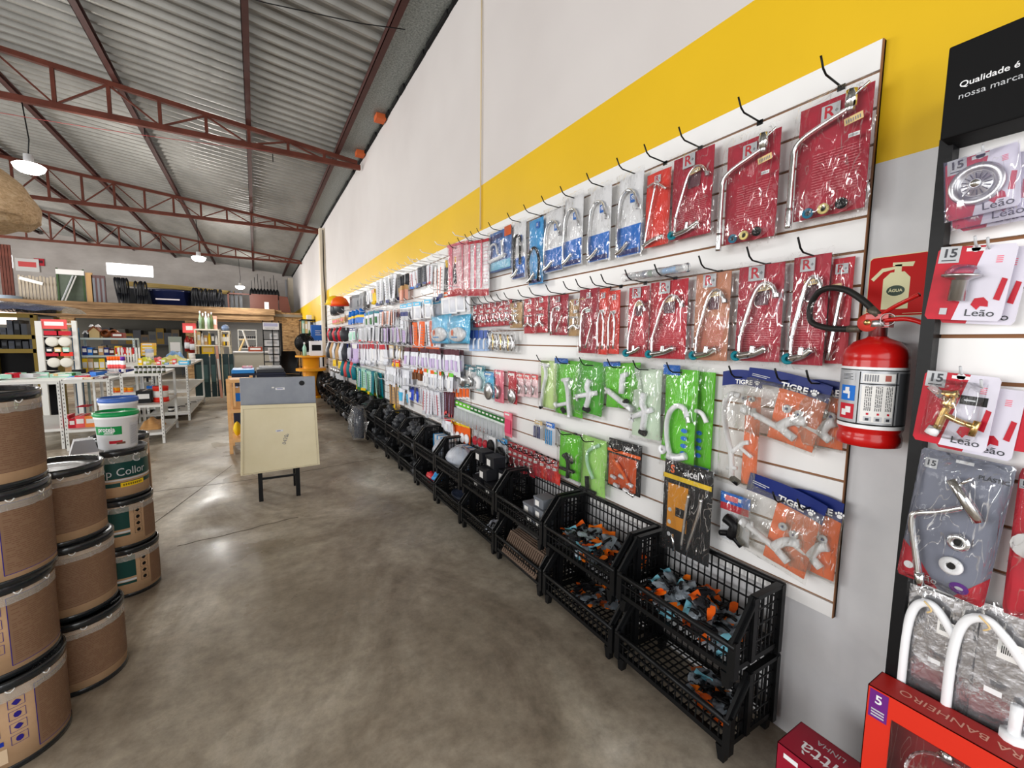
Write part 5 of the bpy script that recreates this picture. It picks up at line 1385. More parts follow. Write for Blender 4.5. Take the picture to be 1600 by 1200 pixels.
# the sign
SG = mat('sign_red', C(196, 18, 16), .4, spec=.08); GLOWP = mat('photoluminescent_cream', C(232, 228, 182), .5)
a_ = wl(1355, 445, 1.70); c_ = wl(1452, 440, 1.70); zt_ = wl(1400, 398, 1.70).z; zb_ = wl(1400, 494, 1.70).z
yc = (a_.y + c_.y) / 2; w = a_.y - c_.y; h = zt_ - zb_
t = empty('extinguisher_sign', (1.707, yc, (zt_ + zb_) / 2), 'red square sign with a cream extinguisher picture reading AGUA', 'sign', None, RW)
t['label'] = 'red square wall sign with a cream extinguisher symbol marked as water'
pts = []; rr3 = .012
for cx_, cz_, a0 in ((-w / 2 + rr3, -h / 2 + rr3, 180), (w / 2 - rr3, -h / 2 + rr3, 270), (w / 2 - rr3, h / 2 - rr3, 0), (-w / 2 + rr3, h / 2 - rr3, 90)):
    for q in range(5): a = radians(a0 + q * 22.5); pts.append((cx_ + rr3 * cos(a), cz_ + rr3 * sin(a)))
MB().slab(pts, -.002, .002, GLOWP).slab([(x * .975, z * .975) for x, z in pts], -.0026, -.002, SG).ob('plate', t)
b = MB(); e = -.0032; s = h
b.slab([(-.19 * s, -.38 * s), (.16 * s, -.38 * s), (.16 * s, .12 * s), (.08 * s, .22 * s), (-.1 * s, .22 * s), (-.19 * s, .12 * s)], e, e + .0004, GLOWP)
b.slab([(-.05 * s, .22 * s), (.04 * s, .22 * s), (.04 * s, .34 * s), (-.05 * s, .34 * s)], e, e + .0004, GLOWP)
b.slab([(-.36 * s, .14 * s), (-.32 * s, .1 * s), (-.2 * s, .24 * s), (-.05 * s, .27 * s), (-.05 * s, .31 * s), (-.22 * s, .30 * s)], e, e + .0004, GLOWP)
b.slab([(-.08 * s, .32 * s), (.18 * s, .29 * s), (.2 * s, .36 * s), (-.08 * s, .38 * s)], e, e + .0004, GLOWP)
b.disc(-.015 * s, -.08 * s, .12 * s, e - .0004, mat('sign_dark_green', C(14, 50, 24), .4), rz=.085 * s, seg=24)
b.text('ÁGUA', .065 * s, -.015 * s, -.08 * s, e - .0008, GLOWP, bold=.03)
for q in range(3): b.q(-.44 * s, -.34 * s, (-.40 - .025 * q) * s, (-.39 - .025 * q) * s, e, GLOWP)
b.q(.1 * s, .4 * s, -.46 * s, -.453 * s, e, GLOWP)
b.ob('pictogram', t)

# ================================================================ BLACK DISPLAY RACK ON THE RIGHT
RX = 1.545
t = empty('display_rack', (RX, .05, 0), 'tall black display rack with a white slatted board at the right edge', 'display rack', None, RW)
ly = lambda y: -(y - .05)
zT = 1.995
MB().box(ly(.435), ly(.408), -.045, .15, 0, zT + .02, BLACK).ob('upright', t)
MB().box(ly(-.55), ly(-.59), -.045, .15, 0, zT + .02, BLACK).ob('upright', t)
b = MB(); b.box(ly(.408), ly(-.55), .012, .02, .3, zT, GROOVE); z = zT
zz = []; 
while z > .3:
    z2 = max(z - (.105 if z < zT else .12), .3); b.box(ly(.408), ly(-.55), .0, .012, z2, z, SLATW); z = z2 - .01
b.ob('slatted_board', t)
hd = MB().box(ly(.419), ly(-.6), -.10, .15, 1.995, 2.205, mat('matt_black_header', C(20, 20, 21), .6, spec=.1)).ob('header', t, bevel=.004)
p = wl(1500, 125, RX - .10)
b = MB(); b.text('Qualidade é', .0185, ly(p.y), 2.108, -.1008, WHITE, align='LEFT', bold=.012, sx=1.05); b.text('nossa marca', .0185, ly(p.y), 2.082, -.1008, LGREY, align='LEFT', sx=1.1); b.ob('lettering', hd)
MB().box(ly(.43), ly(-.59), -.09, .10, .0, .28, BLACK).ob('plinth', t)


def blister(name, px, label, X, split=.5, slant=.12, back=None, left=REDCARD, right=None, tilt=0, cat='blister pack', brand=True, turn=0, sz=.03, rx=0):
    k = Pack(name, px, label, cat, None, X, tilt, turn, rx=rx)
    right = right or mat('lilac_white_card', C(222, 218, 232), .4)
    b = MB(); w, h = k.w, k.h; c = .012; P = lambda u, v: ((u - .5) * w, -v * h)
    L = [P(.05, 0), P(0, .05), P(0, .95), P(.05, 1), P(split - slant, 1), P(split + slant, 0)]
    R_ = [P(split - slant, 1), P(.96, 1), P(1, .95), P(1, .05), P(.96, 0), P(split + slant, 0)]
    b.slab(L, -.0015, .0015, left); b.slab(R_, -.0015, .0015, right); cd = k.part('card', b)
    b = MB()
    x, z = P(.17, .1); s = min(.02, w * .14); b.q(x - s, x + s, z - s * 1.1, z + s, -.0022, LGREY); b.text('15', s * 1.5, x, z + s * .1, -.0028, DG, bold=.03); b.q(x - s * .7, x + s * .7, z - s * .85, z - s * .7, -.0028, DG)
    x, z = P(.5, .05); b.q(x - w * .12, x + w * .12, z - .004, z + .004, -.0024, WHITE); b.disc(x, z + .002, .008, -.0024, WHITE)
    if brand:
        x, z = P(.72, .9); b.text('Leão', sz * .78, x, z, -.0024, DG, bold=.005, sx=1.15)
        x, z = P(.7, .77); s = sz * .5; b.slab([(x - s, z - s * .2), (x - s * .2, z - s), (x + s * .1, z - s * .4), (x + s, z - s * .5), (x + s * .9, z + s * .3), (x + s * .3, z + s), (x - s * .7, z + s * .8)], -.0026, -.0022, REDCARD)
        x, z = P(.9, .55); b.slab([(x - w * .05, z - h * .16), (x + w * .03, z - h * .18), (x + w * .07, z + h * .1), (x + .0, z + h * .12)], -.0026, -.0022, REDCARD)
        x, z = P(.82, .16)
        for q in range(4): b.q(x - w * .04, x + w * .04, z - q * h * .025, z - q * h * .025 + h * .012, -.0024, PINK)
        x, z = P(.24, .86); 
    b.ob('printing', cd)
    hook_ = bpy.data.objects.new('wall_hook', hkc); COL.objects.link(hook_); hook_.location = (RX, k.yc, k.z - .02 * k.h); hook_.rotation_euler = (0, 0, RW)
    tag(hook_, 'white hook above the ' + label[:56].rsplit(' ', 1)[0], 'hook')
    return k, P


hkc = MB().tube([(0, 0, 0), (0, -.05, 0), (0, -.065, .006), (0, -.075, .022)], .003, LGREY, 6).mesh('hook')
VIO = film('violet_blister', C(200, 190, 235), .12, bump=.2)


def shell(k, d=.016, m=None, u0=-.02, u1=1.02, v0=-.02, v1=1.02):
    b = MB()
    f = lambda u, v: ((u0 + (u1 - u0) * u - .5) * k.w, -.004 - d * min(1, 6 * min(u, 1 - u)) * min(1, 6 * min(v, 1 - v)), -(v0 + (v1 - v0) * (1 - v)) * k.h)
    b.grid(f, 14, 14, m or VIO, smooth=True); return k.part('blister_shell', b)


def strainer(k, u=.45, v=.5, r=None):
    r = r or k.w * .40; x, _, z = k.p(u, v); M = Matrix.Translation((x, -.006, z)) @ Matrix.Rotation(radians(90), 4, 'X')
    b = MB().lathe([(r, 0), (r, .004), (r * .95, .008), (r * .68, .006), (r * .6, -.002), (r * .55, .001), (r * .25, .0), (r * .18, .006), (0, .007)], STEEL, 36, M)
    o = k.part('sink_strainer', b); b = MB()
    for q in range(16):
        a = q * pi / 8; b.add([(x + r * ra * cos(a + da), -.0085, z + r * ra * sin(a + da)) for ra, da in ((.28, -.05), (.54, -.05), (.54, .05), (.28, .05))], [(0, 1, 2, 3)], DG)
    b.ob('strainer_slot', o); b = MB(); b.lathe([(.010, 0), (.011, .012), (.006, .018), (0, .019)], CHROME, 14, M); b.ob('strainer_knob', o)


k, P_ = blister('strainer_pack', (1500, 1612, 262, 352), 'third sink strainer blister, hindmost of the stack, cut by the picture edge', 1.50, tilt=-3); strainer(k); shell(k)
k, P_ = blister('strainer_pack', (1486, 1606, 252, 348), 'second sink strainer blister, behind the front one', 1.485, tilt=-4); strainer(k); shell(k)
k, P_ = blister('strainer_pack', (1474, 1586, 240, 335), 'front sink strainer blister at the top of the display rack', 1.465, tilt=-5); strainer(k); shell(k)
k, P_ = blister('valve_pack', (1486, 1608, 388, 506), 'sink valve card half hidden behind the front valve card', 1.515, tilt=5)
k, P_ = blister('valve_pack', (1462, 1586, 384, 500), 'front red and white card with a steel sink drain valve', 1.495, tilt=5)
b = MB(); x, _, z = k.p(.42, .42); M = Matrix.Translation((x, -.02, z)); b.lathe([(.014, -.058), (.016, -.057), (.016, -.01), (.02, -.006), (.035, .0), (.036, .005), (.03, .005), (.012, .001), (.006, .008), (0, .009)], STEEL, 24, M); k.part('drain_valve', b)
b = MB(); b.lathe([(.03, .006), (.031, .012), (.02, .026), (0, .03)], VIO, 20, M); k.part('blister_shell', b)
b = MB(); k.rect(b, .2, .3, .84, .93, .004, LGREY); k.part('price_tag', b)
for (px, lab, X) in (((1475, 1600, 604, 712), 'brass tap card half hidden behind the front tap card', 1.515), ((1440, 1560, 584, 700), 'front red and white card with a brass garden tap', 1.49)):
    k, P_ = blister('tap_pack', px, lab, X, tilt=4)
    if X > 1.5: continue
    b = MB(); k.path(b, [(.35, .78, .02), (.42, .5, .024), (.48, .33, .024)], .009, BRASS, n=3); k.path(b, [(.40, .55, .024), (.62, .62, .024), (.85, .66, .024)], .007, BRASS, n=3); k.path(b, [(.3, .3, .024), (.55, .26, .024)], .010, BRASS, n=2)
    k.path(b, [(.86, .58, .024), (.82, .78, .024)], .007, BRASS, n=2); x, _, z = k.p(.35, .3); b.lathe([(.013, -.02), (.015, -.01), (.012, .01)], BRASS, 12, Matrix.Translation((x + .012, -.024, z - .01))); o = k.part('brass_tap', b)
    b = MB(); k.path(b, [(.28, .86, .02), (.33, .76, .02)], .013, WHITE, n=2); k.path(b, [(.16, .2, .026), (.36, .32, .026)], .009, CLEARW, n=2); b.ob('plastic_cap', o)
    b = MB(); k.rect(b, .55, .9, .28, .4, .0028, BLACK); k.rect(b, .6, .75, .33, .35, .0032, LGREY); k.part('info_label', b)
    b = MB(); k.grid_ = None; f = lambda u, v: ((.1 + .75 * u - .5) * k.w, -.006 - .032 * min(1, 5 * min(u, 1 - u)) * min(1, 5 * min(v, 1 - v)), -(.1 + .8 * (1 - v)) * k.h); b.grid(f, 12, 12, CLEAR); k.part('blister_shell', b)
# grey spout blister
k = Pack('spout_pack', (1428, 1578, 712, 935), 'big grey blister card with a bent chrome spout on the display rack', 'blister pack', None, 1.49, 4, rx=0)
w, h = k.w, k.h; P = lambda u, v: ((u - .5) * w, -v * h); GC = mat('slate_card', C(120, 124, 140), .4)
b = MB(); b.slab([P(.03, 0), P(0, .02), P(0, .97), P(.03, 1), P(.97, 1), P(1, .97), P(1, .02), P(.97, 0)], -.0015, .0015, GC); cd = k.part('card', b)
b = MB(); b.slab([P(0, .72), P(0, .97), P(.03, 1), P(.5, 1), P(.22, .82)], -.0024, -.0018, REDCARD); b.slab([P(1, .78), P(.68, 1), P(.97, 1), P(1, .97)], -.0024, -.0018, REDCARD)
x, z = P(.14, .1); b.q(x - .012, x + .012, z - .013, z + .013, -.0024, LGREY); b.text('15', .02, x, z, -.003, DG, bold=.03); x, z = P(.5, .045); b.q(x - .016, x + .016, z - .004, z + .004, -.003, WHITE)
x, z = P(.82, .12); b.text('PLÁSTIC', .014, x, z, -.003, DG, bold=.03); x, z = P(.12, .9); b.disc(x, z, .010, -.003, WHITE); x, z = P(.34, .95); b.text('Leão', .024, x, z, -.003, WHITE); x, z = P(.72, .93); b.disc(x, z, .018, -.003, mat('purple_seal', C(92, 30, 130), .4), rz=.014, seg=20); b.disc(x, z, .008, -.0034, LGREY, rz=.004)
b.ob('printing', cd)
b = MB(); k.path(b, [(.62, .33, .03), (.35, .42, .028), (.12, .48, .026), (.1, .56, .026), (.2, .75, .026), (.32, .97, .026)], .0085, CHROME, n=6); k.path(b, [(.29, .9, .026), (.33, .99, .026)], .0105, CHROME, n=2); o = k.part('spout', b)
b = MB(); k.path(b, [(.44, .16, .03), (.8, .4, .03)], .014, CHROME, n=2); k.path(b, [(.52, .19, .036), (.64, .12, .04)], .004, CHROME, n=2); b.ob('tap_body', o)
for u, v, m, nm in ((.62, .6, CHROME, 'flange'), (.6, .78, WHITE, 'washer')):
    x, _, z = k.p(u, v); b = MB(); b.lathe([(.009, 0), (.012, .008), (.022, .002), (.023, -.002), (.009, -.002), (.009, 0)], m, 22, Matrix.Translation((x, -.014, z)) @ Matrix.Rotation(radians(90), 4, 'X')); k.part(nm, b)
b = MB(); f = lambda u, v: ((u - .5) * k.w, -.004 - .036 * min(1, 9 * min(u, 1 - u)) * min(1, 9 * min(v, 1 - v)), -(1 - v) * k.h); b.grid(f, 16, 16, CLEAR); k.part('blister_shell', b)
k, P_ = blister('red_pack', (1578, 1660, 735, 975), 'bright red blister card cut off by the right edge of the picture', 1.51, 1.2, 0, brand=False)
b = MB(); b.disc(*k.p(.4, .5)[::2], .03, -.01, STEEL); k.part('drain_cover', b); shell(k, m=CLEAR)
k, P_ = blister('red_pack', (1585, 1690, 620, 712), 'red card behind the brass tap cards at the right edge', 1.52, 1.2, 0, brand=False)
# silver bags with white curved spouts
for (px, lab, X) in (((1408, 1520, 926, 1160), 'silver bag with a white curved spout, left one behind the red box', 1.527), ((1474, 1640, 948, 1240), 'silver bag with a white curved spout and barcode, right one', 1.519)):
    k = Pack('spout_bag', px, lab, 'faucet pack', None, X)
    b = MB(); b.grid(lambda u, v: ((u - .5) * k.w, .004 * noise.noise((u * 6, v * 6, X)), -k.h * (1 - v)), 14, 14, SILVER); cd = k.part('foil', b)
    b = MB(); W = mat('white_tap_plastic', C(246, 247, 250)); k.path(b, [(.06, .75, .02), (.06, .35, .02), (.14, .14, .02), (.34, .07, .02), (.55, .12, .02), (.8, .25, .02)], .0105, W, n=7); k.path(b, [(.05, .8, .02), (.05, .72, .02)], .016, W, n=2); o = k.part('spout', b)
    b = MB(); k.path(b, [(.3, .05, .034), (.42, .09, .036), (.36, .12, .034)], .002, CREAM, n=4); k.part('cable_tie', b)
    b = MB(); k.rect(b, .5, .78, .14, .24, .022, PAPER)
    for q in range(10): k.rect(b, .54 + q * .02, .55 + q * .02, .17, .21, .0225, BLACK)
    k.rect(b, .42, .6, .42, .45, .022, WHITE); k.part('barcode_label', b); k.film(d=.012)
b = MB(); k.path(b, [(.75, .62, .02), (.75, .45, .02)], .011, W, n=2); k.path(b, [(.75, .68, .02), (.75, .6, .02)], .024, W, n=2); k.path(b, [(.75, .72, .02), (.75, .68, .02)], .014, BLACK, n=2); k.part('spout_base', b)

# ---------------------------------------------------------------- boxes on the floor before the rack
BXR = mat('vermilion_carton', C(222, 52, 34), .4); BXD = mat('dark_red_carton', C(150, 22, 46), .4); BXT = mat('deep_red_carton', C(178, 34, 28), .45); INN = mat('box_inner_red', C(150, 30, 34), .5)
def win_box(name, x0, x1, y0, y1, z0, z1, front, top, lab, wy0, wy1, wz0, wz1):
    # x0: front face (towards the aisle), y1: far end
    t = empty(name, ((x0 + x1) / 2, (y0 + y1) / 2, z0), lab, 'box', None, RW)
    W = y1 - y0; D = x1 - x0; H = z1 - z0; b = MB(); th = .002
    l = lambda y: (y0 + y1) / 2 - y
    f = -D / 2
    b.box(-W / 2, W / 2, D / 2 - th, D / 2, 0, H, INN).box(-W / 2, W / 2, f, D / 2, 0, th, front).box(-W / 2, W / 2, f, D / 2, H - th, H, top).box(-W / 2, -W / 2 + th, f, D / 2, 0, H, front).box(W / 2 - th, W / 2, f, D / 2, 0, H, front)
    a, c = l(wy1), l(wy0)
    b.box(-W / 2, a, f, f + th, 0, H, front).box(c, W / 2, f, f + th, 0, H, front).box(a, c, f, f + th, wz1 - z0, H, front)
    if wz0 > z0: b.box(a, c, f, f + th, 0, wz0 - z0, front)
    b.ob('carton', t)
    b = MB(); b.grid(lambda u, v: (a + (c - a) * u, f - .001 - .003 * sin(u * 14) * sin(v * 9), (wz0 - z0) + (wz1 - wz0) * v), 10, 8, CLEAR); b.ob('clear_window', t)
    return t, W, D, H


t, W, D, H = win_box('accessory_box', 1.33, 1.47, -.25, .62, 0, .285, BXD, BXD, 'dark red accessory box on the floor, left of the vermilion one', .12, .56, .04, .235)
T = Matrix.Translation
b = MB()
def flat_text(b, txt, size, x, y, z, m, bold=0):   # lettering on a top face, reading from behind (upside down for us)
    vs, fs = text_mesh(txt, 'CENTER', bold)
    b.add([(x - vx * size, y - vy * size, z) for vx, vy in vs], [tuple(reversed(f_)) for f_ in fs], m)
flat_text(b, 'Città', .075, -W / 2 + .115, -.02, H + .0006, WHITE); flat_text(b, 'LINHA', .026, -W / 2 + .10, .035, H + .0006, LGREY)
b.ob('top_lettering', t)
b = MB(); b.q(-W / 2 + .02, -W / 2 + .06, H - .035, H - .02, -D / 2 - .0008, WHITE).q(-W / 2 + .09, -W / 2 + .14, H - .028, H - .022, -D / 2 - .0008, LGREY).q(-W / 2 + .09, -W / 2 + .13, H - .038, H - .033, -D / 2 - .0008, LGREY)
b.ob('front_print', t)
b = MB(); b.tube(smooth([(-W / 2 + .1, -.03, .1), (-W / 2 + .1, -.03, .19), (-W / 2 + .2, -.03, .2), (-W / 2 + .25, -.03, .12)]), .012, BLACK, 9).lathe([(.035, -.01), (.038, .01), (.0, .012)], CHROME, 18, T((-W / 2 + .12, -.03, .17)) @ Matrix.Rotation(radians(90), 4, 'X')); b.ob('chrome_fitting', t)
t, W, D, H = win_box('accessory_box', 1.405, 1.495, -.32, .44, .287, .577, BXR, BXT, 'vermilion bathroom accessory box with a clear window, standing on the dark red box', -.2, .385, .33, .515)
b = MB(); flat_text(b, 'ACESSÓRIOS PARA BANHEIRO', .034, -W / 2 + .285, .0, H + .0006, SAL); b.ob('top_lettering', t)
b = MB(); b.box(-W / 2 + .006, -W / 2 + .046, -D / 2 - .001, -D / 2, H - .085, H - .006, mat('violet_sticker', C(110, 40, 130), .4)); b.text('5', .034, -W / 2 + .026, H - .03, -D / 2 - .0016, WHITE, bold=.02)
for q in range(3): b.q(-W / 2 + .012, -W / 2 + .04, H - .062 - q * .008, H - .058 - q * .008, -D / 2 - .0016, LGREY)
b.ob('sticker', t)
b = MB(); GL = film('dish_glass', C(200, 60, 60), .12, bump=.1)
for cx_ in (-W / 2 + .17, -W / 2 + .33): b.lathe([(0, 0), (.07, .002), (.08, .02), (.075, .03), (.065, .012), (0, .008)], GL, 28, T((cx_, -.03, .13)) @ Matrix.Rotation(radians(80), 4, 'X'))
b.ob('glass_dish', t)
b = MB()
for cx_, cz_ in ((-W / 2 + .16, .21), (-W / 2 + .09, .07), (-W / 2 + .36, .21), (-W / 2 + .44, .19)): b.lathe([(.014, 0), (.016, .006), (.012, .016), (0, .018)], CHROME, 16, T((cx_, -D / 2 + .02, cz_)) @ Matrix.Rotation(radians(90), 4, 'X'))
b.ob('chrome_mount', t)

# ================================================================ BACK OF THE SHOP
WST = mat('white_painted_steel', C(222, 222, 218), .45)
SLOT_SHADE = mat('slot_shade', C(90, 90, 90), .8)  # slots drawn as grey bars, their shade put into the colour


def shelf(label, x0, x1, y0, y1, ztop, levels, m=WST, name='steel_shelf', pw=.035, over=0.0):
    t = empty(name, ((x0 + x1) / 2, (y0 + y1) / 2, 0), label, 'shelf')
    W = (x1 - x0) / 2; D = (y1 - y0) / 2
    for sx in (-1, 1):
        for sy in (-1, 1):
            b = MB(); px_ = sx * W; py_ = sy * D
            b.box(min(px_, px_ - sx * pw), max(px_, px_ - sx * pw), min(py_, py_ - sy * .003), max(py_, py_ - sy * .003), 0, ztop + over, m)
            b.box(min(px_, px_ - sx * .003), max(px_, px_ - sx * .003), min(py_, py_ - sy * pw), max(py_, py_ - sy * pw), 0, ztop + over, m)
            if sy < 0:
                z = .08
                while z < ztop: b.box(px_ - sx * pw * .5 - .004, px_ - sx * pw * .5 + .004, py_ - .0015, py_, z, z + .018, SLOT_SHADE); z += .05
            b.ob('post', t)
    for z in levels:
        MB().box(-W + .002, W - .002, -D + .002, D - .002, z - .003, z, m).box(-W, W, -D - .001, -D + .002, z - .035, z, m).box(-W, W, D - .002, D, z - .035, z, m).box(-W, -W + .002, -D, D, z - .035, z, m).box(W - .002, W, -D, D, z - .035, z, m).ob('shelf_board', t)
    return t


def bx(name, label, cat, p0, p1, pt, pb, Y, dep, m, zb=None, group=None, m2=None, kind='box', zt=None):
    pm = (p0 + p1) / 2
    x0 = at(p0, (pt + pb) / 2, Y).x; x1 = at(p1, (pt + pb) / 2, Y).x
    z1 = at(pm, pt, Y).z if zt is None else zt; z0 = at(pm, pb, Y).z if zb is None else zb
    z1 = max(z1, z0 + .02); W = (x1 - x0); H = z1 - z0; b = MB(); m2 = m2 or PAPER
    if kind == 'box':
        b.box(-W / 2, W / 2, 0, dep, 0, H, m); b.q(-W * .38, W * .38, H * .35, H * .75, -.002, m2); b.box(-W * .08, W * .08, -.001, dep, H, H + .001, m2)
    elif kind == 'can':
        b.lathe([(W / 2, 0), (W / 2, H * .15), (W * .48, H * .16), (W * .48, H * .84), (W / 2, H * .85), (W / 2, H), (W * .4, H)], m, 14, Matrix.Translation((0, W / 2, 0))); b.lathe([(W * .485, H * .3), (W * .485, H * .7)], m2, 14, Matrix.Translation((0, W / 2, 0)))
    elif kind == 'tube':
        b.lathe([(W / 2, 0), (W / 2, H * .76), (0, H * .77)], m, 12, Matrix.Translation((0, W / 2, 0))); b.lathe([(W * .55, H * .76), (W * .55, H), (0, H)], m2, 12, Matrix.Translation((0, W / 2, 0))); b.lathe([(W * .51, H * .25), (W * .51, H * .5)], COR, 12, Matrix.Translation((0, W / 2, 0)))
    elif kind == 'bottle':
        b.lathe([(W / 2, 0), (W / 2, H * .6), (W * .2, H * .8), (W * .2, H)], m, 12, Matrix.Translation((0, W / 2, 0))); b.lathe([(W * .24, H * .86), (W * .24, H * 1.0), (0, H * 1.01)], m2, 10, Matrix.Translation((0, W / 2, 0)))
    elif kind == 'heap':
        sd = p0 * .3
        b.grid(lambda u, v: ((u - .5) * W, dep * v, H * max(0, (4 * u * (1 - u)) ** .5 * (4 * v * (1 - v)) ** .5 * (.75 + .5 * noise.noise((u * 5, v * 4, sd))))), 16, 10, m)
    elif kind == 'bag':
        b.grid(lambda a, c: ((1 + .15 * noise.noise((a * 4, c * 3, p0))) * W / 2 * sin(pi * c) ** .6 * cos(2 * pi * a), dep / 2 + dep / 2 * sin(pi * c) ** .6 * sin(2 * pi * a), H * c), 14, 9, m)
    o = b.ob(name, None, ((x0 + x1) / 2, Y, z0)); return tag(o, label, cat, group)


# shelves along the left aisle
sA = shelf('white slotted-angle shelf nearest the drums, paint brushes and blue goods on top', -2.2, -1.72, 7.76, 9.4, .94, (.94, .28))
shelf('white slotted-angle shelf left of the one behind the drums', -2.95, -2.26, 7.95, 9.4, .92, (.92, .28))
shelf('white slotted-angle shelf with slotted posts and red goods on its middle board', -1.62, -1.17, 7.76, 9.0, 1.0, (1.0, .56, .16))
shelf('farther white slotted-angle shelf stocked with yellow packets', -2.15, -1.08, 9.7, 12.4, 1.02, (1.02, .55, .15))
# on shelf A
bx('tarpaulin_pack', 'folded bright blue pack on the shelf behind the drums', 'pack', 103, 147, 594, 606, 8.2, .3, mat('azure_cloth', C(60, 120, 205), .6), .942, kind='heap')
bx('carton', 'long white carton at the front edge of the shelf behind the drums', 'box', 102, 130, 600, 610, 7.78, .2, WHITE, .942)
bx('carton', 'small beige carton beside the long white one on the shelf', 'box', 131, 146, 601, 610, 7.79, .15, CREAM, .942)
bx('tool_pack', 'dark maroon tool pack on the shelf edge', 'pack', 147, 164, 598, 608, 7.8, .2, MAROON, .942)
bx('tool_pack', 'navy tool bundle lying on the shelf behind the drums', 'pack', 133, 168, 577, 590, 9.0, .3, NAVY, .942, kind='heap')
bx('plastic_bag', 'clear bag of small parts on the shelf corner', 'bag', 160, 186, 582, 602, 8.3, .25, CLEARW, .942, kind='bag')
for i in range(6): bx('sealant_tube', 'white sealant tube with an orange cap standing in the group of six', 'tube', 167 + i * 4.6, 173 + i * 4.6, 556, 584, 9.1, .1, WHITE, .942, 'sealant tubes', ORANGE, 'tube', 1.2)
bx('sealant_tube', 'white sealant tube with a purple cap at the right end of the orange-capped tubes', 'tube', 188, 195, 556, 584, 8.95, .1, WHITE, .942, None, mat('purple_cap', C(90, 40, 150), .4), 'tube', 1.2)
bx('carton', 'plain white long carton on the shelf, right of the sealant tubes', 'box', 194, 210, 573, 586, 9.2, .1, WHITE, .942)
for i in range(4): bx('paint_can', 'yellow-orange can on a low board behind the white shelf', 'can', 168 + i * 10, 178 + i * 10, 606, 620, 9.9, .1, mat('amber_can', C(240, 160, 30), .4), .45, 'yellow-orange cans', ORANGE, 'can')
shelf('low white rack carrying yellow-orange cans', -2.3, -1.68, 9.85, 10.4, .44, (.44, .15))
for i, (a_, c_, m) in enumerate([(108, 118, REDCARD), (118, 133, COR), (133, 151, mat('orange_carton', C(245, 140, 60), .4)), (100, 108, REDCARD)]):
    bx('carton', ['red carton on the low shelf board', 'coral carton with a white disc on the low shelf board', 'orange and white carton at the right of the low board', 'narrow red carton at the left of the low board'][i], 'box', a_, c_, 650 if i else 654, 676, 7.9, .25, m, .282)
bx('coil', 'red coil lying on top of the cartons on the low board', 'coil', 118, 140, 640, 652, 8.4, .25, REDCARD, .50, kind='heap')
rc = random.Random(21)
for i in range(26):
    xx = rc.uniform(-2.9, -1.8); yy = rc.uniform(8.0, 9.2)
    if -2.3 < xx < -2.15: continue
    w_, d_, h_ = rc.uniform(.06, .16), rc.uniform(.08, .2), rc.uniform(.02, .07)
    m_ = [DG, NAVY, MT, TAN, LGREY, REDCARD, BLACK, mat('azure_cloth', C(60, 120, 205)), CREAM, DGREEN][rc.randrange(10)]
    tag(MB().box(-w_ / 2, w_ / 2, 0, d_, 0, h_, m_).box(-w_ * .3, w_ * .3, d_ * .2, d_ * .7, h_, h_ + .001, PAPER).ob('flat_pack', None, (xx, yy, .942), rc.uniform(-.5, .5)), 'small flat pack scattered over the tops of the two left white shelves', 'pack', 'flat packs on the left shelves')
# on the slotted shelf B
bx('pot', 'round red cooking-pan stack on the middle board of the slotted-post shelf', 'pan', 236, 262, 604, 618, 8.0, .25, ORRED, .562, kind='can')
bx('pot', 'black tray left of the red pan stack on the middle board', 'tray', 212, 236, 611, 620, 8.0, .3, BLACK, .562)
bx('carton', 'blue and white small carton on the middle board at the back', 'box', 229, 240, 603, 611, 8.8, .1, BLUE, .562)
for i in range(7): bx('jar', 'small dark jar in the row on top of the slotted-post shelf', 'jar', 209 + i * 7.2, 215 + i * 7.2, 572, 583, 7.85, .06, mat('olive_jar', C(60, 66, 40), .3), 1.002, 'small dark jars', LGREY, 'can')
bx('rope_coil', 'beige wooden hoop lying on the lowest board of the slotted-post shelf', 'hoop', 215, 250, 655, 668, 8.0, .5, WOODL, .162, kind='heap')
bx('plastic_bag', 'clear round bag on the low board behind the slotted-post shelf', 'bag', 268, 286, 640, 660, 8.6, .3, CLEARW, .162, kind='bag') if False else None
for i, (a_, c_, pt, m, l, kd) in enumerate([(214, 236, 556, mat('yellow_green_pack', C(205, 205, 60), .5), 'yellow-green packet heap on the shelf tops', 'heap'), (234, 252, 557, COR, 'red and white packet heap on the shelf tops', 'heap'), (248, 290, 554, mat('pale_yellow_pack', C(215, 205, 120), .5), 'pale yellow packet heap on the farther shelf', 'heap'),
     (226, 240, 545, mat('blue_white_pot', C(190, 205, 235), .4), 'white and blue tub on the farther shelf', 'can'), (256, 285, 546, mat('light_blue_packs', C(120, 160, 205), .5), 'blue and white packs at the back of the farther shelf', 'heap')]):
    bx('packet_heap', l, 'packets', a_, c_, pt, 576, 10.2 + i * .35, .5, m, 1.022, None, PAPER, kd)
for i in range(18):
    bx('packet', 'small bright packet scattered over the farther white shelf', 'packet', 216 + i * 4.1, 222 + i * 4.1, 560 + (i * 7 % 9), 574, 9.75 + (i * 5 % 7) * .12, .08, [YELLOW, COR, WHITE, mat('lime_pack', C(190, 205, 70), .5), LBLUE, CREAM][i % 6], 1.022, 'packets on the farther shelf')
bx('carton', 'sky blue flat carton at the aisle corner of the farther shelf', 'box', 279, 295, 564, 571, 9.75, .3, mat('sky_card', C(80, 190, 235)), 1.022)
bx('carton', 'white drum-like tub at the aisle end of the farther shelf', 'tub', 294, 305, 552, 566, 11.2, .2, WHITE, 1.022, kind='can')
for i in range(4): bx('cushion_pack', 'amber yellow folded pack in the stack above the shelves', 'pack', 220, 240, 536 + i * 5, 541 + i * 5, 11.6, .3, [mat('amber_pack', C(245, 190, 90), .6), YELLOW][i % 2], None, 'amber folded packs')
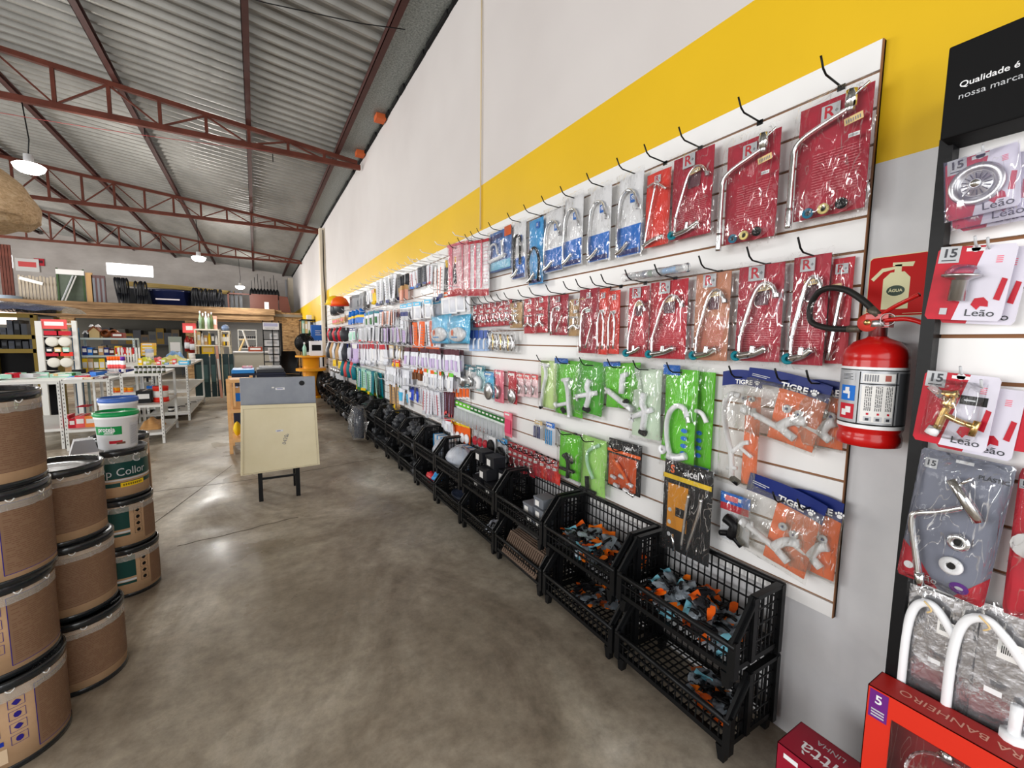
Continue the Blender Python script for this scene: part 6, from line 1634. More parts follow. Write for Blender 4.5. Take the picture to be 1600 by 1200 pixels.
shelf('dark rack holding the amber folded packs', at(219, 560, 11.55).x, at(241, 560, 11.55).x, 11.55, 12.0, at(230, 557, 11.55).z, (at(230, 557, 11.55).z, .7), DG)
bx('seat', 'grey-green square plastic lid leaning behind the yellow packets', 'lid', 263, 284, 526, 546, 12.3, .03, mat('grey_green_plastic', C(150, 158, 148), .5), 1.022)
for i in range(6): bx('storage_tub', 'dark tub or coil standing under the farther shelf', 'tub', 262 + i * 9, 272 + i * 9, 636, 654, 9.9 + i * .3, .25, [BLACK, DG, CLEARW][i % 3] if i != 2 else BLACK, .152, 'dark tubs', kind='can')
# blue and white rack with pots
tb = shelf('rack with blue and white posts holding birdhouses and pots', -2.95, -2.1, 11.4, 11.8, 1.488, (1.488, 1.146, .80), mat('pale_blue_steel', C(190, 205, 205), .45))
tag(MB().box(-.07, .03, 0, .07, 0, at(121, 512, 11.3).z, mat('petrol_blue_post', C(24, 84, 120), .5)).box(-.10, -.07, -.01, .07, 0, at(118, 512, 11.3).z, WST).ob('rack_upright', None, (at(121, 545, 11.3).x, 11.3, 0)), 'petrol blue and white upright board at the left end of the pot rack', 'upright')
def house(px0, px1, pt, Y, zb, mw, mr, label):
    x0 = at(px0, 520, Y).x; x1 = at(px1, 520, Y).x; z1 = at((px0 + px1) / 2, pt, Y).z; W = x1 - x0; H = z1 - zb
    t = empty('birdhouse', ((x0 + x1) / 2, Y, zb), label, 'birdhouse')
    MB().slab([(-W / 2, 0), (W / 2, 0), (W / 2, H * .6), (0, H * .95), (-W / 2, H * .6)], 0, .2, mw).ob('house_body', t)
    MB().bar((-W * .6, .1, H * .55), (0, .1, H), .24, .02, mr).bar((W * .6, .1, H * .55), (0, .1, H), .24, .02, mr).ob('house_roof', t)
house(139, 155, 510, 11.5, 1.49, mat('sand_wood', C(205, 180, 130), .6), mat('chestnut_roof', C(130, 70, 40), .6), 'sand-coloured birdhouse with a brown roof on the pot rack')
house(130, 137, 517, 11.5, 1.49, DG, WHITE, 'small dark birdhouse with a white roof left of the sand one')
for i, (a_, c_) in enumerate([(138, 146), (147, 156)]): bx('ceramic_bowl', ['white bowl atop the sand birdhouse, left', 'white bowl atop the sand birdhouse, right'][i], 'bowl', a_, c_, 506, 511, 11.5, .1, WHITE, at(147, 511, 11.55).z, kind='heap')
POT = mat('brown_pot', C(130, 72, 40), .3)
for i, (a_, c_) in enumerate([(158, 172), (172, 184)]):
    p0 = at((a_ + c_) / 2, 517, 11.6); b = MB(); R_ = .085
    b.lathe([(R_ * .6, -.07), (R_, -.02), (R_, .02), (R_ * .55, .07), (R_ * .5, .07), (R_ * .93, .0), (R_ * .5, -.06), (0, -.06)], POT, 20, Matrix.Rotation(radians(75), 4, 'X'))
    tag(b.ob('clay_pot', None, (p0.x, 11.6, 1.49 + R_)), ['brown clay pot lying on its side on the pot rack, left', 'brown clay pot lying on its side on the pot rack, right'][i], 'pot')
bx('tray', 'reddish brown tray stack at the right of the pots', 'tray', 174, 192, 520, 527, 11.5, .25, mat('russet_tray', C(130, 50, 36), .5), 1.49)
for i in range(9): bx('hardware_pack', 'blue, red or amber hardware pack on the middle board of the pot rack', 'pack', 128 + i * 8.5, 136 + i * 8.5, 541 + (i % 3) * 2, 553, 11.45, .2, [NAVY, BLUE, DG, TAN, NAVY, MAROON, YELLOW, REDCARD, ORANGE][i], 1.148, 'packs on the pot rack')
for i in range(6): bx('hardware_pack', 'olive or yellow pack on the lower board of the pot rack', 'pack', 128 + i * 9, 137 + i * 9, 560, 580, 11.45, .2, [YELLOW, TAN, mat('olive_pack', C(120, 120, 50), .5), YELLOW, DG, TAN][i], .802, 'packs low on the pot rack')
for i in range(9): bx('plastic_pipe', 'short white pipe or profile standing upright right of the pot rack', 'pipe', 180 + i * 4.5, 183 + i * 4.5, 543, 566, 10.9, .05, WHITE if i % 3 else REDCARD, .9, 'short upright profiles', kind='can')
shelf('low white rack behind the sealant tubes with upright profiles', -2.45, -1.75, 10.8, 11.15, .898, (.898, .4))
# disc display
xd0, xd1 = at(62, 550, 10.3).x, at(119, 550, 10.3).x
t = empty('disc_display', ((xd0 + xd1) / 2, 10.3, 0), 'white framed display rack with red-headed packs of round white discs', 'display rack')
W = (xd1 - xd0) / 2; MB().box(-W - .03, -W + .05, 0, .05, 0, 1.76, WST).ob('post', t); MB().box(W - .03, W + .03, 0, .05, 0, 1.78, WST).ob('post', t)
for z in (.7, 1.1, 1.5, 1.72): MB().box(-W, W, .02, .04, z - .01, z + .01, WST).ob('crossbar', t)
bx('poster', 'red and white printed header board over the disc display', 'sign', 64, 104, 499, 514, 10.32, .03, COR, None, m2=WHITE)
for r_, py in enumerate((532, 565)):
    for c_ in range(2):
        x = at(81 + c_ * 20, 550, 10.2).x; zc = at(80, py, 10.2).z
        b = MB(); b.box(-.09, .085, 0, .03, .09, .16, REDCARD if (r_ + c_) < 2 else ORRED); b.lathe([(.085, 0), (.082, .02), (.06, .03), (0, .034)], mat('ivory_plastic', C(225, 222, 212), .4), 22, Matrix.Translation((0, .01, -.02)) @ Matrix.Rotation(radians(90), 4, 'X'))
        tag(b.ob('seat_pack', None, (x, 10.25, zc)), ['upper left', 'upper right', 'lower left', 'lower right'][r_ * 2 + c_] + ' white oval seat pack under a red header on the white framed display', 'seat pack')
for c_ in range(3): bx('small_carton', 'pale small carton between the rows of white oval seat packs', 'box', 72 + c_ * 13, 82 + c_ * 13, 543, 552, 10.25, .05, [DG, CREAM, MT][c_], None, 'pale small cartons on the display')
bx('sign_card', 'small white and green price card at the foot of the disc display', 'card', 57, 76, 582, 594, 8.6, .03, MT, .92, m2=WHITE)
bx('magazine_pile', 'green and white flat packs on the left white shelf', 'packs', 78, 112, 584, 592, 8.6, .4, MT, .92)
# dark pallet rack on the left with tarpaulin
YEL = mat('rack_yellow', C(112, 92, 26), .5)
xl, xr = at(-60, 540, 10.5).x, at(56, 540, 10.5).x
t = empty('pallet_rack', ((xl + xr) / 2, 10.5, 0), 'dark yellow-framed pallet rack at the far left under a plastic-wrapped load', 'rack')
W = (xr - xl) / 2; zt_ = at(50, 492, 10.5).z
for sx in (-1, 1):
    for yy in (0, 1.0): MB().box(sx * W - .04, sx * W + .04, yy, yy + .06, 0, zt_, YEL).ob('post', t)
for z in (.62, at(30, 547, 10.5).z, at(30, 525, 10.5).z, zt_): MB().box(-W, W, 0, .05, z - .05, z + .02, YEL).box(-W, W, .05, 1.05, z - .0, z + .02, DARK).ob('shelf_board', t)
MB().box(-W, W, 1.08, 1.1, 0, zt_ - .3, DARK).ob('rear_sheet', t)
TARP = film('plastic_wrap', C(92, 98, 122), .75, .15, 1, .5)
b = MB(); x0 = xl; x1 = at(104, 486, 10.4).x
b.grid(lambda u, v: (x0 + (x1 - x0) * u - (xl + xr) / 2, -.35 + 1.3 * v, .05 + .16 * sin(pi * v) ** .5 * (1 - .5 * u * u) + .03 * noise.noise((u * 6, v * 5, 3))), 30, 14, TARP)
tag(b.ob('wrapped_load', None, ((xl + xr) / 2, 10.5, zt_ + .02)), 'long glossy plastic-wrapped bundle lying on top of the yellow-framed rack', 'bundle')
rr4 = random.Random(9)
for i in range(14):
    lv = [.64, at(30, 547, 10.5).z + .02, at(30, 525, 10.5).z + .02][i % 3]; px_ = 2 + (i // 3) * 11
    bx('dark_crate', 'dark box stored on the yellow-framed pallet rack', 'box', px_, px_ + 9, 530, 540, 10.7, .4, [DG, BLACK, mat('dusky_box', C(70, 74, 84), .6)][rr4.randrange(3)], lv, 'dark boxes on the pallet rack', DG, zt=lv + rr4.uniform(.12, .26))
S(MB().box(-1.1, 0, 0, .03, 0, .38, mat('warm_window_glow', (1, .75, .6), .4, emit=(1, .72, .58), es=2.2)).ob('window_3', None, (at(26, 502, 14).x, 14.0, at(10, 507, 14).z)))
# white cabinet rack with bottles, left of the back opening
x0, x1 = at(304, 540, 14).x, at(344, 540, 14).x
shelf('cream slotted rack with bottles on top, before the storeroom opening', x0, x1, 14.0, 14.7, at(320, 514, 14).z, (at(320, 514, 14).z, at(320, 539, 14).z, at(320, 556, 14).z), mat('cream_steel', C(222, 214, 196), .5))
zt1 = at(320, 514, 14).z; zt2 = at(320, 539, 14).z; zt3 = at(320, 556, 14).z
for i in range(9): bx('glass_bottle', 'green or clear bottle clustered on top of the cream rack', 'bottle', 310 + (i % 5) * 4.5, 315 + (i % 5) * 4.5, 486 + (i * 5 % 9), 514, 14.1 + (i // 5) * .25, .1, [mat('mint_glass', C(150, 175, 150), .2), mat('olive_glass', C(96, 112, 70), .25), WHITE][i % 3], zt1, 'bottles on the cream rack', PAPER, 'bottle')
bx('ceramic_jar', 'pinkish tall carton right of the bottles on the cream rack', 'box', 331, 339, 494, 514, 14.2, .1, SAL, zt1)
bx('carton', 'bright yellow carton with a pale disc on the lower board of the cream rack', 'box', 315, 334, 539, 552, 14.1, .2, YELLOW, zt3, m2=CREAM)
for i in range(6): bx('carton', 'pale carton or bottle on the upper board of the cream rack', 'box', 308 + i * 5.5, 313 + i * 5.5, 518 + i % 3 * 3, 538, 14.2, .15, [CREAM, WHITE, TAN, YELLOW, DG, WHITE][i], zt2, 'pale goods on the cream rack', kind='bottle' if i % 2 else 'box')
x0 = at(345, 540, 15).x; x1 = at(360, 540, 15).x
shelf('second cream rack behind the first with yellowish goods', x0, x1, 15, 15.7, at(352, 517, 15).z, (at(352, 517, 15).z, at(352, 540, 15).z, 1.0), mat('cream_steel', C(222, 214, 196)))
for i in range(5): bx('carton', 'yellowish or dark carton on the second cream rack', 'box', 346 + i * 2.8, 349 + i * 2.8, 522, 539, 15.1, .2, [TAN, YELLOW, DG, CREAM, BLACK][i], at(352, 540, 15).z, 'goods on the second cream rack')
bx('bag', 'blue-grey bag on top of the second cream rack', 'bag', 345, 358, 507, 516, 15.2, .3, mat('blue_grey_bag', C(130, 150, 185), .4), at(352, 517, 15).z, kind='bag')
# dark green panels, laths, counter
GRN = mat('bottle_green_metal', C(34, 58, 62), .4)
for i, (a_, c_) in enumerate([(304, 328), (330, 338), (339, 347), (349, 358), (359, 366)]):
    bx('metal_gate_leaf', 'dark green metal panel standing behind the aisle shelves, %s' % ['widest, leftmost', 'second from the left', 'third from the left', 'fourth from the left', 'rightmost'][i], 'panel', a_, c_, 553, 618, 13.4 + .04 * i, .04, GRN, 0, 'dark green panels', mat('green_metal_light', C(70, 100, 100), .4))
bx('timber_lath', 'salmon-coloured timber lath leaning in front of the dark green panels', 'lath', 342, 346, 540, 612, 13.1, .03, SAL, 0)
bpy.data.objects['timber_lath'].rotation_euler = (radians(-4), radians(-2.5), 0)
bx('ledge_board', 'ochre strip board across the dark green panels', 'board', 302, 330, 566, 569, 13.3, .05, mat('ochre_board', C(190, 160, 80), .5))
bpy.data.objects['ledge_board'].location.z = 0; bpy.data.objects.remove(bpy.data.objects['ledge_board'])
shelf('storeroom rack with rows of small dark bottles, seen through the opening', at(372, 540, 19).x, at(402, 540, 19).x, 19.0, 19.5, at(385, 515, 19).z, (at(385, 515, 19).z, at(385, 529, 19).z, at(385, 544, 19).z), WST)
for i in range(10): bx('bottle', 'small dark bottle on the upper row of the storeroom rack', 'bottle', 373 + i * 2.9, 375 + i * 2.9, 524, 529, 19.1, .08, DG, at(385, 529, 19).z, 'storeroom bottles, upper row', kind='bottle')
for i in range(10): bx('bottle', 'small dark bottle on the lower row of the storeroom rack', 'bottle', 373 + i * 2.9, 375 + i * 2.9, 539, 544, 19.1, .08, BLACK, at(385, 544, 19).z, 'storeroom bottles, lower row', kind='bottle')
b = MB(); T0 = at(372, 552, 14.5); T1 = at(382, 517, 14.5)
zc = at(400, 551, 14.2).z
tag(MB().box(at(366, 551, 14.2).x - .0, at(425, 551, 14.2).x, 0, .6, 0, zc, mat('counter_front', C(190, 184, 170), .5)).box(at(364, 551, 14.2).x, at(427, 551, 14.2).x, -.03, .62, zc, zc + .03, WHITE).ob('counter', None, (0, 14.2, 0)), 'pale service counter before the storeroom opening', 'counter')
tag(MB().bar((at(374, 552, 14.3).x, 14.35, zc + .05), (at(383, 530, 14.3).x, 14.45, at(383, 528, 14.3).z), .05, .03, CREAM).bar((at(379, 516, 14.3).x, 14.45, at(379, 516, 14.3).z), (at(390, 545, 14.3).x, 14.4, zc + .06), .06, .03, PAPER).bar((at(374, 531, 14.3).x, 14.5, at(374, 531, 14.3).z), (at(386, 530, 14.3).x, 14.5, at(386, 530, 14.3).z), .04, .03, CREAM).ob('wooden_easel', None, (0, 0, 0)), 'cream wooden trestle leaning over the counter', 'trestle')
bx('basket', 'terracotta red low basket on the counter', 'basket', 388, 410, 542, 549, 14.3, .35, mat('terracotta', C(160, 70, 44), .6), zc + .03)
# tall black display stand with white cartons
Yd = 13.2; xa, xb_ = at(412, 540, Yd).x, at(437, 540, Yd).x
t = empty('carton_display', ((xa + xb_) / 2, Yd, 0), 'tall dark display stand with a white header and white cartons', 'display rack'); W = (xb_ - xa) / 2
zt_ = at(424, 501, Yd).z
for sx in (-1, 0.15, 1): MB().box(sx * W - .012, sx * W + .012, 0, .03, 0, zt_, BLACK).ob('post', t)
for py in (516, 530, 541, 553, 565): z = at(424, py, Yd).z; MB().box(-W, W, 0, .35, z - .02, z, BLACK).ob('shelf_board', t)
hz0, hz1 = at(424, 515, Yd).z, at(424, 504, Yd).z
MB().box(-W, W, -.02, .02, hz0, hz1, WHITE).box(-W * .9, W * .85, -.022, -.02, hz0 + .45 * (hz1 - hz0), hz1 - .02, mat('pale_lilac_print', C(190, 192, 225), .5)).box(-W * .7, W * .5, -.022, -.02, hz0 + .2 * (hz1 - hz0), hz0 + .26 * (hz1 - hz0), GREY).ob('header', t)
for i, (a_, c_, pt, pb) in enumerate([(422, 434, 521, 530), (414, 436, 531, 541), (419, 437, 543, 553), (421, 436, 555, 565)]):
    bx('carton', 'white carton on the tall dark display stand, %s shelf' % ['top', 'second', 'third', 'lowest'][i], 'box', a_, c_, pt, pb, Yd + .04, .28, WHITE, at(424, pb, Yd).z + .002, m2=LGREY)
# blue-black bins in front
for i, (a_, c_, pt, ml, l) in enumerate([(361, 400, 578, mat('bright_blue_lid', C(50, 140, 215), .4), 'dark bin with a bright blue lid beside the beige panel'), (400, 447, 577, DG, 'wide dark bin right of the blue-lidded one')]):
    Yb = 8.3; x0 = at(a_, 590, Yb).x; x1 = at(c_, 590, Yb).x; z1 = at((a_ + c_) / 2, pt, Yb).z; t = empty('storage_bin', ((x0 + x1) / 2, Yb, 0), l, 'bin'); w = (x1 - x0) / 2
    MB().box(-w * .96, w * .96, 0, .7, 0, z1 - .06, mat('navy_bin', C(40, 44, 62), .5)).box(-w, w, -.01, .71, z1 - .1, z1 - .06, mat('navy_bin', C(40, 44, 62))).ob('bin_body', t, bevel=.01)
    MB().box(-w * .95, w * .9, .02, .66, z1 - .06, z1, ml).ob('bin_lid', t, bevel=.008)
bx('folder', 'red and white papers lying on the blue-lidded bin', 'papers', 378, 394, 565, 572, 8.8, .2, PINK, at(380, 578, 8.3).z + .002, zt=at(380, 578, 8.3).z + .03)
bx('tray', 'flat grey tray on the wide dark bin', 'tray', 405, 440, 570, 575, 8.6, .4, LGREY, at(423, 577, 8.3).z + .002, zt=at(423, 577, 8.3).z + .03)
# pine rack left of the beige panel
Yp = 6.6; x0, x1 = at(356, 600, Yp).x, at(392, 600, Yp).x; zp = at(365, 592, Yp).z
t = empty('pine_rack', ((x0 + x1) / 2, Yp, 0), 'pine wooden rack partly hidden behind the beige panel', 'rack'); W = (x1 - x0) / 2
PINE = ramp_mat('pine_wood', [(.3, C(222, 166, 106)), (.7, C(240, 192, 134))], (3, 3, 20), .5)
for sx in (-1, 1):
    for yy in (0, .5): MB().box(sx * W - .02, sx * W + .02, yy, yy + .035, 0, zp, PINE).ob('post', t)
for k in range(3): MB().box(-W + .05 + k * .1, -W + .075 + k * .1, .0, .02, .62, zp - .02, PINE).ob('slat', t)
for z in (zp - .03, .56, .17): MB().box(-W, W, -.01, .02, z - .02, z + .02, PINE).box(-W, W, .02, .5, z - .01, z + .01, PINE).ob('shelf_board', t)
bx('carton', 'blue-topped brown pack on the middle board of the pine rack', 'pack', 363, 378, 606, 638, 6.75, .2, TAN, .572, m2=BLUE)
bx('bag', 'yellow bag on the lowest board of the pine rack', 'bag', 364, 377, 660, 688, 6.75, .2, YELLOW, .182, kind='bag')
# spool table with printer box, fan, blue sign
SPM = mat('yellow_spool', C(235, 160, 30), .45)
ps = at(488, 575, 12.0); zt_ = at(488, 556, 12.0).z; zm = at(488, 574, 12).z
t = empty('cable_spool', (ps.x, 12.3, 0), 'yellow cable spool used as a table near the column', 'spool')
for z0, z1, nm in ((zt_ - .04, zt_, 'top_disc'), (zm - .1, zm - .04, 'middle_disc')): MB().lathe([(.36, z0), (.36, z1)], SPM, 28, smooth=False).ob(nm, t)
MB().lathe([(.2, 0), (.2, zt_ - .04)], SPM, 20).ob('core', t)
MB().lathe([(.34, 0), (.34, .05)], SPM, 24, smooth=False).ob('bottom_disc', t)
for sx in (-1, 1): MB().tube([(sx * .3, 0, zm), (sx * .3, 0, zt_)], .02, BLACK, 6).ob('tie_rod', t)
bx('printer', 'white boxy dispenser with a dark slot on the yellow spool', 'dispenser', 485, 504, 533, 556, 12.05, .3, WHITE, zt_, m2=BLACK)
bx('spray_bottle', 'white and green spray bottle on the yellow spool', 'bottle', 473, 479, 535, 556, 12.1, .1, MT, zt_, m2=WHITE, kind='bottle')
Yf = 12.9; pf = at(476, 536, Yf)
t = empty('pedestal_fan', (pf.x, Yf, 0), 'black pedestal fan behind the yellow spool', 'fan')
b = MB()
for k in range(24):
    a = k * pi / 12; b.bar((0, 0, pf.z), (.24 * cos(a), 0, pf.z + .24 * sin(a)), .006, .006, BLACK, (0, 1, 0))
b.tube([(.24 * cos(k * pi / 14), 0, pf.z + .24 * sin(k * pi / 14)) for k in range(29)], .012, BLACK, 6); b.tube([(.14 * cos(k * pi / 14), 0, pf.z + .14 * sin(k * pi / 14)) for k in range(29)], .006, BLACK, 5); b.lathe([(.23, .03), (.2, .09), (.08, .12), (0, .12)], BLACK, 20, Matrix.Translation((0, .04, pf.z)) @ Matrix.Rotation(radians(-90), 4, 'X')); b.ob('grille', t)
b = MB()
for k in range(3):
    a = k * 2.09; b.slab([(0, 0), (.2 * cos(a), .2 * sin(a)), (.2 * cos(a + .7), .2 * sin(a + .7))], .03, .035, DG, Matrix.Translation((0, 0, pf.z)))
b.ob('blade', t); MB().lathe([(.07, 0), (.07, .15), (.04, .18)], BLACK, 14, Matrix.Translation((0, .05, pf.z)) @ Matrix.Rotation(radians(-90), 4, 'X')).ob('motor', t)
MB().tube([(0, .1, 0), (0, .1, pf.z)], .02, BLACK, 8).lathe([(.2, 0), (.18, .03), (.03, .05)], BLACK, 18).ob('pole_and_base', t)
pb_ = at(498, 520, 13.0)
t = empty('wall_dispenser', (pb_.x, 13.0, at(498, 532, 13).z), 'blue square sign board with faded white writing beside the column', 'sign')
sw, sh = at(510, 520, 13).x - at(488, 520, 13).x, at(498, 508, 13).z - at(498, 532, 13).z
t.name = 'blue_sign'; MB().box(-sw / 2, sw / 2, 0, .2, 0, sh, mat('sign_blue', C(30, 92, 175), .4)).ob('sign_board', t); b = MB()
for k in range(3): b.q(-sw * .25, sw * (.2 - .1 * (k % 2)), sh * (.35 + k * .13), sh * (.39 + k * .13), -.002, LGREY)
b.ob('sign_print', t)
MB().tube([(0, .1, -pb_.z + .2), (0, .1, 0)], .015, BLACK, 6).ob('sign_pole', t)
# wire rack against the wall left of the column
Yr = 15.5; x0, x1 = at(471, 520, Yr).x, at(494, 520, Yr).x; zr = at(480, 499, Yr).z
shelf('black wire rack on the right wall beyond the column with jars', x0, x1, Yr, Yr + .8, zr, (zr, zr - .45, zr - .9, .3), BLACK, pw=.02)
for i in range(5): bx('carton', 'pale carton on the black wire rack', 'box', 472 + i * 4.4, 476 + i * 4.4, 500 + i, 512, Yr + .1, .3, [MT, CREAM, WHITE, DG, LGREY][i], zr - .45, 'cartons on the black wire rack')
bx('carton', 'white carton topping the black wire rack', 'box', 480, 487, 492, 499, Yr + .1, .3, WHITE, zr)
bx('plant_pot', 'green bowl on the black wire rack', 'bowl', 478, 487, 512, 520, Yr - .02, .3, DGREEN, zr - .9, kind='heap')
bx('flower_pack', 'orange and pink pack under the green bowl', 'pack', 476, 488, 522, 534, Yr - .2, .18, SAL, .302, zt=at(480, 520, Yr).z - .1)
# office chair
pc = gr(452, 600); Yc = 13.4; xc = at(452, 570, Yc).x; zs_ = .5
t = empty('office_chair', (xc, Yc, 0), 'black high-backed office chair turned away beside the stone pier', 'chair')
MB().grid(lambda u, v: ((u - .5) * .5 * (1 - .35 * v * v), .06 * sin(pi * u) + .05 * sin(pi * v), .55 + v * .62), 8, 8, BLACK).grid(lambda u, v: ((u - .5) * .5 * (1 - .35 * v * v), .10 + .02 * sin(pi * u), .55 + v * .62), 8, 8, BLACK).ob('backrest', t)
MB().lathe([(.0, .46), (.25, .46), (.27, .5), (.24, .54), (0, .55)], BLACK, 18, Matrix.Translation((0, -.2, 0))).ob('seat', t)
b = MB().tube([(0, -.2, .08), (0, -.2, .46)], .03, BLACK, 8)
for k in range(5): a = k * 1.257; b.bar((0, -.2, .09), (.28 * cos(a), -.2 + .28 * sin(a), .05), .04, .03, BLACK).lathe([(.0, 0), (.025, .01), (.025, .04), (0, .05)], BLACK, 8, Matrix.Translation((.28 * cos(a), -.2 + .28 * sin(a), 0)))
b.ob('star_base', t)
for sx in (-1, 1): MB().tube(smooth([(sx * .25, -.05, .5), (sx * .3, -.1, .72), (sx * .28, -.3, .72), (sx * .25, -.32, .5)], 4), .018, BLACK, 6).ob('armrest', t)
bx('vacuum', 'dark bin and bags low beside the yellow spool', 'bag', 494, 512, 577, 602, 12.0, .4, BLACK, 0, kind='bag')
# red tubes beside the column
for i in range(3): bx('hose_pack', 'tall red and orange pack hanging at the far end of the slatwall by the column', 'pack', 509 + i * 2.6, 511.4 + i * 2.6, 505, 555, 12.75, .04, [REDCARD, ORRED, COR][i], None, 'tall red packs by the column')
bx('yellow_pole', 'thin yellow pack beneath the tall red packs by the column', 'pack', 510, 513, 556, 575, 12.75, .04, YELLOW)

# ---------------------------------------------------------------- on the mezzanine
ZM = 2.5; Ym = 20.3
def mz(name, label, cat, p0, p1, pt, Y=Ym, dep=.06, m=None, kind='box', group=None, m2=None): return bx(name, label, cat, p0, p1, pt, 480, Y, dep, m, ZM, group, m2, kind)
b = MB(); x0, x1 = at(29, 455, Ym).x, at(89, 455, Ym).x; zt_ = at(60, 431, Ym).z - ZM; n = 11; W = (x1 - x0)
PAL = mat('weathered_pine_fence', C(176, 164, 146), .7, vary=.15)
for k in range(n): b.box(W * k / n + .012, W * (k + 1) / n - .012, 0, .03, 0, zt_ * (1 - .02 * (k % 3)), PAL)
b.box(0, W, .03, .05, .2, .28, PAL); b.box(0, W, .03, .05, zt_ - .3, zt_ - .22, PAL); b.bar((.05, -.02, zt_ * .9), (W * .65, -.02, zt_ * .74), .02, .1, PAPER)
tag(b.ob('fence_panel', None, (x0, Ym, ZM)), 'pale vertical-board fence panel standing on the mezzanine', 'fence panel')
x0, x1 = at(90, 455, Ym).x, at(134, 455, Ym).x; zt_ = at(112, 420, Ym).z - ZM; W = x1 - x0
t = empty('green_board', (x0, Ym, ZM), 'large grey-green framed board with a white strip along its top', 'board')
MB().box(0, W, 0, .03, 0, zt_ - .08, mat('grey_green_board', C(92, 102, 88), .6, vary=.15)).box(0, .05, -.02, 0, 0, zt_, mat('moss_frame', C(60, 84, 50), .6)).box(W - .05, W, -.02, 0, 0, zt_, mat('moss_frame', C(60, 84, 50))).ob('board_face', t)
MB().box(0, W, -.03, 0, zt_ - .2, zt_ - .04, PAPER).ob('white_strip', t)
for i in range(2): tag(MB().bar((0, 0, 0), (.35, .15, 1.05), .1, .03, [LGREY, PAPER][i]).ob('loose_board', None, (at(92 + i * 5, 470, Ym - .2).x, Ym - .2, ZM)), ['grey board leaning against the green board, left', 'pale board leaning against the green board, right'][i], 'board')
tag(MB().box(0, .18, 0, .05, 0, at(138, 426, Ym).z - ZM, TAN).ob('plank', None, (at(135, 455, Ym).x, Ym, ZM)), 'tan upright plank between the green board and the brown profiles', 'plank')
for i in range(3): tag(MB().box(0, .12, 0, .08, 0, at(150, 430, Ym).z - ZM, mat('mauve_brown_profile', C(110, 84, 84), .6)).box(.03, .09, -.004, 0, 0, at(150, 430, Ym).z - ZM - .1, GREY).ob('door_profile', None, (at(144 + i * 7, 455, Ym).x, Ym, ZM)), 'brownish wrapped door profile upright on the mezzanine', 'profile', 'wrapped door profiles')
bx('banner_board', 'white advertising board with red lettering and a green patch leaning on the back wall', 'sign', 24, 61, 404, 424, 24.44, .05, PAPER, None, m2=COR)
bpy.data.objects['banner_board'].location.z += 0
bx('banner_board', 'narrow red board at the right end of the white advertising board', 'sign', 53, 69, 404, 415, 24.46, .03, REDCARD, None, m2=MAROON)
for i in range(4): tag(MB().box(0, .06, 0, .05, 0, 2.0, RUST).ob('steel_upright', None, (at(2 + i * 5, 440, 21).x, 21.0, ZM)), 'rust-red upright of the frame at the far left of the mezzanine', 'upright', 'rust-red uprights')
tag(MB().lathe([(.3, 0), (.33, .1), (.33, .28), (.25, .3)], mat('pale_blue_tub', C(170, 185, 200), .4), 18).lathe([(.18, .3), (0, .31)], DG, 16).ob('wash_tub', None, (at(12, 463, Ym).x, Ym, ZM)), 'pale blue tub with a dark mouth at the far left of the mezzanine', 'tub')
# coils of hose
def coil(px0, px1, pt, label, n=5, Y=Ym, group='black hose coils'):
    x0 = at(px0, 460, Y).x; x1 = at(px1, 460, Y).x; z1 = at((px0 + px1) / 2, pt, Y).z - ZM; b = MB(); R_ = z1 / 2
    rnd = random.Random(px0)
    for k in range(n):
        ox = (x1 - x0) * (k + .5) / n - (x1 - x0) / 2; tl = rnd.uniform(-.3, .3); ww = min(.22, (x1 - x0) / n * 1.2)
        b.tube([(ox + ww * .5 * cos(q * pi / 8) + tl * .2 * sin(q * pi / 8), .08 * sin(q * pi / 4), R_ + R_ * .95 * sin(q * pi / 8)) for q in range(17)], .028, mat('black_hose', C(28, 29, 34), .4), 6)
    tag(b.ob('hose_coil', None, ((x0 + x1) / 2, Y, ZM)), label, 'hose coil', group)
coil(183, 190, 433, 'black hose loops standing left of the dark blue tank', 3)
coil(192, 201, 434, 'second black hose loops left of the dark blue tank', 3)
coil(212, 229, 439, 'tight tall black hose coil touching the dark blue tank', 5)
coil(300, 322, 450, 'black hose coil just right of the dark blue tank', 5); coil(318, 338, 452, 'black hose coil under the straw bundle', 5); coil(333, 348, 452, 'black hose coil left of the brown door frame', 4)
x0, x1 = at(229, 460, Ym).x, at(298, 460, Ym).x; zt_ = at(262, 452, Ym).z - ZM; R_ = (x1 - x0) / 2
TK = mat('dark_blue_tank', C(26, 32, 66), .25, coat=.3)
t = empty('water_tank', ((x0 + x1) / 2, Ym + R_ * .6, ZM), 'large dark blue water tank tub on the mezzanine', 'tank')
b = MB(); b.lathe([(R_ * .82, 0), (R_ * .97, zt_ * .9), (R_, zt_ * .9), (R_, zt_), (R_ * .95, zt_), (R_ * .9, zt_ * .5), (0, zt_ * .3)], TK, 36, Matrix.Diagonal((1, .6, 1, 1))); b.ob('tank_body', t)
MB().box(-.4, .3, -R_ * .6 - .0, -R_ * .52, zt_ * .5, zt_ * .56, mat('tank_label', C(210, 200, 205), .4)).ob('tank_label', t)
b = MB(); rnd = random.Random(2); BEI = mat('straw_reeds', C(196, 170, 110), .8)
for k in range(60):
    z = .02 + rnd.uniform(0, .14); y = rnd.uniform(-.2, .2); b.tube([(-1.7 + rnd.uniform(0, .4), y, z + .08), (0, y, z + .04), (1.5 + rnd.uniform(0, .4), y, z - .06)], .015, BEI, 4)
tag(b.ob('reed_bundle', None, (at(280, 448, Ym + 1.1).x, Ym + 1.1, ZM + zt_ + .05)), 'bundle of straw reeds lying above the dark blue tank', 'reeds')
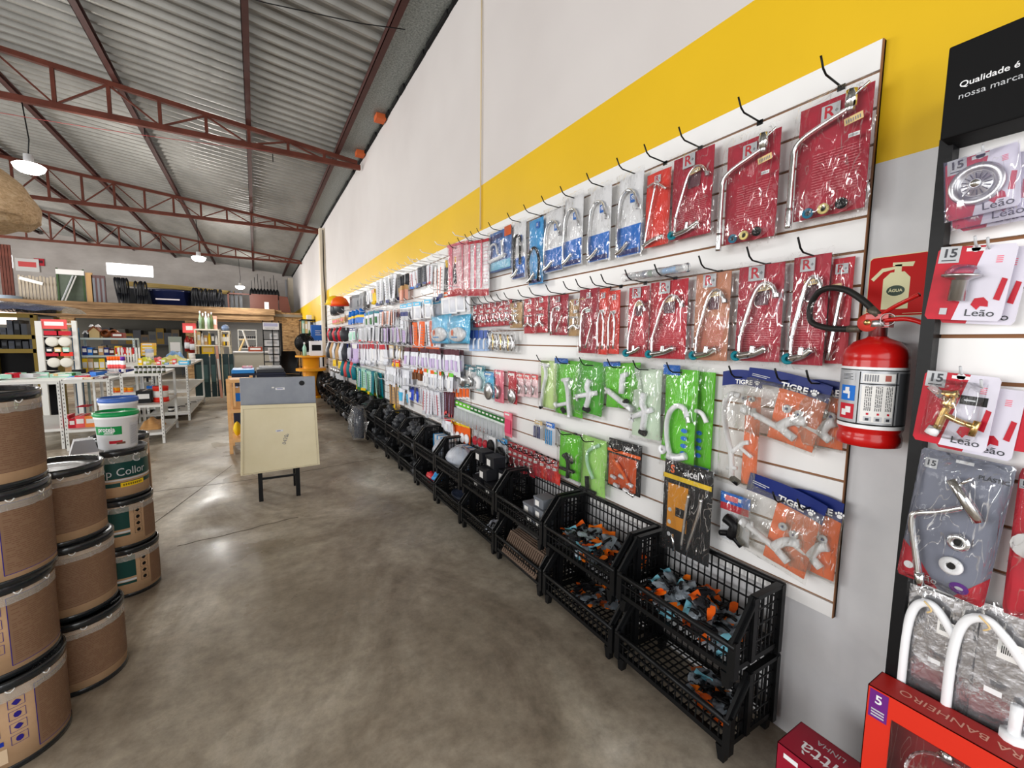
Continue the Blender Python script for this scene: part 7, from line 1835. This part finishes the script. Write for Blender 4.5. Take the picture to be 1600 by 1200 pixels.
tag(MB().box(-1.6, 1.6, -.2, .25, 0, zt_ + .05, DG).ob('crate_stack', None, (at(280, 448, Ym + 1.4).x, Ym + 1.15, ZM)), 'dark crates behind the tank under the straw bundle', 'crates')
BD = mat('brown_door', C(92, 52, 42), .5, vary=.1, vscale=2)
x0, x1, x2 = at(355, 460, Ym).x, at(392, 460, Ym).x, at(434, 460, Ym).x; zt_ = at(372, 458, Ym).z - ZM
tag(MB().box(0, .05, 0, .08, 0, zt_, BD).box(x1 - x0 - .05, x1 - x0, 0, .08, 0, zt_, BD).box(0, x1 - x0, 0, .08, zt_ - .05, zt_, BD).ob('door_frame', None, (x0, Ym, ZM)), 'empty brown door frame lying on its side on the mezzanine', 'door frame')
t = empty('brown_door', (x1, Ym - .05, ZM), 'brown door slab on its side on the mezzanine, with a white paper', 'door panel')
MB().box(0, x2 - x1, 0, .04, 0, zt_, BD).ob('door_slab', t); MB().box((x2 - x1) * .48, (x2 - x1) * .64, -.004, 0, .12, .48, PAPER).ob('white_paper', t)
tag(MB().slab([(0, 0), (.45, 0), (.32, zt_ - .05), (0, zt_ - .02)], 0, .04, BD).ob('brown_panel', None, (x2 + .03, Ym, ZM)), 'second brown panel leaning at the right end of the brown door', 'panel')
for i in range(9): tag(MB().tube([(0, 0, 1.35 + (i * 7 % 5) * .07), (.01, 0, 1.0)], .01, BLACK, 5).lathe([(.05, .62), (.09, .72), (.07, .95), (.02, 1.05)], BLACK, 8).box(-.02, .02, 0, .02, 0, .62, BLACK).ob('black_tool', None, (at(393 + i * 5, 450, Ym + .4).x, Ym + .4, ZM)), 'black implement in the row standing behind the brown door', 'tool', 'black implements behind the brown door')
for i in range(3): tag(MB().box(-.05, .05, 0, .06, 0, .9, DG).ob('leaning_bundle', None, (at(362 + i * 7, 460, Ym + .5).x, Ym + .5, ZM)), 'dark bundle seen through the empty brown door frame', 'bundle', 'dark bundles in the door frame')
bx('cup', 'white pot with a dark top near the right end of the mezzanine', 'pot', 443, 449, 480, 488, 20.6, .1, WHITE, ZM, kind='bottle', m2=BLACK, zt=ZM + .35)
# storeroom clutter behind the stone openings
shelf('dark storeroom rack seen through the left opening', at(158, 530, 21.6).x, at(283, 530, 21.6).x, 21.55, 22.2, 1.25, (1.25, .6), DG)
for i in range(10): bx('stored_box', 'dim box stacked in the storeroom under the mezzanine', 'box', 160 + i * 12, 172 + i * 12, 512 + (i * 7 % 12), 530, 21.6, .5, [DG, mat('shaded_tan', C(96, 80, 60), .7), mat('shaded_grey', C(84, 84, 80), .7), mat('shaded_ochre', C(120, 96, 36), .6)][i % 4], 1.25, 'storeroom boxes', DG)  # storeroom shade put into the darkened box colours
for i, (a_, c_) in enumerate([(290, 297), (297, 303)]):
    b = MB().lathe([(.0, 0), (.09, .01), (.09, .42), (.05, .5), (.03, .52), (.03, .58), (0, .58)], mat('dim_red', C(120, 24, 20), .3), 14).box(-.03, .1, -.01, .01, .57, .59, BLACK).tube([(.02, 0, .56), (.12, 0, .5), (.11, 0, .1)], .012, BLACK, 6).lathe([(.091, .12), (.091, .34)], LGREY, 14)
    tag(b.ob('fire_extinguisher', None, (at(a_ + 3, 540, YM - .12).x, YM - .115, [1.0, .95][i])), ['distant red fire extinguisher on the stone column, left', 'distant red fire extinguisher on the stone column, right'][i], 'fire extinguisher')
tag(MB().box(-.2, .2, 0, .02, 0, .35, COR).box(-.1, .1, -.004, 0, .1, .25, PAPER).ob('extinguisher_sign', None, (at(296, 516, YM - .05).x, YM - .06, at(296, 520, YM).z)), 'faded red sign on the stone column above the distant extinguishers', 'sign')
